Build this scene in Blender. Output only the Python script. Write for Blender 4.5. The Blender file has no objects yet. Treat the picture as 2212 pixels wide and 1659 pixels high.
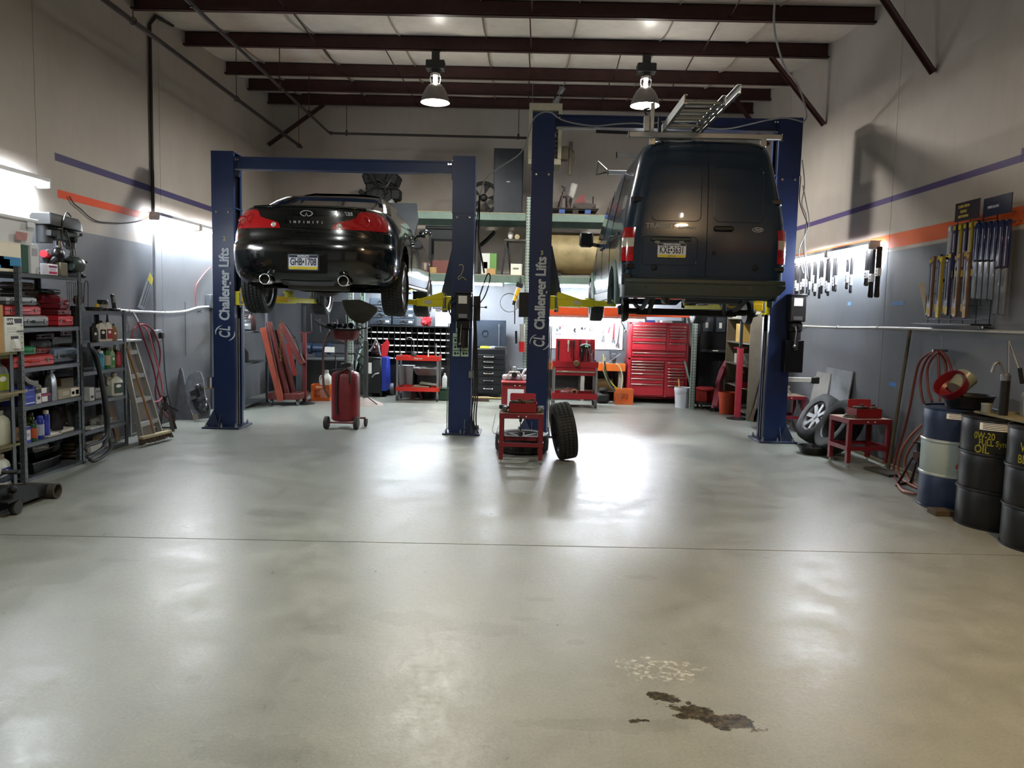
# Auto repair workshop: two lifted vehicles, shelves on the left wall, benches at the back, drums on the right.
import bpy, bmesh, math, random
from mathutils import Vector, Matrix
random.seed(7)
SC = bpy.context.scene
COL = SC.collection
PI = math.pi
# ---------------------------------------------------------------- camera, world, exposure
W, H, FPX = 2212, 1659, 1661.0
YAW, PITCH, ROLL, HC = (math.radians(a) for a in (0.715, 5.192, 1.366, 0))
HC = 1.59
CF = Vector((-math.sin(YAW)*math.cos(PITCH), math.cos(YAW)*math.cos(PITCH), -math.sin(PITCH)))
R0 = Vector((math.cos(YAW), math.sin(YAW), 0)); U0 = R0.cross(CF)
CR = math.cos(ROLL)*R0 + math.sin(ROLL)*U0
CU = -math.sin(ROLL)*R0 + math.cos(ROLL)*U0
cd = bpy.data.cameras.new('camera'); cam = bpy.data.objects.new('camera', cd); COL.objects.link(cam)
cd.sensor_fit = 'HORIZONTAL'; cd.sensor_width = 36.0; cd.lens = FPX*36.0/W; cd.clip_end = 100
cam.matrix_world = Matrix(((CR.x, CU.x, -CF.x, 0), (CR.y, CU.y, -CF.y, 0), (CR.z, CU.z, -CF.z, HC), (0, 0, 0, 1)))
SC.camera = cam
wd = bpy.data.worlds.new('world'); SC.world = wd; wd.use_nodes = True
wd.node_tree.nodes['Background'].inputs[0].default_value = (0.6, 0.7, 1, 1)
wd.node_tree.nodes['Background'].inputs[1].default_value = 0.02
VS = SC.view_settings
VS.view_transform = 'Standard'; VS.look = 'None'; VS.exposure = 0.45; VS.gamma = 1.0; VS.use_curve_mapping = False
XL, XR, YB, YF = -4.83, 4.13, 14.92, -2.6          # room: left / right / back / front wall planes
def zc(y): return 5.36 + 0.042*(y-9.65)            # underside of the roof sheet (it rises to the back)
# lamp strengths
TUBE_E = 185.0; BAY_E = 60.0; BAY_W = 130.0; NEAR_W = 88.0

# ---------------------------------------------------------------- pixel helpers (the photo as a survey: a pixel plus a known plane gives a point)
def _ray(px, py): return CF + ((px-W/2)*CR - (py-H/2)*CU)/FPX
def fl(px, py, z=0.0):
    d = _ray(px, py); return Vector((0, 0, HC)) + d*((z-HC)/d.z)
def at(px, py, y):
    d = _ray(px, py); return Vector((0, 0, HC)) + d*(y/d.y)
def wx(px, py, x):
    d = _ray(px, py); return Vector((0, 0, HC)) + d*(x/d.x)

# ---------------------------------------------------------------- materials
_MC = {}
def lin(c):
    if isinstance(c, str):
        c = c.lstrip('#'); c = [int(c[i:i+2], 16)/255 for i in (0, 2, 4)]
    return tuple(x/12.92 if x <= .04045 else ((x+.055)/1.055)**2.4 for x in c) + (1.0,)
def M(col, r=.5, m=0., n=.12, s=6., b=.0, e=0., coat=0., tr=0., ior=1.45, al=1., spec=.5):
    """principled material; n = amount of colour mottling, s = its scale, b = fine relief"""
    k = (col, r, m, n, s, b, e, coat, tr, al, spec)
    if k in _MC: return _MC[k]
    mt = bpy.data.materials.new('m_'+str(len(_MC))); mt.use_nodes = True; nt = mt.node_tree; P = nt.nodes['Principled BSDF']
    c = lin(col)
    P.inputs['Base Color'].default_value = c; P.inputs['Roughness'].default_value = r; P.inputs['Metallic'].default_value = m
    P.inputs['Coat Weight'].default_value = coat; P.inputs['Coat Roughness'].default_value = .04
    P.inputs['Transmission Weight'].default_value = tr; P.inputs['IOR'].default_value = ior; P.inputs['Alpha'].default_value = al
    P.inputs['Specular IOR Level'].default_value = spec
    if e:
        P.inputs['Emission Color'].default_value = c; P.inputs['Emission Strength'].default_value = e
    elif n or b:
        tc = nt.nodes.new('ShaderNodeTexCoord'); nz = nt.nodes.new('ShaderNodeTexNoise'); nz.inputs['Scale'].default_value = s
        nz.inputs['Detail'].default_value = 5; nz.inputs['Roughness'].default_value = .65
        nt.links.new(tc.outputs['Object'], nz.inputs['Vector'])
        if n:
            cr = nt.nodes.new('ShaderNodeValToRGB'); cr.color_ramp.elements[0].position = .3; cr.color_ramp.elements[1].position = .72
            cr.color_ramp.elements[0].color = tuple(x*(1-n) for x in c[:3])+(1,)
            cr.color_ramp.elements[1].color = tuple(min(1, x*(1+n*.6)+.012*n) for x in c[:3])+(1,)
            nt.links.new(nz.outputs['Fac'], cr.inputs['Fac']); nt.links.new(cr.outputs['Color'], P.inputs['Base Color'])
            mr = nt.nodes.new('ShaderNodeMapRange'); mr.inputs['To Min'].default_value = max(.02, r-.08*n*4); mr.inputs['To Max'].default_value = min(1, r+.1*n*4)
            nt.links.new(nz.outputs['Fac'], mr.inputs['Value']); nt.links.new(mr.outputs['Result'], P.inputs['Roughness'])
        if b:
            bp = nt.nodes.new('ShaderNodeBump'); bp.inputs['Strength'].default_value = b; bp.inputs['Distance'].default_value = .01
            n2 = nt.nodes.new('ShaderNodeTexNoise'); n2.inputs['Scale'].default_value = s*8
            nt.links.new(tc.outputs['Object'], n2.inputs['Vector']); nt.links.new(n2.outputs['Fac'], bp.inputs['Height']); nt.links.new(bp.outputs['Normal'], P.inputs['Normal'])
    _MC[k] = mt; return mt

# ---------------------------------------------------------------- mesh builder
def rotm(rx=0, ry=0, rz=0):
    return Matrix.Rotation(rz, 3, 'Z') @ Matrix.Rotation(ry, 3, 'Y') @ Matrix.Rotation(rx, 3, 'X')
def smoothpts(pts, k=6, closed=False):
    P = [Vector(p) for p in pts]; n = len(P); out = []
    rng = n if closed else n-1
    for i in range(rng):
        g = (lambda j: P[j % n]) if closed else (lambda j: P[max(0, min(n-1, j))])
        a, b_, c, d = g(i-1), g(i), g(i+1), g(i+2)
        for t in range(k):
            u = t/k
            out.append(.5*((2*b_) + (c-a)*u + (2*a-5*b_+4*c-d)*u*u + (3*b_-a-3*c+d)*u**3))
    if not closed: out.append(P[-1])
    return out
class MB:
    def __init__(s): s.v = []; s.f = []; s.m = []; s.mi = 0
    def add(s, v, f):
        k = len(s.v); s.v += [tuple(p) for p in v]; s.f += [tuple(i+k for i in q) for q in f]; s.m += [s.mi]*len(f); return s
    def slot(s, i): s.mi = i; return s
    def box(s, c, d, rot=None, ch=0.):
        c = Vector(c); x, y, z = d[0]/2, d[1]/2, d[2]/2
        R = rot if isinstance(rot, Matrix) else (Matrix.Rotation(rot, 3, 'Z') if rot else None)
        h = min(ch, x*.95, y*.95, z*.95)
        if h <= 0:
            v = [Vector((a*x, b*y, e*z)) for a in (-1, 1) for b in (-1, 1) for e in (-1, 1)]
            f = [(0, 1, 3, 2), (4, 6, 7, 5), (0, 4, 5, 1), (2, 3, 7, 6), (0, 2, 6, 4), (1, 5, 7, 3)]
        else:
            v = []; ix = {}
            for a in (-1, 1):
                for b in (-1, 1):
                    for e in (-1, 1):
                        for k, (p, q, r_) in enumerate((((x), (y-h), (z-h)), ((x-h), (y), (z-h)), ((x-h), (y-h), (z)))):
                            ix[a, b, e, k] = len(v); v.append(Vector((a*p, b*q, e*r_)))
            f = []
            S = ((-1, -1), (1, -1), (1, 1), (-1, 1))
            for a in (-1, 1):
                o = 1 if a > 0 else -1
                f.append([ix[a, p, q, 0] for p, q in S][::o]); f.append([ix[q, a, p, 1] for p, q in S][::o]); f.append([ix[p, q, a, 2] for p, q in S][::o])
            for a in (-1, 1):
                for b in (-1, 1):
                    o = 1 if a*b > 0 else -1
                    f.append([ix[a, b, -1, 0], ix[a, b, -1, 1], ix[a, b, 1, 1], ix[a, b, 1, 0]][::o])
                    f.append([ix[-1, a, b, 1], ix[-1, a, b, 2], ix[1, a, b, 2], ix[1, a, b, 1]][::o])
                    f.append([ix[b, -1, a, 2], ix[b, -1, a, 0], ix[b, 1, a, 0], ix[b, 1, a, 2]][::o])
                    for e in (-1, 1):
                        o2 = 1 if a*b*e > 0 else -1
                        f.append([ix[a, b, e, 0], ix[a, b, e, 1], ix[a, b, e, 2]][::o2])
            f = [tuple(q) for q in f]
        if R: v = [R @ p for p in v]
        return s.add([p+c for p in v], f)
    def bb(s, x0, x1, y0, y1, z0, z1, ch=0.):
        return s.box(((x0+x1)/2, (y0+y1)/2, (z0+z1)/2), (abs(x1-x0), abs(y1-y0), abs(z1-z0)), None, ch)
    def bar(s, p, q, w, h=None, up=(0, 0, 1), ch=0.):
        """square bar from p to q"""
        p, q = Vector(p), Vector(q); d = q-p; L = d.length; d = d.normalized(); up = Vector(up)
        if abs(d.dot(up)) > .98: up = Vector((0, 1, 0)) if abs(d.y) < .9 else Vector((1, 0, 0))
        sx = d.cross(up).normalized(); sz = sx.cross(d)
        R = Matrix(((sx.x, d.x, sz.x), (sx.y, d.y, sz.y), (sx.z, d.z, sz.z)))
        return s.box((p+q)/2, (w, L, h or w), R, ch)
    def ring(s, c, ax, r, n, ref=None):
        ax = Vector(ax).normalized(); ref = Vector(ref) if ref else (Vector((0, 0, 1)) if abs(ax.z) < .9 else Vector((1, 0, 0)))
        u = ax.cross(ref).normalized(); w = ax.cross(u)
        return [Vector(c)+u*math.cos(2*PI*i/n)*r+w*math.sin(2*PI*i/n)*r for i in range(n)]
    def cyl(s, p, q, r, r2=None, n=12, cap=True):
        p, q = Vector(p), Vector(q); r2 = r if r2 is None else r2
        a = s.ring(p, q-p, r, n); b = s.ring(q, q-p, r2, n)
        f = [(i, i+n, (i+1) % n+n, (i+1) % n) for i in range(n)]
        if cap: f += [tuple(range(n)), tuple(range(2*n-1, n-1, -1))]
        return s.add(a+b, f)
    def tube(s, pts, r, n=8, k=0, closed=False, cap=True):
        P = smoothpts(pts, k, closed) if k else [Vector(p) for p in pts]
        m = len(P); v = []; ref = None
        for i in range(m):
            a = P[(i-1) % m] if (closed or i > 0) else P[i]; b = P[(i+1) % m] if (closed or i < m-1) else P[i]
            d = (b-a).normalized() if (b-a).length > 1e-9 else Vector((0, 0, 1))
            if ref is None: ref = Vector((0, 0, 1)) if abs(d.z) < .9 else Vector((1, 0, 0))
            u = d.cross(ref).normalized(); w = d.cross(u).normalized(); ref = -w
            rr = r if not isinstance(r, (list, tuple)) else r[min(len(r)-1, round(i*(len(r)-1)/max(1, m-1)))]
            v += [P[i]+u*math.cos(2*PI*j/n)*rr+w*math.sin(2*PI*j/n)*rr for j in range(n)]
        f = []
        for i in range(m if closed else m-1):
            for j in range(n):
                a0 = i*n+j; a1 = i*n+(j+1) % n; b0 = ((i+1) % m)*n+j; b1 = ((i+1) % m)*n+(j+1) % n
                f.append((a0, b0, b1, a1))
        if cap and not closed: f += [tuple(range(n)), tuple(range(m*n-1, (m-1)*n-1, -1))]
        return s.add(v, f)
    def loft(s, rings, closed=True, cap=True):
        n = len(rings[0]); v = [p for r in rings for p in r]; f = []
        for i in range(len(rings)-1):
            for j in range(n if closed else n-1):
                a = i*n+j; b = i*n+(j+1) % n; f.append((a, b, b+n, a+n))
        if cap and closed: f += [tuple(range(n-1, -1, -1)), tuple(range((len(rings)-1)*n, len(rings)*n))]
        return s.add(v, f)
    def lathe(s, prof, c=(0, 0, 0), n=24, ax='z', R=None, cap=True):
        """prof: list of (radius, height)"""
        c = Vector(c); rings = []
        for r, h in prof:
            r = max(r, 1e-4); q = []
            for i in range(n):
                a = 2*PI*i/n; x, y = r*math.cos(a), r*math.sin(a)
                p = Vector((x, y, h)) if ax == 'z' else (Vector((h, x, y)) if ax == 'x' else Vector((y, h, x)))
                q.append((R @ p if R else p)+c)
            rings.append(q)
        return s.loft(rings, True, cap)
    def prism(s, poly, vec):
        """planar polygon (3D points) extruded by vec"""
        P = [Vector(p) for p in poly]; v = Vector(vec); n = len(P)
        f = [tuple(range(n-1, -1, -1)), tuple(range(n, 2*n))]+[(i, (i+1) % n, (i+1) % n+n, i+n) for i in range(n)]
        return s.add(P+[p+v for p in P], f)
    def sph(s, c, r, n=12, m=8, R=None):
        r = (r, r, r) if not isinstance(r, (tuple, list)) else r; c = Vector(c)
        rings = []
        for i in range(m+1):
            t = PI*i/m; q = []
            for j in range(n):
                a = 2*PI*j/n; p = Vector((r[0]*max(math.sin(t), 1e-3)*math.cos(a), r[1]*max(math.sin(t), 1e-3)*math.sin(a), -r[2]*math.cos(t)))
                q.append((R @ p if R else p)+c)
            rings.append(q)
        return s.loft(rings)
    def torus(s, c, R, r, ax='z', n=24, m=8, rot=None):
        pts = []
        for i in range(n):
            a = 2*PI*i/n; p = Vector((R*math.cos(a), R*math.sin(a), 0))
            if ax == 'x': p = Vector((0, p.x, p.y))
            elif ax == 'y': p = Vector((p.x, 0, p.y))
            pts.append(Vector(c)+(rot @ p if rot else p))
        return s.tube(pts, r, m, closed=True)
    def grid(s, fn, nu, nv):
        v = [fn(i/nu, j/nv) for j in range(nv+1) for i in range(nu+1)]
        f = [(j*(nu+1)+i, j*(nu+1)+i+1, (j+1)*(nu+1)+i+1, (j+1)*(nu+1)+i) for j in range(nv) for i in range(nu)]
        return s.add(v, f)
    def text(s, txt, size, fn, depth=.002, bold=0., shear=0., space=1., align='CENTER', wide=1., res=3):
        """lettering; fn maps (x along the line, y up, z out) to a point"""
        cu = bpy.data.curves.new('txt', 'FONT'); cu.body = txt; cu.size = size; cu.extrude = depth/2; cu.offset = bold; cu.shear = shear
        cu.space_character = space; cu.align_x = align; cu.align_y = 'CENTER'; cu.resolution_u = res
        o = bpy.data.objects.new('txt', cu); me = bpy.data.meshes.new_from_object(o)
        s.add([fn(v.co.x*wide, v.co.y, v.co.z+depth/2) for v in me.vertices], [tuple(p.vertices) for p in me.polygons])
        bpy.data.objects.remove(o); bpy.data.curves.remove(cu); bpy.data.meshes.remove(me); return s
    def tf(s, Mx, k0=0):
        s.v = s.v[:k0]+[tuple(Mx @ Vector(p)) for p in s.v[k0:]]; return s
    def carve(s, cutters):
        """boolean difference with other builders"""
        o = bpy.data.objects.new('tmp', s.mesh('tmp')); COL.objects.link(o); cs = []
        for c in cutters:
            q = bpy.data.objects.new('tmpc', c.mesh('tmpc')); COL.objects.link(q); cs.append(q)
            md = o.modifiers.new('b', 'BOOLEAN'); md.operation = 'DIFFERENCE'; md.object = q; md.solver = 'EXACT'
        dg = bpy.context.evaluated_depsgraph_get(); me = bpy.data.meshes.new_from_object(o.evaluated_get(dg))
        s.v = [tuple(v.co) for v in me.vertices]; s.f = [tuple(p.vertices) for p in me.polygons]; s.m = [0]*len(s.f)
        for q in [o]+cs: bpy.data.objects.remove(q)
        return s
    def mesh(s, name, off=None, smooth=38):
        me = bpy.data.meshes.new(name)
        v = s.v if off is None else [(p[0]-off[0], p[1]-off[1], p[2]-off[2]) for p in s.v]
        me.from_pydata(v, [], s.f); me.validate(); me.update()
        bm = bmesh.new(); bm.from_mesh(me); bmesh.ops.recalc_face_normals(bm, faces=bm.faces); bm.to_mesh(me); bm.free()
        if smooth:
            me.polygons.foreach_set('use_smooth', [True]*len(me.polygons)); me.set_sharp_from_angle(angle=math.radians(smooth))
        return me
    def build(s, name, mat, parent=None, smooth=38, kind=None):
        """one mesh object; with a parent made by thing() the coordinates are the parent's (world ones if it was made with world=True)"""
        off = None
        if parent is None:
            xs = [p[0] for p in s.v]; ys = [p[1] for p in s.v]; zs = [p[2] for p in s.v]
            off = ((min(xs)+max(xs))/2, (min(ys)+max(ys))/2, min(zs))
        else:
            r = parent
            while r.parent: r = r.parent
            if r.name in WORLD: off = tuple(WORLD[r.name])
        me = s.mesh(name, off, smooth)
        for mm in (mat if isinstance(mat, (list, tuple)) else [mat]): me.materials.append(mm)
        if isinstance(mat, (list, tuple)): 
            if len(me.polygons) == len(s.m): me.polygons.foreach_set('material_index', s.m)
        o = bpy.data.objects.new(name, me); COL.objects.link(o)
        if parent is None: o.location = off
        else: o.parent = parent
        if kind: o['kind'] = kind
        return o
WORLD = {}
def tag(o, label, cat, group=None, kind=None):
    o['label'] = label
    if cat: o['category'] = cat
    if group: o['group'] = group
    if kind: o['kind'] = kind
    return o
def thing(name, label, cat, loc=(0, 0, 0), rz=0., group=None, world=False, kind=None):
    o = bpy.data.objects.new(name, None); COL.objects.link(o); o.empty_display_size = .1
    o.location = loc; o.rotation_euler = (0, 0, rz)
    if world: WORLD[o.name] = Vector(loc)
    return tag(o, label, cat, group, kind)
def dup(root, loc=None, rz=None, label=None, rot=None):
    c = root.copy(); COL.objects.link(c)
    if loc is not None: c.location = loc
    if rz is not None: c.rotation_euler = (0, 0, rz)
    if rot is not None: c.rotation_euler = rot
    if label: c['label'] = label
    def kids(a, b):
        for ch in a.children:
            d = ch.copy(); COL.objects.link(d); d.parent = b; kids(ch, d)
    kids(root, c); return c
# common materials
STEEL = M('#8f9296', .35, .9, .15); DKSTEEL = M('#3a3c3f', .45, .8, .2); CHROME = M('#d8dadc', .12, 1., .04); IRON = M('#232425', .6, .5, .3, 14)
BLACK = M('#0e0f10', .5, 0, .2); BLACKG = M('#0b0b0d', .25, 0, .05); RUBBER = M('#161717', .75, 0, .25, 20, .1); WHITE = M('#d9d9d6', .55, 0, .06)
RED = M('#96202a', .38, 0, .14); DKRED = M('#6e1a20', .42, 0, .2); YEL = M('#d8d010', .42, 0, .12); WOOD = M('#9a7d52', .7, 0, .3, 9); CARD = M('#a98658', .8, 0, .1)
BLUE = M('#172a54', .34, 0, .1); PAPER = M('#e6e6e0', .7, 0, .03); ORANGE = M('#c9571c', .5, 0, .12); GREYM = M('#4e5256', .45, .3, .18); PALE = M('#c9ccd0', .5, 0, .08)
INK = M('#15161a', .6, 0, 0); TYREW = M('#dfe3ea', .4, 0, 0)

# ================================================================ THE ROOM
class NT:
    """tiny node-graph helper"""
    def __init__(s, name, rough=.6, spec=.4):
        s.mt = bpy.data.materials.new(name); s.mt.use_nodes = True; s.t = s.mt.node_tree; s.P = s.t.nodes['Principled BSDF']
        s.P.inputs['Roughness'].default_value = rough; s.P.inputs['Specular IOR Level'].default_value = spec
        g = s.t.nodes.new('ShaderNodeNewGeometry'); s.pos = g.outputs['Position']
        sp = s.t.nodes.new('ShaderNodeSeparateXYZ'); s.t.links.new(s.pos, sp.inputs[0]); s.x, s.y, s.z = sp.outputs
    def math(s, op, a, b=0., c=None, clamp=False):
        n = s.t.nodes.new('ShaderNodeMath'); n.operation = op; n.use_clamp = clamp
        for i, q in enumerate((a, b, c)):
            if q is None: continue
            if isinstance(q, (int, float)): n.inputs[i].default_value = q
            else: s.t.links.new(q, n.inputs[i])
        return n.outputs[0]
    def noise(s, scale, detail=6, rough=.6, vec=None, stretch=None):
        n = s.t.nodes.new('ShaderNodeTexNoise'); n.inputs['Scale'].default_value = scale; n.inputs['Detail'].default_value = detail; n.inputs['Roughness'].default_value = rough
        v = vec or s.pos
        if stretch:
            mp = s.t.nodes.new('ShaderNodeMapping'); mp.inputs['Scale'].default_value = stretch; s.t.links.new(v, mp.inputs[0]); v = mp.outputs[0]
        s.t.links.new(v, n.inputs['Vector']); return n.outputs['Fac']
    def ramp(s, f, *stops):
        r = s.t.nodes.new('ShaderNodeValToRGB'); el = r.color_ramp.elements
        while len(el) < len(stops): el.new(.5)
        for e, (p, c) in zip(el, stops): e.position = p; e.color = lin(c) if isinstance(c, str) else (c, c, c, 1)
        s.t.links.new(f, r.inputs[0]); return r.outputs[0]
    def mix(s, f, a, b, mode='MIX'):
        n = s.t.nodes.new('ShaderNodeMix'); n.data_type = 'RGBA'; n.blend_type = mode
        for sock, q in ((n.inputs[0], f), (n.inputs[6], a), (n.inputs[7], b)):
            if isinstance(q, (int, float)): sock.default_value = q
            elif isinstance(q, str): sock.default_value = lin(q)
            else: s.t.links.new(q, sock)
        return n.outputs[2]
    def band(s, v, a, b, soft=.004):
        lo = s.math('SMOOTH_MIN', 1, 1, 0) if False else s.math('MULTIPLY_ADD', v, 1/soft, .5-a/soft, True)
        hi = s.math('MULTIPLY_ADD', v, -1/soft, .5+b/soft, True)
        return s.math('MULTIPLY', lo, hi)
    def blob(s, cx, cy, rx, ry, ang, warp, amt=.5):
        """irregular patch on the floor: 1 inside"""
        c, q = math.cos(ang), math.sin(ang)
        dx = s.math('ADD', s.x, -cx); dy = s.math('ADD', s.y, -cy)
        u = s.math('ADD', s.math('MULTIPLY', dx, c/rx), s.math('MULTIPLY', dy, q/rx))
        w = s.math('ADD', s.math('MULTIPLY', dx, -q/ry), s.math('MULTIPLY', dy, c/ry))
        d = s.math('ADD', s.math('MULTIPLY', u, u), s.math('MULTIPLY', w, w))
        d = s.math('ADD', d, s.math('MULTIPLY', s.math('ADD', warp, -.5), amt*8))
        return s.math('MULTIPLY_ADD', d, -4, 4.5, True)
    def out(s, col, rough=None, bump=None, bs=.2):
        s.t.links.new(col, s.P.inputs['Base Color'])
        if rough is not None: s.t.links.new(rough, s.P.inputs['Roughness'])
        if bump is not None:
            b = s.t.nodes.new('ShaderNodeBump'); b.inputs['Strength'].default_value = bs; b.inputs['Distance'].default_value = .01
            s.t.links.new(bump, b.inputs['Height']); s.t.links.new(b.outputs[0], s.P.inputs['Normal'])
        return s.mt

def struct(mb, name, mat, label=None, parent=None, smooth=38):
    o = mb.build(name, mat, parent, smooth)
    if parent is None: o['kind'] = 'structure'
    if label: o['label'] = label
    return o

# ---- concrete floor: two slabs with a sawn joint between them
f = NT('floor_concrete', .42, .45)
n1 = f.noise(.55, 5, .55); n2 = f.noise(3.2, 8, .68); n3 = f.noise(26, 6, .7); n4 = f.noise(1.5, 7, .75)
base = f.ramp(n1, (.3, '#757974'), (.7, '#868a83'))
base = f.mix(.55, base, f.ramp(n2, (.28, '#626761'), (.5, '#7b7f77'), (.75, '#92958b')), 'MIX')
base = f.mix(f.math('MULTIPLY', f.ramp(n4, (.5, 0.), (.8, 1.)), .12), base, '#4d514e')
n5 = f.noise(70, 4, .75); base = f.mix(.3, base, f.ramp(n5, (.3, '#6a6e68'), (.7, '#a2a59a')))
base = f.mix(f.math('MULTIPLY', f.ramp(n3, (.66, 0.), (.78, 1.)), .07), base, '#55585a')
w1 = f.noise(9, 6, .7)
spots = [(1440, 1508, .10, .035, -.5), (1500, 1535, .12, .045, -.5), (1560, 1556, .15, .055, -.2), (1592, 1560, .10, .035, 0), (1378, 1557, .05, .02, 0)]
msk = None
for (px, py, rx, ry, an) in spots:
    p = fl(px, py); b = f.blob(p.x, p.y, rx, ry, an, w1, .85); msk = b if msk is None else f.math('MAXIMUM', msk, b)
faint = None
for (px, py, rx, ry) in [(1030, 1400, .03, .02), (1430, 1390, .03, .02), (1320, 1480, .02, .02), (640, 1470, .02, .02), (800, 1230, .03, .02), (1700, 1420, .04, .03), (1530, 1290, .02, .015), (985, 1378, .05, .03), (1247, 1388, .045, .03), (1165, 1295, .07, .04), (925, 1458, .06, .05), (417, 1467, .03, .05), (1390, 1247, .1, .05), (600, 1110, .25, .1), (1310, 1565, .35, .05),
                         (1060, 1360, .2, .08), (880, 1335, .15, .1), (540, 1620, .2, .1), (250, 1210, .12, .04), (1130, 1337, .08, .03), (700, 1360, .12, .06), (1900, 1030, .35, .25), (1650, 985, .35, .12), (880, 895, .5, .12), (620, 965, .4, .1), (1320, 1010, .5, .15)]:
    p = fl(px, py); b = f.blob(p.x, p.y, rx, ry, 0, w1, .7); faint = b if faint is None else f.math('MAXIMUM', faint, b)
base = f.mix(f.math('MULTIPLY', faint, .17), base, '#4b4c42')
p = fl(1420, 1445); pale = f.blob(p.x, p.y, .17, .13, 0, w1, .8)
base = f.mix(f.math('MULTIPLY', f.math('MULTIPLY', pale, f.ramp(n3, (.5, 0.), (.62, 1.))), .7), base, '#c9cac2')
base = f.mix(f.math('MULTIPLY', msk, .93), base, f.ramp(n3, (.4, '#16130c'), (.65, '#4a4028')))
rgh = f.math('ADD', f.ramp(n2, (.3, .25), (.7, .42)), f.math('MULTIPLY', f.ramp(n3, (.4, 0.), (.8, .12)), 1.))
rgh = f.math('SUBTRACT', rgh, f.math('MULTIPLY', msk, .12))
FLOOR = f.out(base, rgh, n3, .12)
def jy(x): return 5.109+(x+3.551)*(5.28-5.109)/7.08
mb = MB(); g = .006
mb.bb(XL-.3, XR+.3, YF-.3, YB+.3, -.3, -.06)
floor = struct(mb, 'floor', M('#060606', .9), 'worn grey concrete workshop floor with oil spots')
for y0, y1, side in ((YF-.3, None, 0), (None, YB+.3, 1)):
    a, b = XL-.3, XR+.3
    pts = [(a, y0 if side == 0 else jy(a)+g, 0), (b, y0 if side == 0 else jy(b)+g, 0), (b, y1 if side else jy(b)-g, 0), (a, y1 if side else jy(a)-g, 0)]
    MB().prism([(p_[0], p_[1], -.06) for p_ in pts], (0, 0, .06)).tf(Matrix.Translation(-floor.location)).build('slab', FLOOR, floor)

# ---- painted block walls: pale above, grey below, purple and orange bands
def wall_mat(name, gz, bands, warm='#a8a199', grey='#6b6e73'):
    w = NT(name, .62, .3)
    a = w.noise(.8, 6, .6); b = w.noise(5, 8, .7, stretch=(1, 1, .25)); c = w.noise(60, 3, .6)
    up = w.ramp(a, (.3, '#9c958c'), (.7, warm)); up = w.mix(w.math('MULTIPLY', w.ramp(b, (.5, 0.), (.75, 1.)), .12), up, '#6d675f')
    lo = w.ramp(a, (.3, '#5f6267'), (.7, grey)); lo = w.mix(w.math('MULTIPLY', w.ramp(b, (.52, 0.), (.7, 1.)), .2), lo, '#46484a')
    lo = w.mix(w.math('MULTIPLY', w.math('MULTIPLY_ADD', w.z, -2.2, 1., True), w.ramp(b, (.3, .1), (.6, .6))), lo, '#3d3d3a')
    col = w.mix(w.math('MULTIPLY_ADD', w.z, 80, .5-gz*80, True), lo, up)
    for (y0, y1, z0, z1, cc) in bands:
        mk = w.math('MULTIPLY', w.band(w.y, y0, y1, .02), w.band(w.z, z0, z1, .006)); col = w.mix(w.math('MULTIPLY', mk, .95), col, cc)
    return w.out(col, None, c, .08)
WL = wall_mat('paint_left', 2.37, [(7.97, 20, 3.045, 3.125, '#3b3560'), (8.0, 20, 2.675, 2.76, '#d0491f')])
WR = wall_mat('paint_right', 2.395, [(6.6, 20, 2.955, 3.02, '#4a3c6e'), (6.6, 6.64, 2.955, 3.07, '#4a3c6e'), (-9, 20, 2.432, 2.59, '#c4561d')])
WB = wall_mat('paint_back', 2.37, [])
def wall(name, x0, x1, y0, y1, joints, ax, mat, label):
    zt = 6.0
    mb = MB(); mb.bb(x0, x1, y0, y1, 0, zt)
    o = struct(mb, name, M('#4a4641', .9), label)
    return o
def panels(o, x0, x1, cuts, mat, zt=5.95):
    for a, b in zip(cuts[:-1], cuts[1:]):
        MB().bb(x0, x1, a+.004, b-.004, 0, zt).tf(Matrix.Translation(-o.location)).build('panel', mat, o)
cutsL = [YF, 2.2, 5.0, wx(75, 200, XL).y, wx(345, 300, XL).y, wx(505, 270, XL).y, YB]
o = wall('wall_left', XL-.3, XL-.15, YF, YB, None, 0, WL, 'tall white and grey painted wall with purple and orange bands, behind the shelves')
panels(o, XL-.15, XL, cutsL, WL)
o = wall('wall_right', XR+.15, XR+.3, YF, YB, None, 0, WR, 'tall white and grey painted wall with purple and orange bands, behind the oil drums')
panels(o, XR, XR+.15, [YF, 1.5, 5.2, 8.9, 12.5, YB], WR)
o = struct(MB().bb(XL-.3, XR+.3, YB, YB+.3, 0, 6), 'wall_back', WB, 'back wall behind the storage rack and benches')
# front wall with two closed sectional doors (behind the photographer)
o = struct(MB().bb(XL-.3, XR+.3, YF-.3, YF-.1, 0, 6).bb(XL-.3, XL+.4, YF-.1, YF, 0, 6).bb(XR-.4, XR+.3, YF-.1, YF, 0, 6).bb(-.5, .3, YF-.1, YF, 0, 6).bb(XL+.4, XR-.4, YF-.1, YF, 3.7, 6), 'wall_front', WB, 'front wall around the overhead doors')
for i, (a, b) in enumerate(((XL+.42, -.52), (.32, XR-.42))):
    d = struct(MB().bb(a, b, YF-.09, YF-.08, .01, 3.68), 'door_%d' % (i+1), M('#70757a', .5), 'white sectional overhead door')
    for k in range(7):
        MB().bb(a, b, YF-.08, YF-.04, .01+k*.525, .53+k*.525, .008).tf(Matrix.Translation(-d.location)).build('panel', M('#b9bcbf', .45), d)
# floor-level trim on the right wall
struct(MB().bb(XR-.022, XR, 5.0, 12.2, 0, .035), 'baseboard_right', M('#8c7f68', .8, 0, .3), 'thin pale wooden strip along the foot of the right wall')

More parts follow.
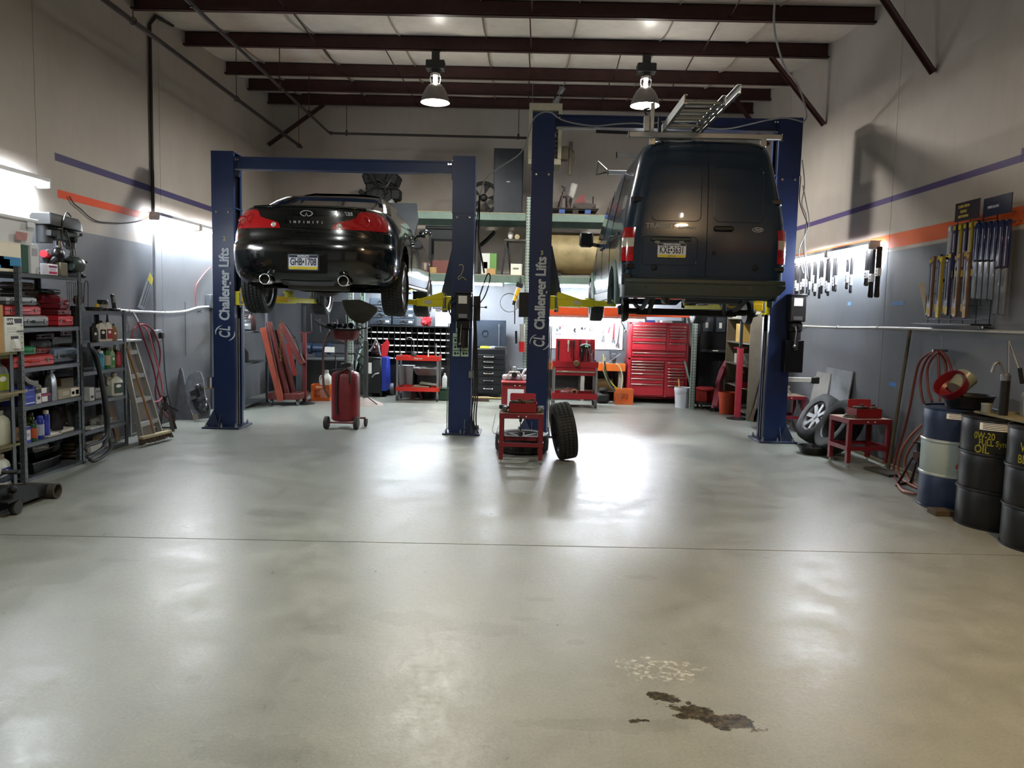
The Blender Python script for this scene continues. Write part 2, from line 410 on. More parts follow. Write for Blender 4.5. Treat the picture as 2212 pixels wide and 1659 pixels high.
# ---- roof: insulation facing draped over purlins
PY = [-1.95, -.5, .95, 2.4, 3.85, 5.3, 6.75, 8.2, 9.65, 11.08, 12.57, 13.58, 14.6]
r = NT('roof_facing', .38, .5)
a = r.noise(1.2, 5, .6); b = r.noise(7, 6, .65)
ROOF = r.out(r.mix(.3, r.ramp(a, (.3, '#cfc8bc'), (.7, '#e2dbcf')), r.ramp(b, (.3, '#b0a99d'), (.7, '#e6dfd3'))), None, b, .25)
mb = MB(); ys = [YF-.3]+PY+[YB+.2]
def roofz(x, y):
    for a, b in zip(ys[:-1], ys[1:]):
        if a <= y <= b:
            t = (y-a)/(b-a); return zc(y) - .05*math.sin(PI*t)*(1+.5*math.sin(x*2.1+a*3)) - .02*abs(math.sin((x+.3)*PI/1.22))*math.sin(PI*t)
    return zc(y)
YS = sorted(set([a+(b-a)*k/6 for a, b in zip(ys[:-1], ys[1:]) for k in range(6)]+[ys[-1]]))
NX = 58; XS = [XL-.2+(XR-XL+.4)*i/NX for i in range(NX+1)]
v = [(x, y, roofz(x, y)) for y in YS for x in XS]; n = NX+1
ceiling = struct(mb.add(v, [(j*n+i, (j+1)*n+i, (j+1)*n+i+1, j*n+i+1) for j in range(len(YS)-1) for i in range(NX)]), 'ceiling', ROOF, 'white insulation facing sagging between dark purlins', smooth=80)
OFF = Matrix.Translation(-ceiling.location)
PURL = M('#3d2320', .5, .2, .25, 5)
for y in PY:
    zt = zc(y)-.004; zb = zt-.205
    mb = MB(); mb.bb(XL+.005, XR-.005, y-.004, y+.004, zb, zt).bb(XL+.005, XR-.005, y-.075, y+.004, zb, zb+.008).bb(XL+.005, XR-.005, y-.004, y+.075, zt-.008, zt)
    mb.bb(XL+.005, XR-.005, y-.075, y-.069, zb, zb+.022)
    mb.tf(OFF).build('purlin', PURL, ceiling)
# knee braces from the walls up to the purlins, sag rods, seams of the facing
for (xw, y, dz, dx) in ((XR, 8.2, .95, -.75), (XR, 11.08, .9, -.8), (XR, 13.58, .75, -.6), (XL, 14.6, .75, 1.05)):
    zb = zc(y)-.21
    MB().bar((xw+(.02 if dx > 0 else -.02), y-.05, zb-dz), (xw+dx, y-.05, zb), .075, .012, (0, 1, 0)).bar((xw+(.02 if dx > 0 else -.02), y-.08, zb-dz), (xw+dx, y-.08, zb), .012, .07, (0, 1, 0)).tf(OFF).build('knee_brace', PURL, ceiling)
for x, i0 in ((-3.0, 6), (-.02, 6), (2.35, 6), (-2.1, 9), (1.3, 9)):
    for a, b in zip(PY[i0:-1], PY[i0+1:]):
        MB().cyl((x, a, zc(a)-.05), (x+.04, b, zc(b)-.16), .009, n=6).tf(OFF).build('sag_rod', PURL, ceiling)
for k in range(8):
    x = XL+.62+1.2*k
    mb = MB(); yy = [y for y in YS if y > 6.7]
    mb.add([(x+d, y, roofz(x, y)-h) for y in yy for d, h in ((-.012, .0), (0, .028), (.012, .0))], [(j*3+i, j*3+i+1, j*3+i+4, j*3+i+3) for j in range(len(yy)-1) for i in range(2)])
    mb.tf(OFF).build('facing_seam', M('#8d867b', .6), ceiling)

# ---- pipes and conduits
PIPEM = M('#2c2624', .55, .3, .3); GALV = M('#9a9d9f', .35, .85, .2)
t = thing('sprinkler_pipe', 'long dark overhead pipe slanting along the left wall, hung on rods', 'pipe', (-4.11, 9, 4.5), world=True)
MB().cyl((-4.11, 2, 4.5), (-4.11, 14.25, 4.52), .027, n=12).build('pipe_run', PIPEM, t)
for y in (5.3, 8.2, 11.08, 14.1):
    MB().cyl((-4.11, y, 4.55), (-4.11, y, zc(y)-.2), .005, n=6).torus((-4.11, y, 4.515), .036, .006, 'y', 14, 6).build('pipe_hanger', PIPEM, t)
e = at(712, 288, 13.88); e2 = at(1138, 298, 13.88)
t = thing('gas_pipe', 'thinner dark gas pipe that turns along the back towards the beige heater', 'pipe', e, world=True)
MB().tube([(e.x, 2, e.z), (e.x, 13.6, e.z), (e.x, 13.8, e.z), (e.x+.08, 13.88, e.z), (e.x+.3, 13.88, e.z), (e2.x, 13.88, e2.z)], .021, 10).build('pipe_run', PIPEM, t)
MB().sph((e.x+.03, 13.86, e.z), .034).build('elbow', PIPEM, t)
for (x, y) in ((e.x, 8.2), (e.x, 11.08), (e.x, 12.57), (e.x+.3, 13.88), (e2.x-.15, 13.88)):
    MB().cyl((x, y, e.z+.02), (x, y, zc(y)-.18), .006, n=6).cyl((x, y, e.z-.035), (x, y, e.z+.06), .018, n=8).build('pipe_hanger', PIPEM, t)
x = XL+.03
a = wx(327, 38, x); b = wx(331, 470, x); c = wx(334, 705, x)
t = thing('wall_conduit', 'dark vertical conduit down the left wall to a socket box', 'conduit', (x, b.y, 1.2), world=True)
MB().tube([(x, a.y+.6, a.z+.12), (x, a.y+.12, a.z+.06), (x, b.y, a.z-.1), (x, b.y, b.z)], .021, 10).build('upper_pipe', PIPEM, t)
MB().cyl((x, b.y, b.z), (x, b.y, c.z-.1), .016, n=10).build('lower_pipe', GALV, t)
bx = wx(336, 722, XL)
MB().bb(XL+.001, XL+.07, b.y-.07, b.y+.1, bx.z-.09, bx.z+.06, .008).build('socket_box', GALV, t)
MB().bb(XL+.07, XL+.11, b.y+.02, b.y+.09, bx.z-.05, bx.z+.03, .01).build('plug', BLACK, t)
a = wx(258, 668, XL+.05); b = wx(452, 664, XL+.05)
t = thing('compressed_air_pipe', 'pale air line running along the left wall above the hose', 'pipe', (XL+.05, 10, a.z), world=True)
pp = [(XL+.05, a.y-.4, a.z), (XL+.05, (a.y+b.y)/2-.4, a.z-.035), (XL+.05, (a.y+b.y)/2+.4, a.z-.02), (XL+.05, b.y, b.z+.01), (XL+.05, 13.9, a.z-.02)]
MB().tube(pp, .017, 10, k=6).build('pipe_run', PALE, t)
for y in (a.y+.2, 10.2, 11.4): MB().torus((XL+.05, y, a.z-.02), .02, .005, 'y', 12, 6).bb(XL, XL+.04, y-.01, y+.01, a.z-.03, a.z-.01).build('pipe_clip', STEEL, t)
a = wx(1716, 703, XR-.05); b = wx(2212, 714, XR-.05)
t = thing('compressed_air_pipe', 'grey air line running along the right wall above the red hose', 'pipe', (XR-.05, 8, a.z), world=True)
MB().tube([(XR-.05, 12.5, a.z), (XR-.05, 10.2, a.z-.005), (XR-.05, 8, (a.z+b.z)/2), (XR-.05, 4, b.z-.02)], .016, 10, k=5).build('pipe_run', M('#a6a49d', .4, .3), t)
for px in (1737, 1810, 1898, 2120):
    q = wx(px, 707, XR-.05); MB().torus((XR-.05, q.y, q.z), .02, .005, 'y', 12, 6).bb(XR-.04, XR, q.y-.01, q.y+.01, q.z-.01, q.z+.01).build('pipe_clip', STEEL, t)

# ================================================================ LAMPS
def emit(name, col, e):
    m = bpy.data.materials.new(name); m.use_nodes = True; nt = m.node_tree; P = nt.nodes['Principled BSDF']
    P.inputs['Base Color'].default_value = (.8, .8, .8, 1); P.inputs['Emission Color'].default_value = tuple(col)+(1,); P.inputs['Emission Strength'].default_value = e; return m
BAYM = emit('bay_glass', (1, .96, .88), BAY_E); BULBM = emit('bulb_neck', (1, .95, .85), BAY_E*3); TUBEM = emit('tube_glow', (.86, .93, 1.), TUBE_E)
WARMM = emit('bay_glass_warm', (1, .70, .36), BAY_E)
def bay(loc, ztop, label, glass=BAYM, watt=BAY_W, col=(1, .96, .88)):
    t = thing('high_bay_lamp', label, 'lamp', loc, group='high bay lamps under the roof')
    d = ztop-loc[2]                                           # rim at z = 0
    prof = [(.205, 0), (.2, .012), (.19, .06), (.165, .13), (.125, .2), (.08, .245), (.055, .26)]
    MB().lathe(prof+[(.05, .255)]+[(max(r_-.004, .01), h) for r_, h in prof[::-1]][1:], n=32, cap=False).build('reflector', M('#6f6b66', .4, .6, .12), t)
    MB().lathe([(.001, .012), (.186, .016), (.186, .02), (.001, .024)], n=32).build('lens', glass, t)
    MB().cyl((0, 0, .255), (0, 0, .36), .028, n=12).build('bulb_neck', BULBM, t)
    mb = MB()
    for sx in (-1, 1): mb.tube([(sx*.06, 0, .25), (sx*.075, 0, .3), (sx*.07, 0, .36), (0, 0, .375)], .008, 6)
    mb.lathe([(.07, .36), (.075, .375), (.07, .39), (.06, .39)], n=16)
    mb.build('bracket', CHROME, t)
    BAL = M('#2b2a29', .5, .4, .2)
    MB().bb(-.13, .13, -.09, .09, .44, .56, .01).bb(-.05, .05, -.07, .07, .39, .68, .01).build('ballast_housing', BAL, t)
    MB().cyl((0, 0, .68), (0, 0, d-.02), .012, n=8).lathe([(.05, d-.03), (.06, d-.015), (.03, d), (.01, d)], n=14).build('hanger', BAL, t)
    ld = bpy.data.lights.new('bay_light', 'AREA'); ld.shape = 'DISK'; ld.size = .36; ld.energy = watt; ld.color = col; ld.spread = math.radians(178)
    lo = bpy.data.objects.new('lamp_light', ld); COL.objects.link(lo); lo.parent = t; lo.location = (0, 0, .008)
    return t
for px, py, lab in ((940, 222, 'high bay lamp hanging above the black coupe, left of the two in view'), (1393, 229, 'high bay lamp hanging above the van, right of the two in view')):
    p = at(px, py, 11.04); bay(tuple(p), zc(11.08)-.215, lab)
bay((-1.6, 3.75, 4.3), zc(3.85)-.215, 'high bay lamp above the empty near floor on the left, out of view overhead', watt=NEAR_W*.75, col=(.93, 1, .96))
bay((2.6, 2.4, 4.3), zc(2.4)-.2, 'warm high bay lamp above the empty near floor on the right, out of view overhead', WARMM, NEAR_W*1.25, (1, .66, .34))

def fluor(p, q, label, n=2, out=(1, 0, 0), watt=0):
    """strip light from p to q, opening towards out/down"""
    p, q = Vector(p), Vector(q); L = (q-p).length; d = (q-p).normalized(); o_ = Vector(out).normalized(); c = (p+q)/2
    t = thing('strip_light', label, 'strip light', c, group='fluorescent strip lights', world=True)
    side = o_.copy(); up = Vector((0, 0, 1))
    R = Matrix(((side.x, d.x, 0), (side.y, d.y, 0), (side.z, d.z, 1)))
    MB().box(c+up*.05, (.12, L, .045), R, .006).build('housing', M('#c8c9c9', .4, .1), t)
    for s in (-1, 1): MB().box(c+d*s*(L/2-.02)+up*.01, (.13, .035, .075), R, .006).build('end_cap', M('#b9baba', .4, .1), t)
    if abs(o_.x) > .5:
        xw = XL if o_.x > 0 else XR
        for s in (-.4, .4): y = c.y+s*L; MB().bb(min(c.x, xw), max(c.x, xw), y-.012, y+.012, c.z+.074, c.z+.085).build('wall_bracket', STEEL, t)
    for k in range(n):
        a = side*(.035*(2*k-n+1))
        MB().cyl(p+d*.04+a+up*.005, q-d*.04+a+up*.005, .015, n=10).build('tube', TUBEM, t)
    return t
x = XL+.15
a = wx(98, 402, x); fluor((x, a.y-1.25, a.z), (x, a.y, a.z), 'glowing strip light high on the left wall nearest the camera, above the white bucket')
a = wx(332, 470, x); fluor((x, a.y, a.z), (x, a.y+1.25, a.z), 'glowing strip light on the left wall beside the dark conduit'); fluor((x, a.y+1.3, a.z), (x, a.y+2.55, a.z), 'strip light on the left wall half hidden behind the lift post with the yellow 2')
x = XR-.12
a = wx(1890, 533, x); fluor((x, a.y, a.z), (x, a.y+1.25, a.z), 'glowing strip light on the right wall above the drive belts, nearer one', out=(-1, 0, 0)); fluor((x, a.y+1.3, a.z), (x, a.y+2.55, a.z), 'glowing strip light on the right wall just beside the tall blue post', out=(-1, 0, 0))
YT = 14.15
a = at(1089, 616, YT); fluor((a.x-2.45, YT, a.z), (a.x, YT, a.z), 'long strip light under the rack above the parts bins', out=(0, -1, 0))
a = at(1165, 618, YT); fluor((a.x, YT, a.z), (a.x+2.45, YT, a.z), 'long strip light under the rack above the wrench board', out=(0, -1, 0))

# ================================================================ TWO-POST LIFTS
LETTER = M('#c3ccd6', .45, 0, .03)
def lift_post(loc, h, inw, label, name='lift_post'):
    """post standing at loc; inw = +1 if the carriage opens to +x"""
    t = thing(name, label, 'lift post', loc, group='posts of the two car lifts')
    w, dp = .28, .30
    mb = MB(); th = .012
    # C channel: front plate (towards the camera), back plate, outer plate, lips
    mb.bb(-w/2, w/2, 0, th, .02, h).bb(-w/2, w/2, dp-th, dp, .02, h).bb(-inw*w/2, -inw*(w/2-th), th, dp-th, .02, h)
    mb.bb(inw*(w/2-.012), inw*w/2, th, .06, .02, h-.02).bb(inw*(w/2-.012), inw*w/2, dp-.06, dp-th, .02, h-.02)
    mb.bb(-w/2, w/2, 0, dp, h-.012, h)
    mb.build('column', BLUE, t)
    MB().bb(-w/2-.006, w/2+.006, -.008, dp+.006, h-.72, h-.70).bb(-w/2-.004, w/2+.004, -.005, 0, h-.70, h).build('extension_sleeve', BLUE, t)
    for sx in (-.08, .08): MB().lathe([(.016, 0), (.016, .01), (.001, .014)], (sx, -.005, h-.77), 8, 'y', R=rotm(rz=PI)).build('bolt', CHROME, t)
    MB().bb(inw*.04, inw*(w/2-.03), .07, dp-.07, .03, h-.1).build('inner_channel', BLACKG, t)
    MB().cyl((inw*(w/2+.012), .05, .05), (inw*(w/2+.012), .05, 1.45), .008, n=8).cyl((inw*(w/2+.035), .06, .05), (inw*(w/2+.035), .06, 1.45), .006, n=8).build('lift_cable', STEEL, t)
    mb = MB(); mb.bb(-.27, .22, -.10, .42, 0, .022, .004)
    if inw < 0: mb = MB().bb(-.22, .27, -.10, .42, 0, .022, .004)
    mb.build('base_plate', M('#2b3550', .4, .4, .2), t)
    MB().prism([(-inw*.14, -.012, .022), (-inw*.14, -.012, .25), (-inw*.26, -.012, .022)], (0, .014, 0)).prism([(-inw*.06, 0, .022), (-inw*.06, -.085, .022), (-inw*.06, 0, .2)], (.012, 0, 0)).prism([(-inw*.14, -.012, .022), (-inw*.14, -.012, .23), (-inw*.04, -.085, .022)], (0, .01, 0)).build('gusset', M('#3b4560', .4, .3, .15), t)
    for (sx, sy) in ((-.22*inw, -.07), (-.02*inw, -.07), (.17*inw, -.07), (.17*inw, .36), (-.22*inw, .36)):
        MB().cyl((sx, sy, .022), (sx, sy, .05), .018, n=6).cyl((sx, sy, .05), (sx, sy, .075), .01, n=8).build('anchor_bolt', STEEL, t)
    return t
def arm(t, x0, y0, z, x1, y1, ext=.38, yel=YEL):
    """telescoping swing arm, in the post's coordinates; inner tube first"""
    a, b = Vector((x0, y0, z)), Vector((x1, y1, z)); d = (b-a).normalized(); L = (b-a).length
    s = a+d*L*.62
    A = MB().bar(a, s, .10, .095, ch=.006)
    A.prism([a+Vector((0, -.05, .047)), a+d*.3+Vector((0, -.05, .047)), a+Vector((0, -.05, .14))], (0, .01, 0))
    ar = A.build('swing_arm', yel, t)
    MB().bar(s-d*.05, b, .075, .07, ch=.004).build('arm_extension', yel, ar)
    mid = a+d*L*.35
    MB().box(mid+Vector((0, -.052, .005)), (.11, .004, .05)).build('label_plate', M('#b9bba8', .5), ar)
    MB().cyl(b+Vector((0, 0, .03)), b+Vector((0, 0, .075)), .05, n=14).cyl(b+Vector((0, 0, .07)), b+Vector((0, 0, .11)), .065, n=14).build('lift_pad', M('#9c9a20', .5, .2), ar)
    return ar
def carriage(t, inw, z):
    x = inw*.14
    MB().bb(inw*.05, inw*.24, .03, .27, z-.09, z+.09, .006).bb(inw*.2, inw*.27, -.02, .32, z-.09, z-.07).bb(inw*.2, inw*.27, -.02, .32, z+.07, z+.09).build('carriage', YEL, t)
    for y in (0, .3): MB().cyl((inw*.23, y, z-.12), (inw*.23, y, z+.12), .022, n=10).build('hinge_pin', STEEL, t)
    MB().prism([(inw*.09, .28, z+.05), (inw*.09, .28, z+.75), (inw*.16, .28, z+.75), (inw*.30, .28, z+.12), (inw*.30, .28, z+.05)], (0, .02, 0)).build('carriage_back', BLUE, t)
def logo(t, h0, h1, num=None, numz=None):
    """maker's name running up the front of the post"""
    L = h1-h0
    fn = lambda x, y, z: Vector((-y*1.0+.02, -.006-z, h0+.24+x))
    mb = MB()
    for ax_, ay_ in ((-.003, -.002), (.003, -.002), (0, .002)): mb.text('Challenger Lifts', .185, lambda x, y, z: fn(x+ax_, y+ay_, z+ay_*.05), .004, bold=.0038, align='LEFT', wide=.80, space=1.0)
    mb.build('lettering', LETTER, t)
    mb = MB().text('CL', .20, lambda x, y, z: Vector((-y+.02, -.006-z, h0+.01+x)), .004, bold=.005, shear=.15, align='LEFT', wide=.60, space=1.12)
    ring_ = [(.02+.125*math.cos(a), -.008, h0+.075+.105*math.sin(a)) for a in [PI*(.62+.075*i) for i in range(7)]]
    mb.tube(ring_, [.003, .006, .008, .009, .008, .006, .003], 6)
    ring_ = [(.02+.125*math.cos(a), -.008, h0+.075+.105*math.sin(a)) for a in [PI*(1.62+.075*i) for i in range(7)]]
    mb.tube(ring_, [.003, .006, .008, .009, .008, .006, .003], 6)
    mb.build('emblem', LETTER, t)
    if num: MB().text(num, .075, lambda x, y, z: Vector((x+.02, -.006-z, numz+y)), .003, bold=.002).build('number', M('#cfc99a', .5), t)
def power_unit(t, x, z, red=True):
    MB().bb(x-.10, x+.10, -.17, -.005, z, z+.33, .012).build('motor_housing', BLACK, t)
    MB().bb(x-.105, x+.105, -.175, -.0, z+.33, z+.35, .004).build('motor_lid', DKSTEEL, t)
    MB().bb(x-.06, x+.05, -.176, -.172, z+.2, z+.3).build('rating_label', PAPER, t)
    MB().bb(x-.055, x+.055, -.176, -.172, z+.02, z+.07).build('name_plate', STEEL, t)
    MB().bb(x-.08, x+.08, -.14, -.01, z-.13, z, .02).cyl((x-.04, -.14, z-.05), (x-.04, -.16, z-.05), .022, n=12).cyl((x+.03, -.14, z-.05), (x+.03, -.16, z-.05), .022, n=12).build('pump_block', IRON, t)
    MB().tube([(x-.02, -.15, z-.06), (x-.02, -.19, z-.12), (x-.03, -.18, z-.3)], .009, 8).sph((x-.03, -.18, z-.31), .022).build('release_lever', STEEL, t)
    MB().cyl((x, -.09, z-.13), (x, -.09, z-.36), .075, n=18).build('oil_tank', BLACK, t)

# posts: survey from the base plates
H1, H2 = 3.58, 4.14
pA = Vector((-3.90, 10.0, 0)); pB = Vector((-.80, 10.0, 0)); pC = Vector((.20, 10.0, 0)); pD = Vector((3.32, 10.0, 0))
A = lift_post(pA, H1, 1, 'blue lift post on the far left with maker lettering, left of the coupe')
logo(A, 1.18, 2.3, '2', 2.47)
B = lift_post(pB, H1, -1, 'blue lift post with green safety stickers and motor, right of the coupe')
C_ = lift_post(pC, H2, 1, 'tall blue lift post with the maker name, left of the van')
logo(C_, 1.16, 2.3, '3', 2.38)
D_ = lift_post(pD, H2, -1, 'tall blue lift post right of the van with a black motor on its side')
zc1 = at(560, 645, 10.0).z; zc2 = at(1250, 655, 10.0).z
for (P_, inw, z) in ((A, 1, zc1), (B, -1, zc1), (C_, 1, zc2), (D_, -1, zc2)): carriage(P_, inw, z)
# arms (rear pair towards the camera side, front pair towards the back)
arm(A, .24, .0, zc1, .82, .10, yel=M('#caa21a', .42, 0, .12)); arm(A, .24, .3, zc1, .75, 1.75)
arm(B, -.24, .0, zc1, -.80, -.05); arm(B, -.24, .3, zc1, -.75, 1.75)
arm(C_, .24, .0, zc2, .98, -.10); arm(C_, .24, .3, zc2, .80, 1.85)
arm(D_, -.24, .0, zc2, -.75, .15, yel=M('#d8b414', .42, 0, .12)); arm(D_, -.24, .3, zc2, -.85, 1.75)
# overhead beams
def beam(xa, xb, z, label):
    t = thing('overhead_beam', label, 'lift beam', ((xa+xb)/2, 10.12, z), group='cross beams of the two car lifts')
    L = (xb-xa)/2
    MB().bb(-L, L, -.07, .07, -.075, .075).bb(-L, L, -.09, -.07, .055, .075).bb(-L, L, -.09, -.07, -.075, -.06).build('beam', BLUE, t)
    MB().cyl((-L, -.1, -.09), (-L+.5, -.1, -.09), .009, n=8).cyl((L-.45, -.1, -.09), (L, -.1, -.09), .009, n=8).build('hydraulic_line', STEEL, t)
    for s in (-1, 1):
        MB().bb(s*L-.02*s, s*L+.06*s, -.11, .11, -.16, .08, .004).build('end_bracket', BLUE, t)
        for k in (0, 1): MB().cyl((s*(L-.03-.03*k), -.095, .03), (s*(L-.03-.03*k), -.115, .03), .012, n=6).build('bolt', CHROME, t)
    return t
beam(pA.x+.14, pB.x-.14, at(740, 358, 10.1).z, 'blue cross beam joining the posts above the coupe')
bm2 = beam(pC.x+.14, pD.x-.14, at(1450, 268, 10.1).z, 'blue cross beam joining the taller posts above the van')
MB().cyl((.25, -.14, -.14), (1.0, -.14, -.155), .022, n=10).tf(Matrix.Translation((-1.15, 0, 0))).build('limit_bar', BLACK, bm2)
# fittings on post B
power_unit(B, .03, at(1005, 690, 9.9).z)
zs = at(1000, 770, 9.99).z
GRN = M('#b9d8c2', .5, 0, .03)
for (sx, sz, w_, h_) in ((-.06, 0, .095, .30), (.05, 0, .095, .30), (-.005, .31, .13, .14), (.02, .0, .0, .0)):
    if w_ == 0: continue
    st = MB().bb(sx-w_/2, sx+w_/2, -.005, -.001, zs+sz, zs+sz+h_).build('safety_sticker', GRN, B)
    mb = MB()
    for k in range(int(h_/.09)):
        mb.bb(sx-w_/2+.006, sx+w_/2-.006, -.0065, -.005, zs+sz+.085*k+.07, zs+sz+.085*k+.08).bb(sx-w_*.3, sx-w_*.02, -.0065, -.005, zs+sz+.085*k+.02, zs+sz+.085*k+.055).sph((sx+w_*.22, -.0055, zs+sz+.085*k+.038), (w_*.18, .0015, .014), 8, 4)
    mb.build('sticker_print', M('#173c25', .6, 0, 0), st)
za = at(1000, 588, 9.99).z
MB().tube([(x_*.9, -.006, za+y_) for x_, y_ in ((-.05, .085), (-.015, .1), (.012, .07), (.0, .0), (-.03, -.045), (-.055, -.06), (-.055, -.09), (-.03, -.085), (0, -.06), (.06, -.1))], .0045, 6, k=4).build('painted_number', M('#c9c29a', .7), B)
MB().bb(.10, .17, -.06, .0, at(1016, 808, 9.95).z-.06, at(1016, 808, 9.95).z+.05, .015).build('outlet_box', STEEL, B)
zo = at(1035, 660, 10).z
MB().bb(.15, .24, .02, .14, zo-.2, zo+.12, .004).cyl((.24, .08, zo-.02), (.3, .08, zo-.02), .006, n=6).sph((.31, .08, zo-.02), .016).build('switch_box', BLACK, B)
mb = MB()
zt_ = zo+.05
for k in range(2): mb.tube([(.05, -.1, zt_-.02), (.0, -.16, zt_+.08), (-.12-.02*k, -.12, zt_), (-.15-.01*k, -.1, zt_-.12), (-.08, -.12, zt_-.26)], .007, 6, k=6)
mb.tube([(.1, -.1, zt_-.05), (.2, -.06, zt_-.05), (.3, -.02, zt_+.08), (.36, 0, zt_+.3), (.33, 0, zt_+.36), (.27, 0, zt_+.2), (.2, -.02, zt_-.05), (.17, -.02, zt_-.3), (.16, -.02, .3), (.2, -.02, .08)], .008, 6, k=6)
for k in range(3): mb.tube([(.16+.012*k, .0, zt_-.2), (.19+.02*k, -.03, .7), (.155+.03*k, -.03, .25), (.19+.02*k, -.05, .06)], .01, 6, k=6)
mb.build('power_cable', M('#1c1d1c', .6), B)
# fittings on post D and C
power_unit(D_, .16, at(1706, 695, 9.9).z)
zb = at(1695, 770, 9.9).z
MB().bb(.03, .26, -.16, -.01, zb-.2, zb+.21, .006).build('control_cabinet', BLACKG, D_)
zb = at(1130, 658, 9.9).z
MB().bb(-.26, -.13, .02, .14, zb-.16, zb+.16, .004).build('switch_box', BLACK, C_)

# ================================================================ WHEELS (shared)
def interp(tab, x):
    if x <= tab[0][0]: return tab[0][1]
    for (a, b), (c, d), i in zip(tab[:-1], tab[1:], range(len(tab))):
        if x <= c:
            p0 = tab[max(i-1, 0)]; p3 = tab[min(i+2, len(tab)-1)]; t = (x-a)/(c-a)
            m1 = (d-p0[1])/(c-p0[0])*(c-a); m2 = (p3[1]-b)/(p3[0]-a)*(c-a)
            return (2*t**3-3*t*t+1)*b+(t**3-2*t*t+t)*m1+(-2*t**3+3*t*t)*d+(t**3-t*t)*m2
    return tab[-1][1]
TYRE = M('#101111', .62, 0, .2, 30, .05)
def tread_mesh(mb, R, w, n=56, ribs=5, slant=.5, gap=.012):
    rw = w/ribs
    for k in range(ribs):
        x0 = -w/2+k*rw+gap/2; x1 = x0+rw-gap
        sg = (-1 if k < ribs/2-.6 else (1 if k > ribs/2-.4 else 0))*slant
        for i in range(n):
            q = []
            for (x, e) in ((x0, 0), (x1, 0), (x1, 1), (x0, 1)):
                a = 2*PI*(i+e*.78+sg*(x/(w/2))*.9)/n
                rr = R-.008*(abs(x)/(w/2))**4
                q.append((Vector((x, math.cos(a)*(rr-.012), math.sin(a)*(rr-.012))), Vector((x, math.cos(a)*rr, math.sin(a)*rr))))
            v = [p[0] for p in q]+[p[1] for p in q]
            mb.add(v, [(4, 5, 6, 7), (0, 1, 5, 4), (1, 2, 6, 5), (2, 3, 7, 6), (3, 0, 4, 7)])
    return mb
def tyre(parent, R=.325, w=.225, rim=.225, slant=.5, ribs=5, n=56):
    """tyre around the x axis, centred on the parent"""
    h = w/2; prof = [(rim, -h*.78), (rim+.012, -h*.95), (rim+(R-rim)*.5, -h*1.06), (R-.035, -h*1.02), (R-.016, -h*.96), (R-.011, -h*.85), (R-.011, h*.85), (R-.016, h*.96), (R-.035, h*1.02), (rim+(R-rim)*.5, h*1.06), (rim+.012, h*.95), (rim, h*.78), (rim+.01, 0)]
    o = MB().lathe(prof+[prof[0]], n=56, ax='x', cap=False).build('tyre', TYRE, parent)
    tr = tread_mesh(MB(), R, w*.93, n, ribs, slant).build('tread', M('#232726', .7, 0, .15, 20), o, 60); tr['kind'] = 'stuff'
    return o
def rim(parent, R=.225, w=.2, out=1, spokes=5, mat=None, twin=True):
    mat = mat or M('#a9abad', .28, .9, .08)
    s = out
    prof = [(R*.9, -s*w*.42), (R*1.02, -s*w*.46), (R*.93, -s*w*.3), (R*.9, s*w*.2), (R*.95, s*w*.38), (R*1.03, s*w*.45), (R*1.0, s*w*.47), (R*.93, s*w*.4)]
    o = MB().lathe(prof, n=40, ax='x', cap=False).build('rim', mat, parent)
    for i in range(spokes):
        a = 2*PI*i/spokes
        for d in ((-.13, .13) if twin else (0,)):
            MB().bar((s*w*.3, math.cos(a)*R*.2, math.sin(a)*R*.2), (s*w*.40, math.cos(a+d)*R*.95, math.sin(a+d)*R*.95), .028 if twin else .06, .03, (1, 0, 0), .006).build('spoke', mat, o)
    MB().lathe([(.02, s*w*.2), (R*.3, s*w*.22), (R*.28, s*w*.36), (R*.12, s*w*.42), (.001, s*w*.42)], n=20, ax='x').build('hub_cap', mat, o)
    MB().lathe([(.03, -s*.02), (R*.72, -s*.02), (R*.72, s*.0), (.03, 0)], n=28, ax='x').build('brake_disc', M('#4d4b49', .4, .8, .2), o)
    return o
def wheel(name, parent, loc, R, w, rr, out, spokes=5, mat=None, twin=True, slant=.5):
    e = bpy.data.objects.new(name, None); COL.objects.link(e); e.parent = parent; e.location = loc; e.empty_display_size = .1
    tyre(e, R, w, rr, slant); rim(e, rr, w*.9, out, spokes, mat, twin)
    return e

# ================================================================ BLACK COUPE on the left lift
CAR = thing('coupe', 'black two-door coupe raised on the left lift, rear towards the camera', 'car', (-2.31, 8.12, 1.63), math.radians(.6))
PAINT = M('#05090a', .16, .0, .0, coat=1.); GLASSD = M('#0c1110', .06, 0, 0, coat=.6); LENSR = M('#a00a12', .12, 0, .05, 30, coat=1.); PLAST = M('#101213', .5, 0, .1)
LR_, PR_ = .62, 2.7
YRT = [(.24, .13), (.28, .075), (.34, .035), (.42, .012), (.5, .0), (.58, -.004), (.635, .004), (.66, .03), (.68, .045), (.74, .05), (.84, .065), (.94, .085), (1.0, .09), (1.03, .095), (1.05, .115)]
WT = [(.24, .83), (.3, .868), (.4, .895), (.55, .905), (.66, .905), (.8, .893), (.9, .865), (.98, .825), (1.03, .78), (1.05, .755)]
YFT = [(.24, 4.45), (.4, 4.6), (.55, 4.63), (.7, 4.6), (.9, 4.45), (1.0, 4.3), (1.05, 4.2)]
def hk(y): return 1 if y < 3.1 else 1-.36*min(1, (y-3.1)/1.45)**1.4
